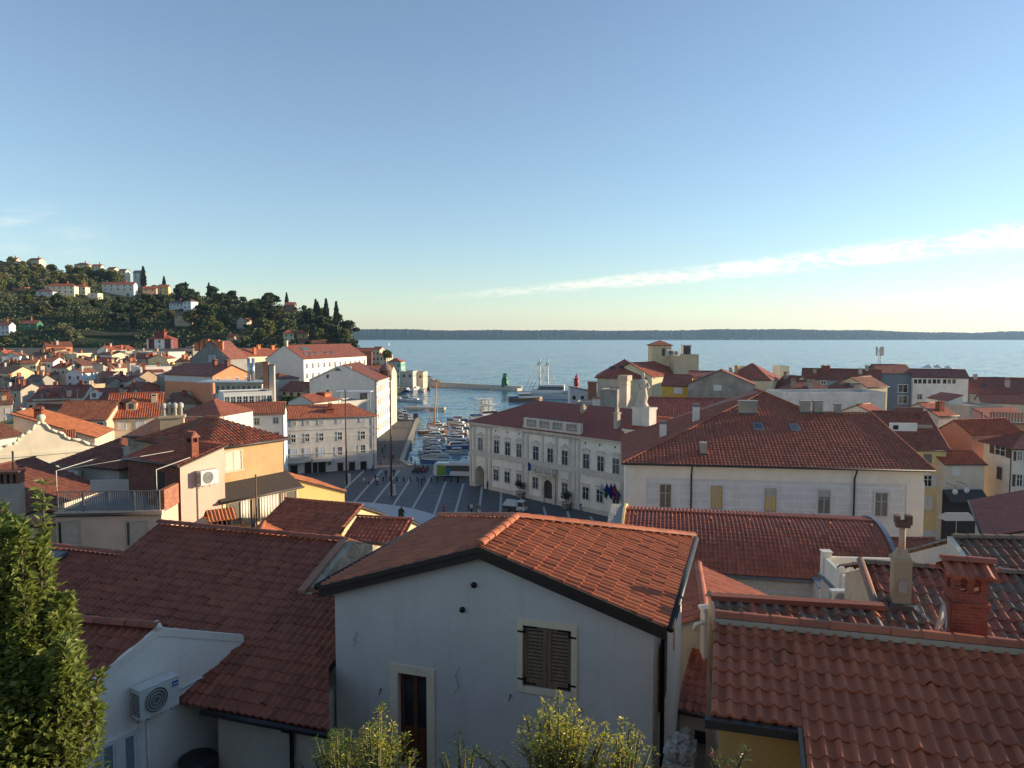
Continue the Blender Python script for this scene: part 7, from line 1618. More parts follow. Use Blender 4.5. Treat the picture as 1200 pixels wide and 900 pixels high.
# ---- the old town spreading to the hill: eaves read from the picture, standing on the rising ground
EG = 'old town houses below the wooded hill'
town = [
 (38, 97, 466, 9, 16, 'gx', 3.6, OFFW, T_DARK, 'wide dark red roof with two skylights behind the pink long wall', dict(sky=[(.2, .2, 1.8, 1.4), (.55, .3, 1.8, 1.4)])),
 (98, 146, 471, 9, 14, 'gx', 3.8, OFFW, T_DARK, 'wide dark red roof with a single white dormer', dict(dorm=1)),
 (31, 79, 470, 8, 7, 'gx', .8, (.62, .42, .30), T_RED, 'long low pink house with tall pink chimney at one end', dict(chim=[(.97, .3, 1.2, 3.0, 'roofed', (.62, .42, .3))])),
 (164, 201, 431, 10, 16, 'flat', 0, (.64, .62, .58), T_RED, 'big white stepped house with roof terrace plants, beside the salmon building', dict(wins=[('F', 4, [1.5, 5.0], 1.0, 1.6, 'closed')])),
 (190, 227, 437, 8, 10, 'shedl', 1.8, (.66, .56, .34), T_RED, 'sunlit cream house with slanting parapet against the salmon building', {}),
 (146, 176, 463, 7, 10, 'flat', 0, (.34, .32, .30), T_DARK, 'dim grey flat house with three dark openings', dict(wins=[('F', 3, [1.0], 2.0, 1.8, 'bare')])),
 (176, 229, 473, 8, 12, 'hip', 3.0, (.42, .36, .28), (.17, .09, .065), 'brown patchy hip roof with stone end behind the white hip house', {}),
 (196, 246, 467, 9, 8, 'gx', 1.4, (.56, .54, .50), (.16, .04, .035), 'low house with deep red roof below the salmon building', dict(wins=[('F', 3, [.5], 1.0, 1.2, 'bare')])),
 (54, 85, 406, 8, 9, 'gx', 2.4, (.55, .23, .12), T_DARK, 'orange-red house with three dark windows at the foot of the hill', dict(wins=[('F', 3, [1.4], 1.6, 1.5, 'bare')])),
 (-6, 9, 417, 8, 10, 'gy', 2.6, (.60, .46, .32), T_RED, 'peach gable house at the edge below the hill', {}),
 (23, 34, 417, 7, 8, 'gx', 1.6, WHITE, T_BROWN, 'small bright white house below the green house', {}),
 (35, 52, 418, 7, 9, 'gx', 2.0, (.46, .48, .52), (.13, .07, .06), 'blue-grey walled house with dark roof beside the yellow gable', {}),
 (51, 65, 417, 7, 9, 'gy', 2.0, (.68, .56, .28), T_BROWN, 'yellow gable house in the sun under the orange-red house', {}),
 (24, 42, 426, 8, 9, 'gx', 2.0, (.66, .58, .34), T_ORANGE, 'yellow-cream house with sunlit orange roof in the far old town', dict(wins=[('F', [.7, .9], [1.2], 1.0, 1.3, 'bare')])),
 (42, 62, 424, 8, 10, 'gx', 2.0, WHITE, T_ORANGE, 'white house with orange roof right beside the yellow-cream house', {}),
 (73, 97, 428, 8, 10, 'gy', 2.8, (.30, .28, .25), T_BROWN, 'grey gable house with dark timber front', dict(wins=[('F', 3, [-.5, 2.0], 1.8, 1.8, 'bare')])),
 (96, 132, 427, 8, 10, 'gx', 3.0, OFFW, T_DARK, 'long house with broad dark red roof in the far old town', dict(chim=[(.3, .3, 1.2, 2, 'slab', (.66, .54, .3))])),
 (77, 96, 437, 9, 10, 'gy', 1.6, (.60, .64, .70), T_BROWN, 'cool white gable wall house in the middle of the far old town', {}),
 (90, 108, 415, 7, 9, 'flat', 0, (.66, .56, .38), T_BROWN, 'long cream flat house beside the garden terraces', {}),
 (112, 131, 416, 8, 9, 'gx', 1.4, (.64, .58, .44), T_BROWN, 'cream house with row of small windows below the garden terraces', dict(wins=[('F', 4, [1.4], 1.0, 1.2, 'bare')])),
 (128, 158, 410, 7, 9, 'gx', 2.2, WHITE, T_RED, 'white house with long red roof below the garden terraces', {}),
 (138, 147, 412, 7, 6, 'flat', 0, (.66, .6, .46), T_RED, 'small cream tower block in front of the long red roof', {}),
 (159, 196, 413, 8, 10, 'flat', 0, (.60, .58, .55), T_RED, 'long whitish terrace block under the red and white villa', dict(wins=[('F', 4, [2.0], 1.0, 1.4, 'bare')])),
 (170, 196, 420, 8, 10, 'hip', 2.4, (.44, .40, .36), T_DARK, 'grey house with dark hip roof under the red and white villa', {}),
 (196, 207, 420, 8, 9, 'gx', 1.8, (.66, .54, .34), T_BROWN, 'sunlit cream house with brown roof next to the dark hip roof', dict(chim=[(.6, .3, 1.2, 2, 'slab', (.5, .2, .1))])),
 (140, 154, 425, 8, 8, 'gx', 1.6, (.66, .6, .44), T_BROWN, 'narrow cream house with balconies and brown blinds', dict(wins=[('F', 2, [1.0, 4.0], 1.2, 1.8, 'closed', dict(shut=(.2, .1, .08)))])),
 (152, 162, 425, 8, 8, 'gx', 1.4, (.40, .34, .30), T_DARK, 'narrow brown house beside the cream house with balconies', dict(wins=[('F', 2, [1.0, 4.0], 1.2, 1.8, 'bare')])),
 (109, 121, 432, 8, 9, 'gy', 2.0, (.66, .58, .44), T_RED, 'sunlit pale gable house left of a slanting orange roof', {}),
 (121, 134, 433, 8, 9, 'shedr', 2.4, (.50, .42, .34), T_ORANGE, 'house with slanting orange roof in the far old town', {}),
 (133, 149, 431, 8, 9, 'gx', 2.6, (.66, .6, .44), T_ORANGE, 'house with sunlit orange roof and cream base before the narrow tower', {}),
 (151, 163, 441, 8, 8, 'gx', 2.4, (.40, .3, .22), T_ORANGE, 'small house with bright orange roof left of the white stepped house', {}),
 (-8, 13, 437, 9, 10, 'gx', 2.6, (.64, .52, .34), T_ORANGE, 'cream house with orange roof at the edge in the far old town', {}),
 (44, 64, 444, 8, 9, 'gy', 2.0, (.42, .32, .26), T_BROWN, 'brownish pink gable house with a green shutter', dict(wins=[('F', [.45], [1.2], 1.4, 1.6, 'closed', dict(shut=(.05, .18, .16)))])),
 (28, 45, 447, 8, 9, 'gx', 2.4, (.30, .28, .26), (.15, .11, .09), 'dull grey house with mossy roof left of the brownish gable', {}),
 (12, 28, 443, 8, 8, 'flat', 0, (.16, .14, .13), T_DARK, 'dark open shed house near the edge', dict(wins=[('F', 1, [.8], 4, 2.4, 'bare')])),
 (93, 104, 452, 9, 7, 'flat', 0, (.5, .36, .24), T_RED, 'square pinkish stair tower with tiled top', {}),
 (104, 126, 450, 8, 10, 'gx', 2.0, (.36, .32, .28), (.16, .09, .07), 'grey-brown house with old roof behind the white dormer roof', {}),
 (126, 150, 447, 8, 9, 'gx', 2.0, (.58, .55, .5), T_DARK, 'pale house with open dark loggia in the far old town', dict(wins=[('F', [.3, .7], [1.2], 1.8, 1.6, 'bare')])),
 (0, 24, 457, 8, 9, 'gx', 2.2, (.42, .36, .3), T_DARK, 'dim brown-walled house near the edge above the planted roof', dict(chim=[(.8, .3, 1.4, 2, 'roofed')])),
 (-10, 14, 474, 9, 9, 'gx', 2.4, (.40, .36, .32), (.14, .07, .055), 'dark roofed house at the edge left of the pink long house', dict(chim=[(.7, .3, 1.6, 2.2, 'roofed')])),
 (8, 32, 487, 9, 8, 'flat', 0, (.54, .52, .5), T_DARK, 'low whitish house with small white chimney near the edge', dict(chim=[(.4, .3, 1.6, 1.4, 'slab', (.66, .64, .58))])),
 (147, 163, 454, 8, 9, 'gx', 1.8, (.36, .12, .08), T_DARK, 'small brick-red walled house left of the grey flat house', {}),
 (60, 78, 431, 8, 8, 'gx', 1.6, (.5, .44, .36), T_RED, 'small red-roofed house between two gables in the far old town', dict(chim=[(.4, .3, 1.2, 2, 'slab', (.5, .2, .1))])),
 (62, 74, 421, 7, 8, 'gx', 1.6, (.4, .33, .27), T_BROWN, 'brown-roofed small house below the orange-red house', {}),
 (0, 22, 427, 7, 9, 'gx', 1.8, (.56, .50, .40), T_BROWN, 'whitish house with brown roof near the edge below the hill', {}),
 (112, 128, 441, 8, 8, 'gx', 1.8, (.46, .40, .34), T_BROWN, 'brown-roofed house below the slanting orange roof', {}),
 (205, 225, 424, 8, 9, 'gx', 1.8, (.58, .48, .30), T_RED, 'red-roofed house tucked under the grey keep-like block', dict(chim=[(.3, .3, 1.4, 2, 'slab', (.52, .2, .1))])),
 (216, 226, 408, 7, 7, 'gx', 1.4, (.34, .31, .27), T_BROWN, 'small grey stone house with two windows left of the grey block', dict(wins=[('F', 2, [1.2], 1.2, 1.6, 'bare')])),
]
def build_town():
 for t in town:
  u0, u1, v, hh, dep, rf, rise, wl, tl_, lab, ex = t
  ex = dict(ex); dm = ex.pop('dorm', 0)
  wins = ex.pop('wins', None)
  if wins is None:
   n = max(1, int((u1 - u0) / 9)); wins = [('F', n, [1.3, 4.3] if hh > 8 else [1.3], .95, 1.4, rnd.choice(['bare', 'closed', 'bare']), dict(shut=rnd.choice([(.62, .6, .56), (.10, .07, .05), (.08, .16, .12)])))]
  if 'chim' not in ex and rnd.random() < .6: ex['chim'] = [(rnd.uniform(.15, .85), rnd.uniform(.15, .6), 1.1, 1.5, rnd.choice(['slab', 'roofed', 'box']), rnd.choice([None, (.5, .36, .24), (.42, .16, .09)]))]
  jit = rnd.uniform(-.5, .5)
  h = house('town_house', lab, (u0, v - jit), (u1, v + jit), hh, dep, rf, rise, wl, tl_, ground=True, wins=wins, over=.3, group=EG, parapet=.5, **ex)
  for q in range(rnd.choice((1, 2, 2, 3))):
   x, y = rnd.uniform(.1, .9) * h.L, rnd.uniform(.05, .7) * h.D; add_chimney(h.roof, x, y, h.hz(x, y), rnd.uniform(.8, 1.3), rnd.uniform(.8, 2.0), rnd.choice(['slab', 'box', 'roofed']), rnd.choice([None, (.5, .36, .24), (.5, .48, .44), (.42, .16, .09)]))
  if h.L > 8:
   w_, x = rnd.uniform(3, h.L * .6), rnd.uniform(0, h.L * .4); z = h.H - rnd.uniform(1.2, 3.2); c = MB(); c.bx(x, x + w_, -rnd.uniform(2.5, 4), 0, 0, z, 0); an = c.build('annexe', plaster(rnd.choice([(.62, .58, .5), (.42, .36, .3), (.6, .5, .34), (.5, .34, .26)]), .5), h.r)
   y0 = -4.3; c = MB(); slope(c, (x - .2, y0, z - .1), (x + w_ + .2, y0, z - .1), (x - .2, 0, z + 1.1), (x + w_ + .2, 0, z + 1.1), tw=.5, tl=.7, ns=0); c.build('annexe_roof', tiles(rnd.choice([T_RED, T_BROWN, T_DARK, T_ORANGE]), .5, 0, True), an)
  if dm: dormer(h, .2, .1, 2.6, 2.2, (.62, .62, .6), T_DARK)
build_town()
p_ = Wg(160, 428, 0); tw2 = thing('slim_tower', 'slim sunlit cream chimney-like tower in the far old town', 'tower', (p_.x, p_.y, p_.z - 12), 0)
m = MB(); m.bx(-1.3, 1.3, -1.3, 1.3, 0, 19, 0); m.build('shaft', plaster((.62, .52, .38), .4), tw2); m = MB(); m.bx(-1.6, 1.6, -1.6, 1.6, 19, 19.8, 0); m.build('cap', paint((.3, .2, .14), .8), tw2)
for i, (u, v, h_a, lab) in enumerate(((86, 436, 9, 'thin aerial in the far old town near the cool white gable'), (26, 470, 8, 'thin aerial above the roofs at the edge'), (190, 426, 6, 'thin aerial above the white stepped house'))):
 p = Wg(u, v, 8); an_ = antenna(lab, p, h_a)
for i in range(34):
 u, v = rnd.uniform(2, 330), rnd.uniform(425, 482); p = Wg(u, v, rnd.uniform(8.5, 10.5)); a_ = copy_tree(an_); a_.location = p; a_.rotation_euler.z = rnd.uniform(0, 3); a_['group'] = 'aerials over the old town'; a_['label'] = 'thin television aerial sticking up among the old town roofs'; sc_ = rnd.uniform(.5, .95); a_.scale = (sc_, sc_, sc_)
# ================================================================== HILL, TREES, FAR SHORE, AIR
SKYL = [(-60, 284), (0, 300), (45, 306), (100, 318), (150, 330), (200, 338), (250, 343), (300, 350), (330, 352), (372, 362), (398, 366), (408, 382), (420, 402), (432, 420)]
def interp(tab, u):
 if u <= tab[0][0]: return tab[0][1]
 for (a, b), (c, d) in zip(tab[:-1], tab[1:]):
  if u <= c: return b + (d - b) * (u - a) / (c - a)
 return tab[-1][1]
def hill_pt(u, s):
 """s = 0 at the foot, 1 on the crest: a real surface, laid out along bearings from the terrace"""
 k = (u - 600) / FPX
 y0 = 520 if u < 330 else 520 - (u - 330) * .6
 y1 = 850 - max(0, u - 200) * .95; y1 = max(y1, y0 + 55)
 y = y0 + (y1 - y0) * s
 vt = interp(SKYL, u) + 5                      # ground below the crowns
 zt = CAMZ + (450 - vt) / FPX * y1 - math.tan(PITCH) * y1 - 1.5
 z0 = zg(k * y0, min(y0, 519)) - .5 if u < 350 else 4
 prof = s ** .85
 return Vector((k * y, y, z0 + (zt - z0) * prof))
def hill():
 V = []; F = []; nu, ns = 100, 40
 us = [-160 + (434 + 160) * i / nu for i in range(nu + 1)]
 for u in us:
  for j in range(ns + 1):
   p = hill_pt(u, j / ns); V.append((p.x, p.y, p.z + 1.2 * math.sin(p.x * .05) * math.sin(p.y * .06)))
  p = hill_pt(u, 1); V.append((p.x * 1.15, p.y + 150, p.z - 35)); V.append((p.x * 1.3, p.y + 420, -6))
 w = ns + 3
 for i in range(nu):
  for j in range(w - 1): a = i * w + j; F.append((a, a + w, a + w + 1, a + 1))
 b0 = len(V)
 for j in range(w): x, y, z = V[nu * w + j]; V.append((x + 5, y, -6))
 for j in range(w - 1): F.append((nu * w + j, b0 + j, b0 + j + 1, nu * w + j + 1))
 for i in range(nu + 1): x, y, z = V[i * w]; V.append((x, y - 4, -4))
 c0 = b0 + w
 for i in range(nu): F.append((c0 + i, c0 + i + 1, (i + 1) * w, i * w))
 m = MB(); m.add(V, F, smooth=True)
 t = NT('hill_ground'); o = t.coord()
 k = t.ramp(t.noise(o, .035, 6, .7), [(.3, (.030, .042, .016)), (.5, (.050, .062, .026)), (.72, (.11, .105, .055))])
 t.bump(t.noise(o, .3, 5), .8, 1.0)
 tag(m.build('hill', t.base(k, .95, .1)), kind='structure')
hill()
def leaf_mat(c, name='foliage', hi=1.6):
 key = ('lf', c)
 if key in MATS: return MATS[key]
 t = NT(name); o = t.coord(); g = t.n.new('ShaderNodeObjectInfo')
 k = t.ramp(t.noise(o, .9, 4), [(.3, mul(c, .6)), (.7, mul(c, hi))])
 k = t.mix(t.math('MULTIPLY', g.outputs['Random'], .55), k, mul((c[0] * 1.5, c[1] * 1.15, c[2] * .9), .9))
 MATS[key] = t.base(k, .7, .25); return t.m
bark = paint((.09, .065, .045), .95, name='bark')
def crown(kind, rg, H, Rr, n):
 """leaf clumps spread through the crown's volume, each a bent pair of faces"""
 V = []; F = []
 nl = {'round': 9, 'cypress': 1, 'pine': 7, 'olive': 7}[kind]
 lobes = []
 for i in range(nl):
  a = rg.uniform(0, 6.28); q = rg.uniform(.15, .62)
  if kind == 'pine': lobes.append((q * 1.15 * Rr * math.cos(a), q * 1.15 * Rr * math.sin(a), H * rg.uniform(.55, .92), Rr * rg.uniform(.38, .55), .42))
  else: lobes.append((q * Rr * math.cos(a), q * Rr * math.sin(a), H * rg.uniform(.38, .8), Rr * rg.uniform(.36, .6), .85))
 for i in range(n):
  if kind == 'cypress':
   z = rg.random() ** .9; a = rg.uniform(0, 6.28); r = Rr * (math.sin(min(1, z * 1.6 + .25) * 1.57) * (1 - z ** 2.2)) * rg.uniform(.75, 1.08)
   c = Vector((r * math.cos(a), r * math.sin(a), H * (.04 + .96 * z))); s = Rr * .42
  else:
   lx, ly, lz, lr, fl = lobes[rg.randrange(nl)]
   d = Vector((rg.gauss(0, 1), rg.gauss(0, 1), rg.gauss(0, 1))).normalized() * lr * rg.uniform(.72, 1.08); d.z *= fl
   c = Vector((lx, ly, lz)) + d; s = Rr * .17
  nrm = Vector((rg.gauss(0, 1), rg.gauss(0, 1), rg.gauss(.5, .8))).normalized()
  t = nrm.cross(Vector((rg.gauss(0, 1), rg.gauss(0, 1), rg.gauss(0, 1)))).normalized(); b = nrm.cross(t)
  s *= rg.uniform(.6, 1.3); k = len(V)
  if kind == 'cypress': t, b = Vector((t.x, t.y, t.z * .3)), Vector((0, 0, 1.4))
  V += [tuple(c - t * s), tuple(c - b * s * .6 + nrm * s * .2), tuple(c + t * s), tuple(c + b * s * .6 + nrm * s * .25)]
  F.append((k, k + 1, k + 2, k + 3))
 return V, F
def tree_protos():
 pr = {}
 for kind, c, H, Rr, n, var in (('round', (.105, .115, .036), 11, 5.0, 900, 3), ('olive', (.15, .155, .08), 6.5, 3.6, 600, 2), ('cypress', (.028, .044, .018), 17, 2.1, 700, 2), ('pine', (.040, .058, .022), 17, 6.5, 1000, 2)):
  for q in range(var):
   rg = random.Random(len(kind) * 10 + q)
   m = MB(); m.tube([(0, 0, -2), (0.2, 0, H * .3), (0, .2, H * .7)], [H * .028, H * .022, H * .01], 1, 6)
   if kind != 'cypress':
    for i in range(5):
     a = i * 1.26; m.tube([(.1, 0, H * .32), (Rr * .5 * math.cos(a), Rr * .5 * math.sin(a), H * .62)], [H * .014, H * .006], 1, 5)
   V, F = crown(kind, rg, H, Rr, n); m.add(V, F, 0)
   if kind == 'cypress': m.lathe([(Rr * .55, 1.0), (Rr * .7, H * .3), (Rr * .5, H * .65), (.1, H * .93)], mat=0, seg=8)
   else: # dense inner mass so that no daylight shows through the middle
    V, F = crown(kind, rg, H * .93, Rr * .72, n // 3); m.add(V, F, 0)
   me_o = m.build(kind + '_tree', [leaf_mat(c), bark]); pr.setdefault(kind, []).append(me_o.data); bpy.data.objects.remove(me_o)
 return pr
TP = tree_protos()
TLAB = {'round': ('broadleaf_tree', 'bushy green broadleaf tree on the wooded hillside', 'broadleaf trees on the hillside'), 'olive': ('olive_tree', 'small grey-green olive tree on the hillside', 'olive trees on the hillside'),
  'cypress': ('cypress_tree', 'dark slender cypress in the hillside wood', 'cypresses on the hillside'), 'pine': ('pine_tree', 'dark spreading pine in the hillside wood', 'pines on the hillside')}
def put_tree(kind, p, s, label=None, cat='tree', sz=1.0):
 nm, lb, gr = TLAB[kind]
 o = bpy.data.objects.new(nm, rnd.choice(TP[kind])); COL.objects.link(o)
 o.location = p; o.scale = (s, s, s * sz); o.rotation_euler = (0, 0, rnd.uniform(0, 6.28))
 return tag(o, label or lb, cat, gr if label is None else None)
villas = [  # u0, u1, v eave, v base, roof, wall, tile, label, windows
 (7, 18, 304, 308, 'gx', (.66, .56, .42), T_RED, 'cream villa with red roof on the crest at the edge', 3), (31, 46, 304.5, 309, 'gx', (.66, .58, .46), T_RED, 'wide cream villa with chimneys on the hill crest', 4),
 (86, 102, 310, 315, 'hip', (.66, .50, .26), (.16, .08, .07), 'yellow and grey villa on the skyline', 3), (108, 118, 312, 317, 'gx', (.70, .66, .56), T_RED, 'white flat-fronted villa on the skyline beside the yellow one', 3),
 (124, 133, 315, 318, 'gx', (.66, .6, .44), T_RED, 'small cream villa on the skyline with two chimneys', 2), (138, 147, 317.5, 321, 'gx', (.70, .64, .54), T_ORANGE, 'white villa with orange roof on the skyline', 2), (155, 166, 319, 323, 'gx', (.55, .55, .55), (.2, .1, .1), 'low pale villa on the skyline by the tall cypress', 2),
 (54, 86, 335, 346, 'hip', (.70, .64, .50), T_RED, 'long cream two-storey villa half way up the hill', 5), (86, 100, 336, 346, 'hip', (.70, .62, .44), T_RED, 'glazed cream wing of the long hillside villa', 3), (42, 60, 341, 346, 'hip', (.5, .5, .52), (.15, .07, .07), 'low dark-roofed annexe beside the long hillside villa', 2),
 (120, 156, 333, 344, 'gx', (.70, .66, .58), (.3, .1, .07), 'white modern villa with a tall orange chimney on the hillside', 5), (101, 113, 344, 350, 'flat', (.70, .62, .46), T_RED, 'small cream flat block between the two hillside villas', 1), (168, 182, 338, 345, 'gx', (.55, .36, .24), T_RED, 'reddish villa among trees on the hill', 2), (186, 197, 336, 345, 'gx', (.66, .52, .26), T_RED, 'yellow villa behind a cypress on the hill', 2),
 (198, 214, 355, 363, 'hip', (.66, .68, .70), (.14, .10, .09), 'white villa in shade with dark hip roof on the hill', 4), (213, 224, 353, 366, 'hip', (.68, .70, .72), (.14, .10, .09), 'white tower wing of the shaded villa on the hill', 2), (203, 221, 369, 384, 'hip', (.42, .35, .25), (.16, .11, .08), 'old brown stone villa with white shutters on the hill', 4),
 (276, 288, 375, 384, 'gy', (.42, .38, .34), (.2, .12, .09), 'small grey gabled house with arched windows among the trees', 3), (-10, 8, 381, 393, 'gx', (.52, .56, .62), (.16, .07, .06), 'blue-white house at the foot of the hill at the edge', 4), (8, 40, 379, 390, 'gx', (.06, .16, .10), (.2, .08, .06), 'dark green house with white windows at the foot of the hill', 6),
 (332, 343, 390, 402, 'hip', (.42, .44, .36), T_RED, 'greenish house with red roof under the cliff', 2), (343, 360, 391, 403, 'hip', (.64, .52, .24), T_RED, 'yellow house with two dark windows under the cliff', 2), (350, 363, 401, 408, 'gx', (.58, .44, .36), T_BROWN, 'low pinkish house below the yellow cliff house', 2), (364, 380, 402, 408, 'gx', (.36, .26, .2), T_BROWN, 'dark low house below the cliff', 2),
 (264, 273, 395, 404, 'gx', (.5, .36, .22), T_RED, 'ochre house behind the chimneys at the hill foot', 2), (13, 28, 337, 341, 'flat', (.45, .2, .1), T_RED, 'rust-coloured flat shed on the hillside', 0), (334, 345, 357, 363, 'gx', (.25, .16, .13), T_RED, 'red-roofed house hidden in the wood near the cliff', 0)]
def hill_at(u, v):
 best = None; lo, hi = 0.0, 1.0
 f = lambda s: (lambda p: (p.z - CAMZ) - p.y * ray(u, v).z / ray(u, v).y)(hill_pt(u, s))
 if f(0) > 0: return hill_pt(u, 0), 0
 for i in range(61):
  s = i / 60
  if f(s) > 0: return hill_pt(u, s), s
 return hill_pt(u, 1), 1
VP = []
for (u0, u1, v0, v1, rf, wl, tl_, lab, nw) in villas:
 um = (u0 + u1) / 2; p, s = hill_at(um, v1); Y = p.y - 3
 z = D(um, v0, Y).z; a, b = D(u0, v0, Y), D(u1, v0, Y)
 VP.append((u0 - 3, u1 + 3, v0 - 3, v1 + 1, Y))
 hgt = z - p.z
 house('hillside_villa', lab, loc=((a.x, Y - 2 + (um * 7 % 5), z), (b.x, Y + 3 - (um * 3 % 4), z)), D=9, roof=rf, rise=2.4, wall=wl, tile=tl_, zb=p.z - 6, over=.5, group='villas on the wooded hill', ns=0, wins=[('F', nw, [1.0] if hgt < 6 else [1.0, 4.6], 1.3, 1.6, 'bare')] if nw else (), chim=[(.7, .5, 1.0, 2.0, 'slab', (.5, .2, .1))] if nw > 2 else ())
# red and white villa at the hill foot
def red_villa():
 Y = 500; z = D(187, 397, Y).z; a, b = D(172, 397, Y), D(200, 397, Y); zb = D(187, 409, Y).z - 6
 h = house('red_white_villa', 'red villa with white quoins, white window frames and a small central tower', loc=((a.x, Y, z), (b.x, Y + 2, z)), D=12, roof='hip', rise=2.6, wall=(.18, .055, .055), tile=T_RED, zb=zb, over=.6, dirt=.15, ns=0)
 w = plaster((.70, .69, .67), .15); L = h.L
 m = MB()
 for x in (0, L * .30, L * .64, L - .9): m.bx(x - .05, x + .95, -.12, 0, 0, h.H - .2, 0)
 m.bx(L * .36, L * .64, -.15, 0, 0, h.H, 0); m.build('quoin', w, h.r)
 for x in (.17, .5, .83):
  for z_ in (1.0, 4.2, 7.4): add_window(h.r, ((0, -.14, h.H), (1, 0, 0), (0, -1, 0)), x * L, -z_, 1.3, 1.7, 'bare', trim=(.7, .69, .67), lod=2)
 m = MB(); m.bx(L * .32, L * .68, .5, 6, h.H, h.H + 4.2, 0); m.build('tower', plaster((.18, .055, .055), .2), h.r)
 m = MB(); m.bx(L * .30, L * .70, .2, 6.3, h.H + 4.2, h.H + 4.7, 0); m.bx(L * .3, L * .34, .3, .7, h.H + 4.7, h.H + 6, 0); m.bx(L * .62, L * .7, .4, 1.2, h.H + 4.7, h.H + 6.2, 0); m.build('parapet', plaster((.26, .06, .055), .2), h.r)
red_villa()
def blocked(u, v, Y):
 return any(a < u < b and c < v < d + 2 and Y < y + 2 for a, b, c, d, y in VP) or (168 < u < 204 and v > 378)
def plant_hill():
 rg = random.Random(11); n = 0; cnt = {'round': 0, 'olive': 0, 'cypress': 0, 'pine': 0}
 pts = []
 tries = 0
 while n < 215 and tries < 5000:
  tries += 1
  u = rg.uniform(-25, 418); s = rg.random() ** .8
  if u > 385 and s > .9: continue
  p = hill_pt(u, s)
  v = 450 - FPX * math.tan(math.atan2(p.z - CAMZ, p.y) + PITCH)
  if 95 < u < 165 and 388 < v < 404: continue           # the garden terraces
  if any((p.x - a) ** 2 + (p.y - b) ** 2 < 36 for a, b in pts): continue
  if v < 346 + max(0, u - 180) * .0 and u < 300: kind = rg.choice(['round', 'round', 'olive', 'olive', 'round'])
  elif u > 300: kind = rg.choice(['pine', 'round', 'cypress', 'pine', 'round'])
  elif 90 < u < 240: kind = rg.choice(['cypress', 'pine', 'pine', 'round'])
  else: kind = rg.choice(['round', 'olive', 'round', 'olive', 'pine'])
  H = {'round': 11, 'olive': 6.5, 'cypress': 17, 'pine': 17}[kind]; sc = rg.uniform(.75, 1.25)
  if s > .86: kind, H = rg.choice([('round', 11), ('olive', 6.5)]) if u < 300 or rg.random() < .6 else (kind, H); sc *= .72
  vt = v - H * sc / p.y * FPX; wpx = 6
  if any(a - wpx < u < b + wpx and vt < (c + d) / 2 + 2 and v > c and p.y < y for a, b, c, d, y in VP): continue
  if 166 < u < 206 and v > 385: continue
  pts.append((p.x, p.y)); put_tree(kind, p, sc); n += 1
 for u, v, kind, sc, lab in ((171, 331, 'cypress', 1.5, 'tall dark cypress on the hill beside the low pale skyline villa'), (195, 333, 'cypress', 1.1, 'narrow cypress on the hill beside the yellow villa'), (247, 344, 'cypress', .95, 'single thin cypress standing out against the sky on the ridge'), (317, 357, 'pine', 1.0, 'umbrella pine rising above the wood near the cliff'),
                          (371, 372, 'cypress', 1.15, 'broad cypress third from the cliff edge'), (383, 373, 'cypress', 1.2, 'broad cypress second from the cliff edge'), (395, 376, 'cypress', 1.15, 'cypress nearest the cliff edge above the sea'), (360, 372, 'round', 1.0, 'rounded tree left of the cliff cypresses'), (402, 384, 'pine', .55, 'small pine leaning out at the cliff edge')):
  p, s = hill_at(u, v + 6); put_tree(kind, p, sc, lab)
 for a, b, c, d, y in VP:
  for k in range(3):
   u = a + (b - a) * (.12 + .38 * k) + rg.uniform(-2, 2); Y = y - 9 - rg.uniform(0, 6); q = (u - 600) / FPX
   s_ = min((abs(hill_pt(u, j / 50).y - Y), j / 50) for j in range(51))[1]; p = hill_pt(u, s_); top = D(u, (c + d) / 2 + rg.uniform(-1.5, 3.5) if d < 328 else d + rg.uniform(-1.5, 2.5), p.y).z
   sc = (top - p.z) / 11
   if .12 < sc < 1.6: put_tree('round' if u < 250 else 'pine', p, max(.3, sc / (1 if u < 250 else 1.5)))
 m = MB()
 V = []; F = []
 for i in range(15000):
  u = rg.uniform(-60, 432); s = rg.random()
  p = hill_pt(u, s)
  v = 450 - FPX * math.tan(math.atan2(p.z - CAMZ, p.y) + PITCH)
  if 95 < u < 165 and 388 < v < 404: continue
  if any(a < u < b and c < v < d + 4 and p.y < y + 4 for a, b, c, d, y in VP): continue
  hh = 1.0 + 2.6 * (.5 + .5 * math.sin(p.x * .11) * math.sin(p.y * .09 + 1)) * rg.random()
  c = p + Vector((rg.uniform(-3, 3), rg.uniform(-3, 3), hh * rg.random()))
  for q in range(3):
   nrm = Vector((rg.gauss(0, 1), rg.gauss(0, 1), rg.gauss(.7, .7))).normalized(); t = nrm.orthogonal().normalized(); b = nrm.cross(t); ss = rg.uniform(.5, 1.3)
   cc = c + Vector((rg.gauss(0, .8), rg.gauss(0, .8), rg.gauss(.4, .5))); k = len(V)
   V += [tuple(cc - t * ss), tuple(cc - b * ss * .7), tuple(cc + t * ss), tuple(cc + b * ss * .7)]; F.append((k, k + 1, k + 2, k + 3))
 m.add(V, F); tag(m.build('hill_undergrowth', leaf_mat((.075, .09, .034))), kind='stuff')
 for i, v in enumerate((393, 398)):
  a, b = hill_at(97, v)[0], hill_at(166, v - 1)[0]
  m = MB(); d_ = b - a; m.extr([tuple(a + Vector((0, 0, -2))), tuple(b + Vector((0, 0, -2))), tuple(b + Vector((0, 0, 1.5))), tuple(a + Vector((0, 0, 1.5)))], (0, 1.0, 0), 0)
  tag(m.build('terrace_wall', paint(((.14, .12, .08), (.035, .055, .02))[i], .95)), ['pale dry-stone garden terrace wall at the foot of the hill', 'green hedge-covered garden terrace below the pale terrace wall'][i], 'wall')
plant_hill()
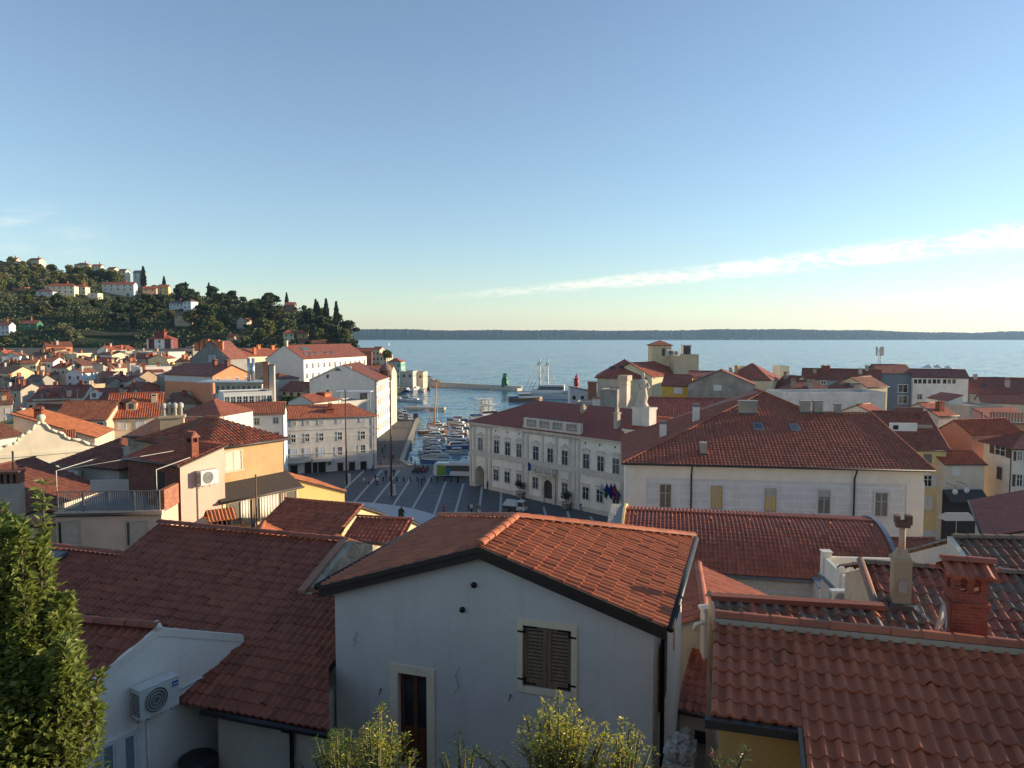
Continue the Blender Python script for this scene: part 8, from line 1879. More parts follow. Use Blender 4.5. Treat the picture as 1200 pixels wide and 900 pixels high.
# bare pale cliff face towards the sea
def cliff():
 rg = random.Random(4); m = MB(); V = []; F = []
 n, k = 14, 10
 for i in range(n + 1):
  u = 396 + 34 * i / n
  for j in range(k + 1):
   p = hill_pt(u, .25 + .6 * j / k); V.append((p.x + rg.uniform(-1.4, 1.4), p.y - 3 + rg.uniform(-1.5, 1.5), p.z + 1.0))
 for i in range(n):
  for j in range(k): a = i * (k + 1) + j; F.append((a, a + k + 1, a + k + 2, a + 1))
 m.add(V, F); t = NT('cliff_rock'); o = t.coord(); kk = t.ramp(t.noise(o, .22, 6, .7), [(.35, (.055, .07, .025)), (.5, (.12, .12, .05)), (.68, (.33, .27, .18))]); t.bump(t.noise(o, .5, 6), 1, .8)
 tag(m.build('cliff', t.base(kk, .95, .1)), kind='structure')
cliff()
# far shore across the bay
def far_shore():
 V = []; F = []; n = 900; Y = 6500; rf = random.Random(8)
 for i in range(n + 1):
  u = 300 + 1100 * i / n; x = (u - 600) / FPX * Y
  b = .55 + .45 * math.sin(u * .011 + 1.2) * math.sin(u * .0043 + .4);
  hv = 6.2 + 3.6 * b + .7 * math.sin(u * .05) * math.sin(u * .021) + rf.gauss(0, .3) + (1.8 if u < 520 else 0) * smooth(520, 440, u) - 2.2 * smooth(1000, 1100, u) * (1 - smooth(1120, 1180, u))
  zt = CAMZ + hv / FPX * Y
  for dy, z in ((0, -2), (60, 6), (350, zt * .45), (800, zt * .82), (1200, zt), (2500, zt * .6)): V.append((x * (1 + dy / Y), Y + dy, z))
 for i in range(n):
  for j in range(5): a = i * 6 + j; F.append((a, a + 6, a + 7, a + 1))
 m = MB(); m.add(V, F, smooth=False); t = NT('far_wood'); o = t.coord('Object', (1, .3, 1.5))
 k = t.ramp(t.noise(o, .006, 7, .75), [(.3, (.022, .034, .018)), (.55, (.045, .058, .03)), (.75, (.09, .085, .05))])
 tag(m.build('far_hills', t.base(k, 1, 0)), kind='structure')
 rg = random.Random(9); m = MB()
 for i in range(380):
  u = rg.choice([rg.gauss(860, 60), rg.gauss(930, 40), rg.uniform(560, 1150), rg.gauss(640, 30)])
  x = (u - 600) / FPX * Y; dy = rg.uniform(40, 900); s = rg.uniform(5, 12); z = 6 + (dy - 60) * .07
  m.box((x * (1 + dy / Y), Y + dy - 20, z + 3), (s * 1.6, 10, s), 0)
 tag(m.build('far_town', paint((.42, .38, .33), .9)), kind='stuff')
far_shore()
def haze():
 m = MB(); m.bx(-9500, 9500, -300, 9600, -6.5, 190, 0)
 me = bpy.data.materials.new('haze_air'); me.use_nodes = True; nt = me.node_tree; nt.nodes.clear()
 o = nt.nodes.new('ShaderNodeOutputMaterial'); v = nt.nodes.new('ShaderNodeVolumePrincipled'); v.inputs['Color'].default_value = (.42, .66, 1.0, 1); v.inputs['Density'].default_value = HAZE; v.inputs['Anisotropy'].default_value = .3
 nt.links.new(v.outputs[0], o.inputs['Volume'])
 tag(m.build('haze', me), kind='stuff')
HAZE = 4.5e-5
haze()
# palm behind the penthouse block
def palm():
 p = D(337, 474, 195); r = thing('palm_tree', 'bushy palm tree among the houses above the grey square house', 'palm', p)
 m = MB(); m.tube([(0, 0, -8), (.1, 0, 0), (0, 0, 1.5)], [.35, .3, .26], 0, 8); m.build('trunk', bark, r)
 m = MB(); rg = random.Random(2)
 for i in range(34):
  a = rg.uniform(0, 6.28); e = rg.uniform(-.3, 1.3); L = rg.uniform(2.6, 3.6); pts = []
  for k in range(6):
   q = k / 5; pts.append(Vector((math.cos(a) * L * q * math.cos(e * (1 - q * .5)), math.sin(a) * L * q * math.cos(e * (1 - q * .5)), 1.5 + L * (math.sin(e) * q - .75 * q * q))))
  for k in range(5):
   d = (pts[k + 1] - pts[k]); sd = d.cross(Vector((0, 0, 1))).normalized() * (.45 * math.sin(math.pi * (k + .7) / 6))
   for sg in (-1, 1): m.add([tuple(pts[k]), tuple(pts[k + 1]), tuple(pts[k + 1] + sd * sg + d * .2 - Vector((0, 0, .2))), tuple(pts[k] + sd * sg * .8 - Vector((0, 0, .2)))], [(0, 1, 2, 3)])
 m.build('crown', leaf_mat((.05, .07, .02)), r)
palm()
# ---- laurel close to the terrace
def leafy(nm, label, base, cat, stems, c, n_leaf, ll, lw, bcol=(.10, .08, .05), up=.5, flowers=None, seed=1, hk=1.0):
 """stems: (top offset, spread radius profile); leaves sit along the twigs"""
 rg = random.Random(seed); r = thing(nm, label, cat, base)
 s = MB(); V = []; F = []; V2 = []; F2 = []
 for (dx, dy, h, rad, pw) in stems:
  h *= hk
  s.tube([(dx * .3, dy * .3, -.3), (dx * .7, dy * .7, h * .4), (dx, dy, h * .97)], [.035, .022, .006], 0, 6)
  for i in range(int(n_leaf * h * rad)):
   z = h * rg.random() ** pw; q = z / h
   rr = rad * (min(1, q * 5 + .25) * (1 - q ** 2.6) + .06) * math.sqrt(rg.uniform(.12, 1)); a = rg.uniform(0, 6.28)
   ax = Vector((dx * (.3 + .7 * q), dy * (.3 + .7 * q), 0))
   c0 = ax + Vector((rr * math.cos(a), rr * math.sin(a), z))
   if i % 12 == 0: s.tube([tuple(ax + Vector((0, 0, max(0, z - rr * .7)))), tuple(c0)], [.008, .003], 0, 4, cap=False)
   d = Vector((math.cos(a + rg.gauss(0, .7)), math.sin(a + rg.gauss(0, .7)), up + rg.gauss(0, .55))).normalized()
   sd = d.cross(Vector((rg.gauss(0, .4), rg.gauss(0, .4), 1))).normalized(); nn = sd.cross(d)
   L = ll * rg.uniform(.6, 1.25); w = lw * rg.uniform(.7, 1.2)
   T, G = (V2, F2) if flowers and q > flowers[1] and rg.random() < flowers[2] else (V, F)
   k = len(T)
   T += [tuple(c0), tuple(c0 + d * L * .45 + sd * w + nn * L * .05), tuple(c0 + d * L + nn * L * -.08), tuple(c0 + d * L * .45 - sd * w + nn * L * .05), tuple(c0 + d * L * .5 - nn * w * .35)]
   G += [(k, k + 1, k + 4), (k + 1, k + 2, k + 4), (k + 2, k + 3, k + 4), (k + 3, k, k + 4)]
 s.build('stem', paint(bcol, .9, name='bark'), r)
 m = MB(); m.add(V, F); m.build('foliage', c, r)
 if V2: m = MB(); m.add(V2, F2); m.build('blossom', flowers[0], r)
 return r
def lm(c, tr=.25):
 t = NT('leaf'); o = t.coord()
 k = t.ramp(t.noise(o, 6, 3), [(.3, mul(c, .65)), (.7, mul(c, 1.4))]); t.base(k, .42, .5)
 tn = t.node('ShaderNodeBsdfTranslucent', Color=mul(c, 1.6)); mx = t.node('ShaderNodeMixShader'); mx.inputs[0].default_value = tr
 out = [n for n in t.n if n.type == 'OUTPUT_MATERIAL'][0]; t.l.new(t.b.outputs[0], mx.inputs[1]); t.l.new(tn.outputs[0], mx.inputs[2]); t.l.new(mx.outputs[0], out.inputs[0]); return t.m
p = D(40, 905, 7.0); lr = random.Random(17); LB = []
for _ in range(34):
 x = lr.uniform(-.8, .66); LB.append((x, lr.uniform(-.35, .1), max(.5, min(2.35, 2.25 - 1.6 * max(0, x - .05) ** .8 + lr.uniform(-.55, .3))), lr.uniform(.08, .17), .55))
leafy('laurel_tree', 'tall glossy green laurel standing close by at the edge', (p.x, 7.0, p.z - .3), 'tree',
      [(.14, .1, 2.68, .09, .9), (.16, 0, 2.2, .26, .7), (-.28, .1, 2.5, .15, .8), (-.25, 0, 2.2, .3, .7), (-.62, 0, 2.4, .4, .7), (.3, .1, 1.7, .3, .6), (0, -.1, 1.8, .45, .6), (.1, -.2, 1.2, .6, .5), (-.5, -.2, 1.6, .6, .6), (.45, 0, 1.15, .32, .6), (.70, -.05, 1.12, .15, .8), (.62, 0, .85, .25, .6)]
      + LB, lm((.17, .20, .045), .35), 1250, .10, .030, up=.45, seed=3, hk=1.19)
fen, flw = lm((.10, .155, .03), .35), lm((.55, .47, .05), .3)
for i, (u, v, Y, hs, lab) in enumerate(((655, 925, 8.0, 1.0, 'large yellow-flowering bush in front of the gabled house'), (440, 928, 8.5, .95, 'yellow-tipped bush half covering the wooden door'), (400, 925, 9.0, .8, 'dark feathery bush at the corner of the gabled house'), (540, 930, 9.5, 1.0, 'thin wispy fennel stems between door and shuttered window'), (730, 925, 8.0, .75, 'yellow-flowering shoot at the corner of the gabled house'))):
 rg = random.Random(i + 20); p = D(u, v, Y)
 n, wd_ = ((46, .72), (26, .45), (26, .5), (9, .3), (14, .3))[i]
 st = []
 for _ in range(n):
  a = rg.gauss(0, .6); st.append((a * wd_, rg.uniform(-.3, .3), hs * rg.uniform(.5, 1.0) * (1.08 - .45 * min(1.6, abs(a))), rg.uniform(.14, .27), .38))
 leafy('flowering_bush', lab, p, 'bush', st, fen, (640, 600, 560, 330, 600)[i], .05, .0065, (.14, .13, .05), .35, (flw, .6, (.6, .4, .05, .12, .5)[i]), 30 + i)
p = D(848, 912, 8.2); leafy('oleander', 'oleander tips with a few pink flowers below the ochre wall', p, 'shrub', [(-.1, 0, .32, .09, .7), (.25, 0, .34, .10, .7)], lm((.10, .13, .05)), 1500, .09, .012, up=.8, flowers=(paint((.55, .12, .16), .6), .75, .25), seed=50)
# ================================================================== SQUARE, HARBOUR, PEOPLE
def square():
 m = MB(); P = [(-62, 162), (-25, 170), (-8, 152), (30, 116), (14, 92), (-80, 92), (-80, 130)]
 m.poly([(x, y, .004) for x, y in P])
 t = NT('dark_paving'); tc = t.n.new('ShaderNodeTexCoord'); b = t.node('ShaderNodeTexBrick', Vector=tc.outputs['Object'], Color1=(.080, .088, .098), Color2=(.066, .073, .082), Mortar=(.10, .108, .115), Scale=1.0)
 b.inputs['Brick Width'].default_value = 1.6; b.inputs['Row Height'].default_value = .8; b.inputs['Mortar Size'].default_value = .03
 k = t.mix(t.ramp(t.noise(tc.outputs['Object'], .15, 5), [(.35, 0.0), (.7, .5)]), b.outputs['Color'], (.05, .055, .062))
 tag(m.build('square_paving', t.base(k, .6, .35)), kind='structure')
 m = MB(); lines = [((507.5, 606), (522.5, 564)), ((532, 606), (543, 567)), ((484, 595), (505, 558)), ((461, 592), (482, 560)), ((438, 589), (468, 551)), ((416, 587), (447.5, 551)), ((400, 577), (426, 552)), ((560.5, 606), (565, 570)), ((586, 606), (587.5, 575)), ((612, 606), (610.5, 583)), ((640.5, 608), (637, 594)), ((668, 612), (665, 599)), ((697, 618), (692, 605))]
 ends = []
 for (u0, v0), (u1, v1) in lines:
  a, b_ = W(u0, v0, 0), W(u1, v1, 0); d = (b_ - a).normalized(); a -= d * 3; n = Vector((-d.y, d.x, 0)) * .22; ends.append((a, b_))
  m.poly([(a - n).to_tuple()[:2] + (.008,), (b_ - n).to_tuple()[:2] + (.008,), (b_ + n).to_tuple()[:2] + (.008,), (a + n).to_tuple()[:2] + (.008,)][::-1], 0)
 d = (W(690, 592, 0) - W(552, 572, 0)).normalized(); d2 = (W(440, 566, 0) - W(540, 574, 0)).normalized()
 for i in range(9):
  a = W(420, 553 + i * 5.2, 0); b_ = W(560, 562 + i * 5.6, 0); n = Vector((0, .07, 0))
  m.poly([(a - n).to_tuple()[:2] + (.007,), (b_ - n).to_tuple()[:2] + (.007,), (b_ + n).to_tuple()[:2] + (.007,), (a + n).to_tuple()[:2] + (.007,)], 1)
  c = W(700, 583 + i * 6.2, 0); m.poly([(b_ - n).to_tuple()[:2] + (.007,), (c - n).to_tuple()[:2] + (.007,), (c + n).to_tuple()[:2] + (.007,), (b_ + n).to_tuple()[:2] + (.007,)], 1)
 tag(m.build('paving_lines', [paint((.40, .41, .41), .75), paint((.16, .17, .18), .75)]), kind='structure')
 m = MB(); n = 64; m.prism([(-35 + 27 * math.cos(6.2832 * i / n), 108 + 25.5 * math.sin(6.2832 * i / n)) for i in range(n)], -.2, .14); tag(m.build('oval_pavement', paint((.42, .44, .45), .6)), kind='structure')
 m = MB(); m.poly([(-60, 330, .004), (-42, 172, .004), (-27.5, 180, .004), (-36, 272, .004), (-48, 300, .004)][::-1]); tag(m.build('quay_road', asphalt((.085, .08, .075))), kind='structure')
 m = MB(); Q = [(-23.2, 171.8), (-26.2, 178.5), (-34.2, 272), (-46, 299.6)]
 for a, b_ in zip(Q[:-1], Q[1:]):
  a, b_ = Vector((*a, 0)), Vector((*b_, 0)); n = Vector((-(b_ - a).y, (b_ - a).x, 0)).normalized() * 1.1
  m.extr([tuple(a), tuple(b_), tuple(b_ + n), tuple(a + n)], (0, 0, .13), 0)
 tag(m.build('quay_kerb', stone((.42, .38, .31), .8)), kind='structure')
square()
def pier():
 a, b = Vector((-56, 470, 0)), Vector((4.5, 425, 0)); d = (b - a).normalized(); ang = math.atan2(d.y, d.x); L = (b - a).length
 r = thing('pier', 'long pale stone breakwater pier ending at the green lighthouse', 'pier', (a.x, a.y, -1.3), ang)
 m = MB(); m.bx(0, L, -2.5, 2.5, -2, 1.5, 0); m.bx(0, L, 1.6, 2.5, 1.5, 2.5, 0); m.build('deck', plaster((.50, .46, .39), .4), r)
 m = MB(); rg = random.Random(1)
 for i in range(150): m.box((rg.uniform(0, L - 5), 2.6 + rg.uniform(0, 2.5), rg.uniform(-.2, 1.5)), (rg.uniform(1, 2), rg.uniform(1, 2), rg.uniform(.7, 1.4)), 0, rg.uniform(0, 3), .8)
 o = m.build('rock_armour', paint((.36, .34, .30), .95), r); o['kind'] = 'stuff'
 m = MB()
 for i in range(110):
  u = rg.uniform(-6, 16); m.box((-64 + u + rg.uniform(-2, 2), 505 - abs(u) * .8 + rg.uniform(-12, 8), rg.uniform(-1.2, .6 + max(0, 6 - u) * .25)), (rg.uniform(1.5, 3.5), rg.uniform(1.5, 3.5), rg.uniform(1, 2.2)), 0, rg.uniform(0, 3), .75)
 tag(m.build('shore_rocks', paint((.38, .33, .25), .95)), kind='stuff')
 def light(lab, u, v0, v1, Y, w, c, base):
  p = D(u, v1, Y); H = D(u, v0, Y).z - p.z; r = thing('lighthouse', lab, 'lighthouse', (p.x, Y, p.z), .4); mt = paint(c, .5)
  m = MB(); m.lathe([(w * .62, -3), (w * .62, 0), (w * .55, .1), (w * .47, H * .5), (w * .5, H * .52), (w * .5, H * .57), (w * .38, H * .6), (w * .36, H * .72)] if base else [(w * .62, -8), (w * .55, H * .5), (w * .75, H * .52), (w * .75, H * .57), (w * .3, H * .57)], seg=8, smooth=False); m.build('tower', mt, r)
  m = MB(); z = H * (.72 if base else .57)
  for k in range(6): a = k * 1.047; m.tube([(w * .28 * math.cos(a), w * .28 * math.sin(a), z), (w * .28 * math.cos(a), w * .28 * math.sin(a), z + H * .14)], w * .05, 0, 5)
  m.lathe([(w * .16, z), (w * .16, z + H * .14)], seg=8); m.lathe([(w * .42, z + H * .14), (w * .3, z + H * .2), (w * .08, z + H * .25), (w * .05, H)], seg=8); m.build('lantern', mt, r)
  m = MB(); m.bx(-w * .12, w * .12, -w * .6, -w * .3, 0, H * .22); m.build('door', paint(mul(c, .3), .6), r)
 light('green bell-shaped lighthouse at the end of the stone pier', 592, 437, 453, 436, 4.6, (.01, .17, .075), True)
 light('red slender lighthouse above the grey roofs across the harbour', 675.5, 437, 452, 420, 2.7, (.36, .022, .022), False)
pier()
# ---- boats
def hull(L, Wd, Hh, c, deck=(.55, .54, .50)):
 m = MB(); V = []; F = []; n = 9
 for i in range(n + 1):
  q = i / n; x = -L / 2 + L * q; w = Wd / 2 * (1 if q < .55 else math.sqrt(max(0, 1 - ((q - .55) / .45) ** 2.2))) * (.86 + .14 * min(1, q * 4)); z = Hh * (.85 + .4 * q * q)
  V += [(x, -w, z), (x - (0 if q < .9 else .15 * L * (q - .9)), -w * .75, -.3), (x - (0 if q < .9 else .15 * L * (q - .9)), w * .75, -.3), (x, w, z), (x, -w * .9, z + .02), (x, w * .9, z + .02)]
 for i in range(n):
  a = i * 6; b = a + 6
  F += [(a, a + 1, b + 1, b), (a + 1, a + 2, b + 2, b + 1), (a + 2, a + 3, b + 3, b + 2)]
 F.append((0, 3, 2, 1)); m.add(V, F, 0, smooth=False)
 m.add(V, [(i * 6, (i + 1) * 6, (i + 1) * 6 + 3, i * 6 + 3) for i in range(n)], 1)
 return m, [paint(c, .35), paint(deck, .7)]
def boat(kind, lab, p, rz, L, c=(.66, .66, .64), trim=(.05, .08, .2), group=None, mast=0):
 r = thing(kind, lab, 'boat', (p[0], p[1], -1.3), rz, group); Wd, Hh = L * .3, L * .105
 m, mt = hull(L, Wd, Hh, c); m.build('hull', mt, r)
 if kind in ('motorboat', 'yacht', 'trip_boat'):
  m = MB(); x0, x1 = -L * .22, L * .18; h0 = Hh * 1.0; h1 = h0 + L * .13
  m.hexa([(x0, -Wd * .36, h0), (x1 + L * .08, -Wd * .3, h0), (x1 + L * .08, Wd * .3, h0), (x0, Wd * .36, h0), (x0, -Wd * .32, h1), (x1 - L * .03, -Wd * .27, h1), (x1 - L * .03, Wd * .27, h1), (x0, Wd * .32, h1)]); ca = m.build('cabin', paint((.68, .67, .64), .4), r)
  m = MB(); k = .3; m.hexa([(x0 + .1, -Wd * .355, h0 + (h1 - h0) * .35), (x1 + L * .055, -Wd * .305, h0 + (h1 - h0) * .35), (x1 + L * .055, Wd * .305, h0 + (h1 - h0) * .35), (x0 + .1, Wd * .355, h0 + (h1 - h0) * .35), (x0 + .1, -Wd * .34, h0 + (h1 - h0) * .8), (x1 - L * .005, -Wd * .285, h0 + (h1 - h0) * .8), (x1 - L * .005, Wd * .285, h0 + (h1 - h0) * .8), (x0 + .1, Wd * .34, h0 + (h1 - h0) * .8)]); m.build('windscreen', glass(), ca)
  m = MB(); m.bx(-L * .47, x0, -Wd * .38, Wd * .38, Hh * .9, Hh * 1.25); m.build('cockpit_cover', paint(trim, .8), r)
  if kind == 'trip_boat':
   for q in range(2): m = MB(); z = h1 + q * 2.3; m.bx(-L * .35, L * (.2 - q * .12), -Wd * .4, Wd * .4, z + 1.9, z + 2.1); [m.tube([(x, y, z), (x, y, z + 1.9)], .06, 0, 5) for x in np.linspace(-L * .34, L * (.18 - q * .12), 5) for y in (-Wd * .38, Wd * .38)]; m.bx(-L * .2, L * .05, -Wd * .3, Wd * .3, z, z + 1.5); m.build('upper_deck', paint((.66, .65, .6), .5), r)
 if kind == 'rowing_boat':
  m = MB()
  for x in (-L * .2, L * .1): m.bx(x, x + .3, -Wd * .4, Wd * .4, Hh * .95, Hh * 1.05)
  m.bx(-L * .45, L * .3, -Wd * .33, Wd * .33, Hh * .9, Hh * 1.12); m.build('cover', paint(trim, .85), r)
 if kind == 'sailing_boat':
  m = MB(); m.bx(-L * .1, L * .2, -Wd * .25, Wd * .25, Hh, Hh * 1.6); m.build('cabin', paint((.66, .66, .64), .5), r)
 if mast:
  m = MB(); x = L * .08; m.tube([(x, 0, 0), (x, 0, mast)], [.11, .06], 0, 6); m.build('mast', paint((.60, .58, .52) if kind != 'trip_boat' else (.55, .2, .12), .5), r)
  m = MB(); m.tube([(x, 0, Hh * 2.4), (-L * .38, 0, Hh * 2.2)], .1, 0, 5); m.tube([(x, 0, mast * .96), (L * .48, 0, Hh * 1.2)], .02, 0, 4); m.tube([(x, 0, mast * .96), (-L * .48, 0, Hh)], .02, 0, 4); m.build('boom', paint((.5, .48, .42), .6), r)
 return r
def harbour():
 rg = random.Random(6); G = 'boats moored side by side along the quay'
 cols = [((.68, .68, .66), (.22, .24, .28), 'white'), ((.60, .58, .52), (.30, .28, .25), 'cream'), ((.66, .66, .64), (.28, .10, .05), 'white'), ((.10, .16, .30), (.5, .5, .48), 'blue'), ((.66, .65, .62), (.05, .05, .05), 'white'), ((.40, .20, .09), (.4, .3, .2), 'brown wooden')]
 tr = ['slate', 'grey', 'rust', 'pale', 'black', 'tan']; od = ['nearest', 'second', 'third', 'fourth', 'fifth', 'sixth', 'seventh', 'eighth', 'ninth', 'tenth', 'eleventh', 'twelfth', 'thirteenth', 'fourteenth', 'fifteenth', 'sixteenth', 'seventeenth', 'eighteenth']
 for i in range(18):
  y = 183 + i * 4.5; x = -26 - (y - 178) * .085 + rg.uniform(5.5, 7.5); k = (i * 5 + i // 3) % 6 if i else 3; c, t, nm = cols[k]; L = rg.uniform(5.2, 7.6)
  kd = 'rowing_boat' if i in (0, 9, 14) else 'motorboat'
  boat(kd, f'{nm} {"open boat" if kd == "rowing_boat" else "motorboat"} with {tr[k]} cover, {od[i]} from the bus in the quayside row', (x, y), R(rg.uniform(-12, 6) + 180 * (i % 3 == 0)), L, c, t, G, mast=rg.choice([0, 0, 0, 7]) if kd == 'motorboat' else 0)
 for i in range(11):
  y = 198 + i * 7.5 + rg.uniform(-1, 1); x = -15 - i * .5 + rg.uniform(-1, 1.5); c, t, nm = cols[(i * 2 + 1) % 6]
  boat('motorboat', f'{nm} motorboat, {od[i]} from the bus in the outer row away from the quay', (x, y), R(rg.uniform(150, 200)), rg.uniform(5.5, 8), c, t, 'boats in the outer row')
 def at(u, v, z=-1.3): p = W(u, v, z); return (p.x, p.y)
 boat('trip_boat', 'white two-deck trip boat with stubby mast near the town hall roof', at(573, 491), R(25), 15, mast=12)
 boat('sailing_boat', 'wooden sailing boat with very tall orange mast in the quayside row', at(508, 508), R(-10), 10, (.36, .18, .08), mast=0);
 p = at(508.5, 505); r = thing('ship_mast', 'very tall leaning orange wooden mast standing among the quayside boats', 'mast', (p[0], p[1], -1.0)); m = MB(); t = D(511.5, 447, p[1]); m.tube([(0, 0, 0), (t.x - p[0], 0, t.z + 1.0)], [.32, .16], 0, 8); m.build('spar', paint((.50, .24, .10), .6), r); m = MB(); m.tube([(-1, 0, 1.5), (-2, 0, 8)], .12, 0, 6); m.build('boom', paint((.4, .22, .1), .7), r)
 boat('yacht', 'large white motor yacht beside the two-masted sailing ship', at(646, 467), R(172), 30, mast=0); boat('yacht', 'white yacht with dark wooden hull left of the two-masted ship', at(616, 470), R(10), 17, (.20, .12, .08)); boat('yacht', 'low white yacht farthest out in front of the pale blue house', at(660, 467.5), R(160), 16)
 q = at(637, 467); r = boat('sailing_boat', 'big sailing ship with two tall pale masts moored across the harbour', q, R(170), 28, (.66, .65, .62), mast=0)
 for u, vt in ((632.5, 419), (642, 420)):
  t = D(u, vt, q[1]); c = math.cos(R(-170)); lx = (t.x - q[0]) * c; m = MB(); m.tube([(lx, 0, 0), (lx, 0, t.z + 1.3)], [.5, .3], 0, 8); m.build('mast', paint((.72, .66, .54), .5), r)
  m = MB(); [m.tube([(lx, 0, t.z), (lx + e, 0, 2.5)], .13, 0, 4) for e in (-6, 6, 9)]; m.build('rigging', paint((.5, .44, .36), .6), r)
 for i in range(11):
  u = 452 + (i % 6) * 8.5 + rg.uniform(-2, 2); v = 458 + (i // 6) * 11 + rg.uniform(-2, 2); c, t, nm = cols[(i * 5) % 6]
  k = 'sailing_boat' if i % 2 == 0 else 'motorboat'
  boat(k, f'small {nm} {"sailing boat with bare mast" if i % 2 == 0 else "motorboat"}, {od[i]} from the lettered house in the inner marina', at(u, v), R(rg.uniform(0, 360)), rg.uniform(7, 10), c, t, 'small boats in the inner marina', mast=rg.uniform(10, 14) if i % 2 == 0 else 0)
 t = boat('sailing_boat', 'tiny white sailing boat far out on the bay near the hill', (D(456, 399, 2600).x, 2600), R(60), 9, (.7, .7, .68), mast=14); m = MB(); m.extr([(.6, 0, 1.5), (-3.6, 0, 1.8), (.5, 0, 13)], (0, .06, 0)); m.build('sail', paint((.72, .71, .68), .8), t)
 b = at(502.5, 457); m = MB(); m.lathe([(.1, -.3), (1.0, -.2), (1.2, .6), (.7, 1.6), (.5, 2.6), (.05, 2.8)], seg=12); tag(m.build('buoy', paint((.06, .06, .05), .6), None, (b[0], b[1], -1.3)), 'dark mooring buoy in front of the pier', 'buoy')
 m = MB(); a = W(476, 478, -.6); m.bx(-1, 17, -1.5, 1.5, -.5, .5); tag(m.build('pontoon', plaster((.42, .40, .37), .4), None, a, R(-8)), 'low grey floating pontoon in the inner marina', 'pontoon')
 for (u0, u1, v, Y, rf, rs, wl, tl_, lab, hh) in ((410, 436, 412, 470, 'gx', 2.2, (.50, .19, .13), T_RED, 'red-brown and cream waterfront house with balconies under the cliff', 12), (436, 445, 410, 460, 'gx', 1.8, (.5, .42, .34), T_RED, 'narrow pale waterfront house next to the red-brown one', 11), (445, 453, 416, 455, 'gx', 1.4, (.60, .50, .38), T_RED, 'small cream waterfront house by a round tree', 9), (453.5, 470, 424, 440, 'hip', 2.2, (.26, .44, .38), T_RED, 'pale green waterfront house with red hip roof by the marina', 12), (470, 484, 436, 440, 'flat', 0, (.50, .46, .42), T_RED, 'low grey waterfront block right of the pale green house', 5), (483, 496, 437, 448, 'flat', 0, (.64, .52, .38), T_RED, 'low sunlit cream round-cornered waterfront building near the pier', 6)):
  a, b_ = D(u0, v, Y), D(u1, v, Y); house('waterfront_house', lab, loc=((a.x, Y, a.z), (b_.x, Y - 1, a.z)), D=10, roof=rf, rise=rs, wall=wl, tile=tl_, zb=-2, over=.3, parapet=.6, wins=[('F', max(2, int((u1 - u0) / 5)), [1.2, 4.6, 8.0] if hh > 10 else [1.4], 1.2, 1.7, 'bare'), ('R', 3, [1.2, 4.6] if hh > 8 else [1.4], 1.1, 1.6, 'bare')])
 put_tree('round', D(454, 423, 452), .7, 'small round tree on the waterfront behind the pale green house')
harbour()
# ---- vehicles
def wheel(r, x, y, rad, name='wheel'):
 m = MB(); m.tube([(x, y - .12, rad), (x, y + .12, rad)], rad, 0, 14); w = m.build(name, paint((.015, .015, .015), .8, name='tyre_rubber'), r)
 m = MB(); m.tube([(x, y - .13, rad), (x, y + .13, rad)], rad * .55, 0, 10); m.build('rim', paint((.4, .4, .4), .3, .7), w)
def car(lab, p, rz, c, suv=False):
 r = thing('parked_car', lab, 'car', p, rz, 'cars parked at the end of the quay road'); h = 1.65 if suv else 1.42
 prof = [(-2.1, .35), (-2.15, .8), (-1.9, h * .62), (-1.45, h), (.35, h), (1.05, h * .64), (1.95, h * .53), (2.15, .7), (2.12, .35)]
 m = MB(); m.extr([(x, -.86, z) for x, z in prof], (0, 1.72, 0)); m.build('body', paint(c, .25, .1, name='car_paint'), r)
 m = MB(); m.extr([(x, -.87, z) for x, z in ((-1.7, h * .65), (-1.38, h * .95), (.3, h * .95), (.85, h * .66))], (0, 1.74, 0)); m.hexa([(.4, -.7, h * .97), (1.02, -.75, h * .66), (1.02, .75, h * .66), (.4, .7, h * .97), (.45, -.7, h * .99), (1.08, -.75, h * .67), (1.08, .75, h * .67), (.45, .7, h * .99)]); m.build('window', glass(), r)
 for x in (-1.35, 1.35):
  for y in (-.8, .8): wheel(r, x, y, .32)
 for y in (-.62, .62): m = MB(); m.bx(2.05, 2.17, y - .18, y + .18, .62, .78); m.build('headlight', paint((.6, .6, .58), .2), r)
for u, v, c, s, lab in ((470, 492, (.66, .66, .66), True, 'white off-road car parked facing the square at the road end'), (481, 492.5, (.68, .68, .68), False, 'white small car parked right of the white off-road car'), (461, 490.5, (.5, .52, .54), True, 'silver car parked left of the white off-road car'), (487, 489, (.04, .04, .05), False, 'black car parked at the quay edge beside the white small car'), (474, 486, (.6, .6, .62), True, 'pale van parked behind the white off-road car'), (464, 485, (.2, .22, .25), False, 'grey car parked in the second row by the lettered house')): car(lab, W(u, v, 0), R(-80), c, s)
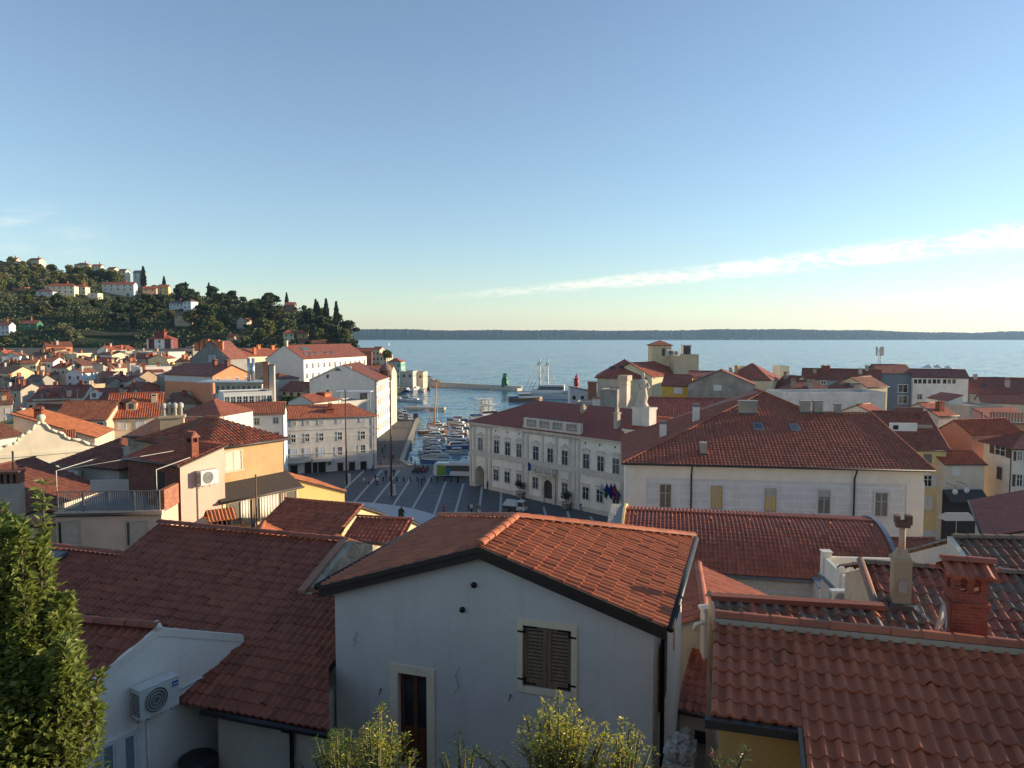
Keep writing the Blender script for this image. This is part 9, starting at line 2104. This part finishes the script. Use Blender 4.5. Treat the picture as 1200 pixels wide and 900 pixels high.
def bus():
 r = thing('bus', 'white bus with green and blue door panel standing behind the town hall corner', 'bus', (-11.4, 157.5, 0), R(172)); L, h, w = 10.5, 3.0, 2.4
 m = MB(); m.extr([(-L / 2, -w / 2, .35), (L / 2, -w / 2, .35), (L / 2 + .12, -w / 2, 1.2), (L / 2 - .15, -w / 2, h - .15), (L / 2 - .5, -w / 2, h), (-L / 2, -w / 2, h)], (0, w, 0)); m.build('body', paint((.66, .66, .64), .3), r)
 m = MB()
 for y0, y1 in ((w / 2, w / 2 + .02), (-w / 2 - .02, -w / 2)): m.bx(-L / 2 + .3, L / 2 - 2.6, y0, y1, 1.35, 2.55)
 m.build('side_window', glass(), r); m = MB(); m.hexa([(L / 2 + .11, -1.05, 1.35), (L / 2 + .14, -1.05, 1.35), (L / 2 + .14, 1.05, 1.35), (L / 2 + .11, 1.05, 1.35), (L / 2 - .11, -1, 2.6), (L / 2 - .08, -1, 2.6), (L / 2 - .08, 1, 2.6), (L / 2 - .11, 1, 2.6)]); m.build('windscreen', glass(), r)
 m = MB(); m.bx(L / 2 - 1.7, L / 2 - .75, w / 2, w / 2 + .03, .45, 2.6, 0); m.bx(L / 2 - 2.7, L / 2 - 1.72, w / 2, w / 2 + .03, .45, 2.5, 0); m.bx(L / 2 - 3.6, L / 2 - 2.72, w / 2, w / 2 + .025, .5, 2.0, 1); m.build('door', [paint((.16, .30, .03), .4), paint((.03, .16, .34), .4)], r)
 m = MB(); m.bx(-2, 2, -.8, .8, h, h + .18); m.build('roof_unit', paint((.6, .6, .6), .5), r)
 for x in (-L / 2 + 2.2, L / 2 - 2.9):
  for y in (-w / 2 + .15, w / 2 - .15): wheel(r, x, y, .48)
bus()
def sweeper():
 p = W(604, 599.5, 0); r = thing('utility_truck', 'small white utility truck with grey tarpaulin load near the town hall door', 'truck', p, R(-22))
 m = MB(); m.extr([(.5, -.8, .4), (1.9, -.8, .4), (1.9, -.8, 1.0), (1.6, -.8, 1.95), (.5, -.8, 1.95)], (0, 1.6, 0)); m.build('cab', paint((.62, .62, .62), .35), r)
 m = MB(); m.extr([(.7, -.81, 1.1), (1.78, -.81, 1.1), (1.55, -.81, 1.85), (.7, -.81, 1.85)], (0, 1.62, 0)); m.hexa([(1.8, -.7, 1.1), (1.93, -.7, 1.05), (1.93, .7, 1.05), (1.8, .7, 1.1), (1.56, -.7, 1.85), (1.66, -.7, 1.85), (1.66, .7, 1.85), (1.56, .7, 1.85)]); m.build('window', glass(), r)
 m = MB(); m.bx(-2.0, .45, -.85, .85, .55, 1.1, 1); m.hexa([(-2.1, -.9, 1.1), (.45, -.9, 1.1), (.45, .9, 1.1), (-2.1, .9, 1.1), (-1.5, -.7, 2.1), (.3, -.75, 1.8), (.3, .6, 1.9), (-1.6, .6, 2.0)], 0); m.build('load_bed', [paint((.55, .57, .56), .7), paint((.06, .06, .06), .6)], r)
 for x in (-1.2, 1.2):
  for y in (-.75, .75): wheel(r, x, y, .32)
sweeper()
for i in range(6):
 p = W(486 + i * 2.8, 553.5 - (i % 2) * 2.2, 0); r = thing('scooter', 'dark motor scooter parked in the row beside the bus', 'scooter', p, R(60 + rnd.uniform(-10, 10)), 'scooters parked beside the bus')
 for x in (-.6, .6): wheel(r, x, 0, .25)
 m = MB(); m.hexa([(-.8, -.16, .3), (.1, -.16, .25), (.1, .16, .25), (-.8, .16, .3), (-.75, -.14, .72), (-.1, -.14, .68), (-.1, .14, .68), (-.75, .14, .72)]); m.extr([(.1, -.13, .28), (.62, -.13, .35), (.5, -.13, 1.0), (.38, -.13, 1.0), (.35, -.13, .4)], (0, .26, 0)); m.build('body', paint(((.03, .03, .035), (.25, .03, .03), (.05, .06, .08))[i % 3], .35), r)
 m = MB(); m.tube([(.42, -.33, 1.05), (.48, 0, 1.02), (.42, .33, 1.05)], .025, 0, 6); m.build('handlebar', paint((.05, .05, .05), .5), r)
# ---- flagstaffs, statue, plant tubs, bollards
for i, (u, v, vt, lab) in enumerate(((459.5, 580.5, 440, 'taller brown flagstaff on white stone base, standing farther into the square'), (407, 567, 457, 'brown flagstaff on white stone base in front of the square house'))):
 p = W(u, v, 0); r = thing('flagstaff', lab, 'flagstaff', p, R(-30), 'flagstaffs on the square'); t = D(u - .5, vt, p.y); m = MB(); m.tube([(0, -.2, 0), (0, -.2, t.z - .3)], [.2, .12], 0, 10); m.lathe([(.12, t.z - .3), (.22, t.z - .1), (.02, t.z + .1)], (0, -.2, 0), 0, 8); m.build('pole', paint((.13, .05, .03), .6), r)
 m = MB(); m.bx(-.55, .55, -.1, .7, 0, .35); m.bx(-.42, .42, 0, .6, .35, 2.0); m.build('base', plaster((.58, .57, .54), .3), r)
def persons():
 V_ = {}
 def body(pose):
  sit = pose == 'sit'; w = pose == 'walk'; hz = .5 if sit else .92
  J = {'pel': (0, 0, hz), 'sp': (0, 0, hz + .28), 'ch': (0, .01, hz + .46), 'nk': (0, .0, hz + .58), 'hd': (0, -.02, hz + .70), 'tp': (0, -.01, hz + .82)}
  E = [('pel', 'sp'), ('sp', 'ch'), ('ch', 'nk'), ('nk', 'hd'), ('hd', 'tp')]; Rr = {'pel': .15, 'sp': .13, 'ch': .165, 'nk': .06, 'hd': .10, 'tp': .075}
  for s, a in (('l', -1), ('r', 1)):
   f = a * (.24 if w else .02)
   if sit: pts = [('hip', (a * .1, 0, hz - .02)), ('kn', (a * .12, -.42, hz + .02)), ('an', (a * .12, -.42, .08)), ('to', (a * .12, -.58, .04))]
   else: pts = [('hip', (a * .1, 0, hz - .06)), ('kn', (a * .1, -f * .6 - .02, .5)), ('an', (a * .1, -f + (.08 if w and f < 0 else 0), .08)), ('to', (a * .12, -f - .15, .04))]
   pts2 = [('sh', (a * .19, 0, hz + .5)), ('el', (a * .25, f * .4, hz + .24)), ('wr', (a * .25, -.08 + f * .9, hz + .02)), ('ha', (a * .245, -.12 + f, hz - .08))]
   for par, P, rad in (('pel', pts, (.105, .075, .05, .045)), ('ch', pts2, (.07, .052, .038, .04))):
    pv = par
    for (n, q), rd in zip(P, rad): J[n + s] = q; Rr[n + s] = rd; E.append((pv, n + s)); pv = n + s
  ks = list(J); me = bpy.data.meshes.new('person'); me.from_pydata([J[k] for k in ks], [(ks.index(a), ks.index(b)) for a, b in E], [])
  o = bpy.data.objects.new('person', me); COL.objects.link(o); md = o.modifiers.new('s', 'SKIN'); md.use_smooth_shade = True; o.modifiers.new('d', 'SUBSURF').levels = 1
  for i, k in enumerate(ks): sv = me.skin_vertices[0].data[i]; sv.radius = (Rr[k], Rr[k] * (.8 if k in ('ch', 'sp') else 1)); sv.use_root = k == 'pel'
  bpy.context.view_layer.update(); m2 = bpy.data.meshes.new_from_object(o.evaluated_get(bpy.context.evaluated_depsgraph_get())); bpy.data.objects.remove(o)
  for k in range(4): m2.materials.append(paint((.4, .25, .18), .7))
  for f in m2.polygons:
   c = f.center; z = c.z - hz
   f.material_index = (3 if (z > .74 or c.y > .03) else 0) if z > .585 else (0 if (abs(c.x) > .2 and z < .2 and z > -.2) else (1 if z > -.02 and not (sit and c.y < -.2) else 2))
  return m2
 B = {p: body(p) for p in ('stand', 'walk', 'sit')}
 skin = paint((.42, .25, .17), .6, name='skin'); hairs = [paint((.02, .015, .012), .7, name='hair'), paint((.12, .07, .03), .7, name='hair')]
 C = {'white': (.66, .65, .62), 'black': (.012, .012, .014), 'red': (.42, .02, .025), 'pink': (.50, .18, .17), 'navy': (.02, .03, .08), 'grey': (.18, .18, .19), 'blue': (.08, .16, .32), 'beige': (.42, .34, .24), 'green': (.06, .12, .06)}
 L = [(427, 569, 'walk', 'white', 'grey', 'walking beside a person in pink near the tall flagstaff'), (432.5, 569.5, 'walk', 'pink', 'navy', 'walking beside a person in white near the tall flagstaff'), (440.3, 566, 'stand', 'black', 'black', 'standing by the paving line left of the tall flagstaff'), (442.3, 568.5, 'walk', 'white', 'black', 'walking by the paving line left of the tall flagstaff'), (452.3, 560.5, 'walk', 'black', 'navy', 'walking alone just left of the tall flagstaff'), (461.6, 559, 'stand', 'black', 'grey', 'standing just behind the tall flagstaff'),
         (490.6, 570.5, 'stand', 'blue', 'grey', 'standing in a pair between the tall flagstaff and the bus'), (494.4, 569.5, 'stand', 'black', 'black', 'standing in a pair with the person in blue before the bus'), (536.5, 566.5, 'stand', 'black', 'black', 'standing beside the bus wheel'), (571.2, 573.5, 'stand', 'black', 'black', 'standing in front of the town hall arch'), (520, 604, 'walk', 'red', 'navy', 'walking alone behind the gabled house roof'), (549.4, 603, 'stand', 'navy', 'grey', 'standing left in the pair near the white truck'), (552.4, 602, 'stand', 'white', 'black', 'standing right in the pair left of the red-topped person'),
         (559, 602.5, 'walk', 'grey', 'beige', 'walking next to the red-topped person near the truck'), (562.3, 603, 'walk', 'red', 'white', 'walking with pale trousers near the white truck'), (630.5, 585.5, 'sit', 'white', 'grey', 'sitting on the town hall step by the door'), (681, 598, 'sit', 'black', 'blue', 'sitting low by the town hall wall near the flags'), (482, 543.5, 'stand', 'black', 'black', 'standing at the quay corner above the scooters'), (486.5, 548.5, 'stand', 'grey', 'navy', 'standing among the scooters'), (446.5, 546, 'walk', 'navy', 'black', 'walking away along the lettered house, nearest the square'),
         (450.3, 541.5, 'walk', 'black', 'beige', 'walking on the quay road ahead of the person in navy'), (448, 531, 'walk', 'green', 'black', 'walking midway along the quay road'), (451, 525, 'walk', 'beige', 'navy', 'walking far along the quay road'), (460.7, 541, 'walk', 'black', 'black', 'walking on the quay road near the tall flagstaff top'), (437, 551.5, 'sit', 'blue', 'black', 'sitting against the square house corner'), (441.5, 519, 'walk', 'white', 'navy', 'farthest along the lettered house wall')]
 for i, (u, v, po, sh, tr, wh) in enumerate(L):
  p = W(u, v, 0); o = bpy.data.objects.new('person', B[po]); COL.objects.link(o); o.location = p; o.rotation_euler = (0, 0, rnd.uniform(0, 6.28)); o.scale = [rnd.uniform(1.0, 1.06)] * 3
  if po == 'sit': o.rotation_euler.z = R(-20)
  for k, mt in enumerate((skin, paint(C[sh], .8, name='cloth'), paint(C[tr], .8, name='cloth'), hairs[i % 2])): o.material_slots[k].link = 'OBJECT'; o.material_slots[k].material = mt
  tag(o, f'person in {sh} top {wh}', 'person', 'people on the square')
 p = D(470.5, 611, 112); r = thing('bronze_statue', 'dark bronze statue of a standing man in the middle of the square', 'statue', p, R(160))
 bz = paint((.035, .04, .035), .45, .6, name='bronze'); o = bpy.data.objects.new('figure', B['walk']); COL.objects.link(o); o.parent = r; o.scale = (1.5, 1.4, 1.32)
 for k in range(4): o.material_slots[k].link = 'OBJECT'; o.material_slots[k].material = bz
 m = MB(); m.hexa([(-.5, .05, .35), (.5, .05, .35), (.45, .35, .35), (-.45, .35, .35), (-.3, .0, 2.0), (.3, .0, 2.0), (.3, .2, 2.0), (-.3, .2, 2.0)]); m.tube([(.3, 0, 1.7), (.75, -.35, 1.5)], [.1, .07], 0, 8); m.build('coat', bz, r)
 m = MB(); m.bx(-.7, .7, -.7, .7, -p.z, 0); m.build('pedestal', stone((.42, .40, .36), .6), r)
persons()
for i, (u, v, lab) in enumerate(((609.5, 583, 'potted shrub in pale round tub left of the town hall door'), (663.5, 596, 'potted shrub in pale round tub right of the town hall door'))):
 p = W(u, v, 0); r = thing('planter', lab, 'planter', p); m = MB(); m.lathe([(.6, 0), (.85, 1.0), (.95, 1.05), (.95, 1.2), (.8, 1.2), (.7, 1.05), (.02, 1.05)], seg=16); m.build('tub', plaster((.46, .43, .38), .4), r)
 rg = random.Random(i); m = MB(); V, F = crown('round', rg, 2.2, 1.1, 260); m.add([(x, y, z + .9) for x, y, z in V], F); m.build('foliage', leaf_mat((.045, .055, .025)), r); m = MB(); m.tube([(0, 0, 1), (0, 0, 2.2)], .05, 0, 6); m.build('trunk', bark, r)
for i in range(12):
 p = W(449 + i * 8, 564 + (i % 12) * .05, 0); m = MB(); m.lathe([(.13, 0), (.12, .75), (.17, .8), (.15, .95), (.03, 1.0)], seg=8); tag(m.build('bollard', paint((.03, .03, .03), .6), None, p), 'black bollard in the row across the square before the bus', 'bollard', 'bollards before the bus')
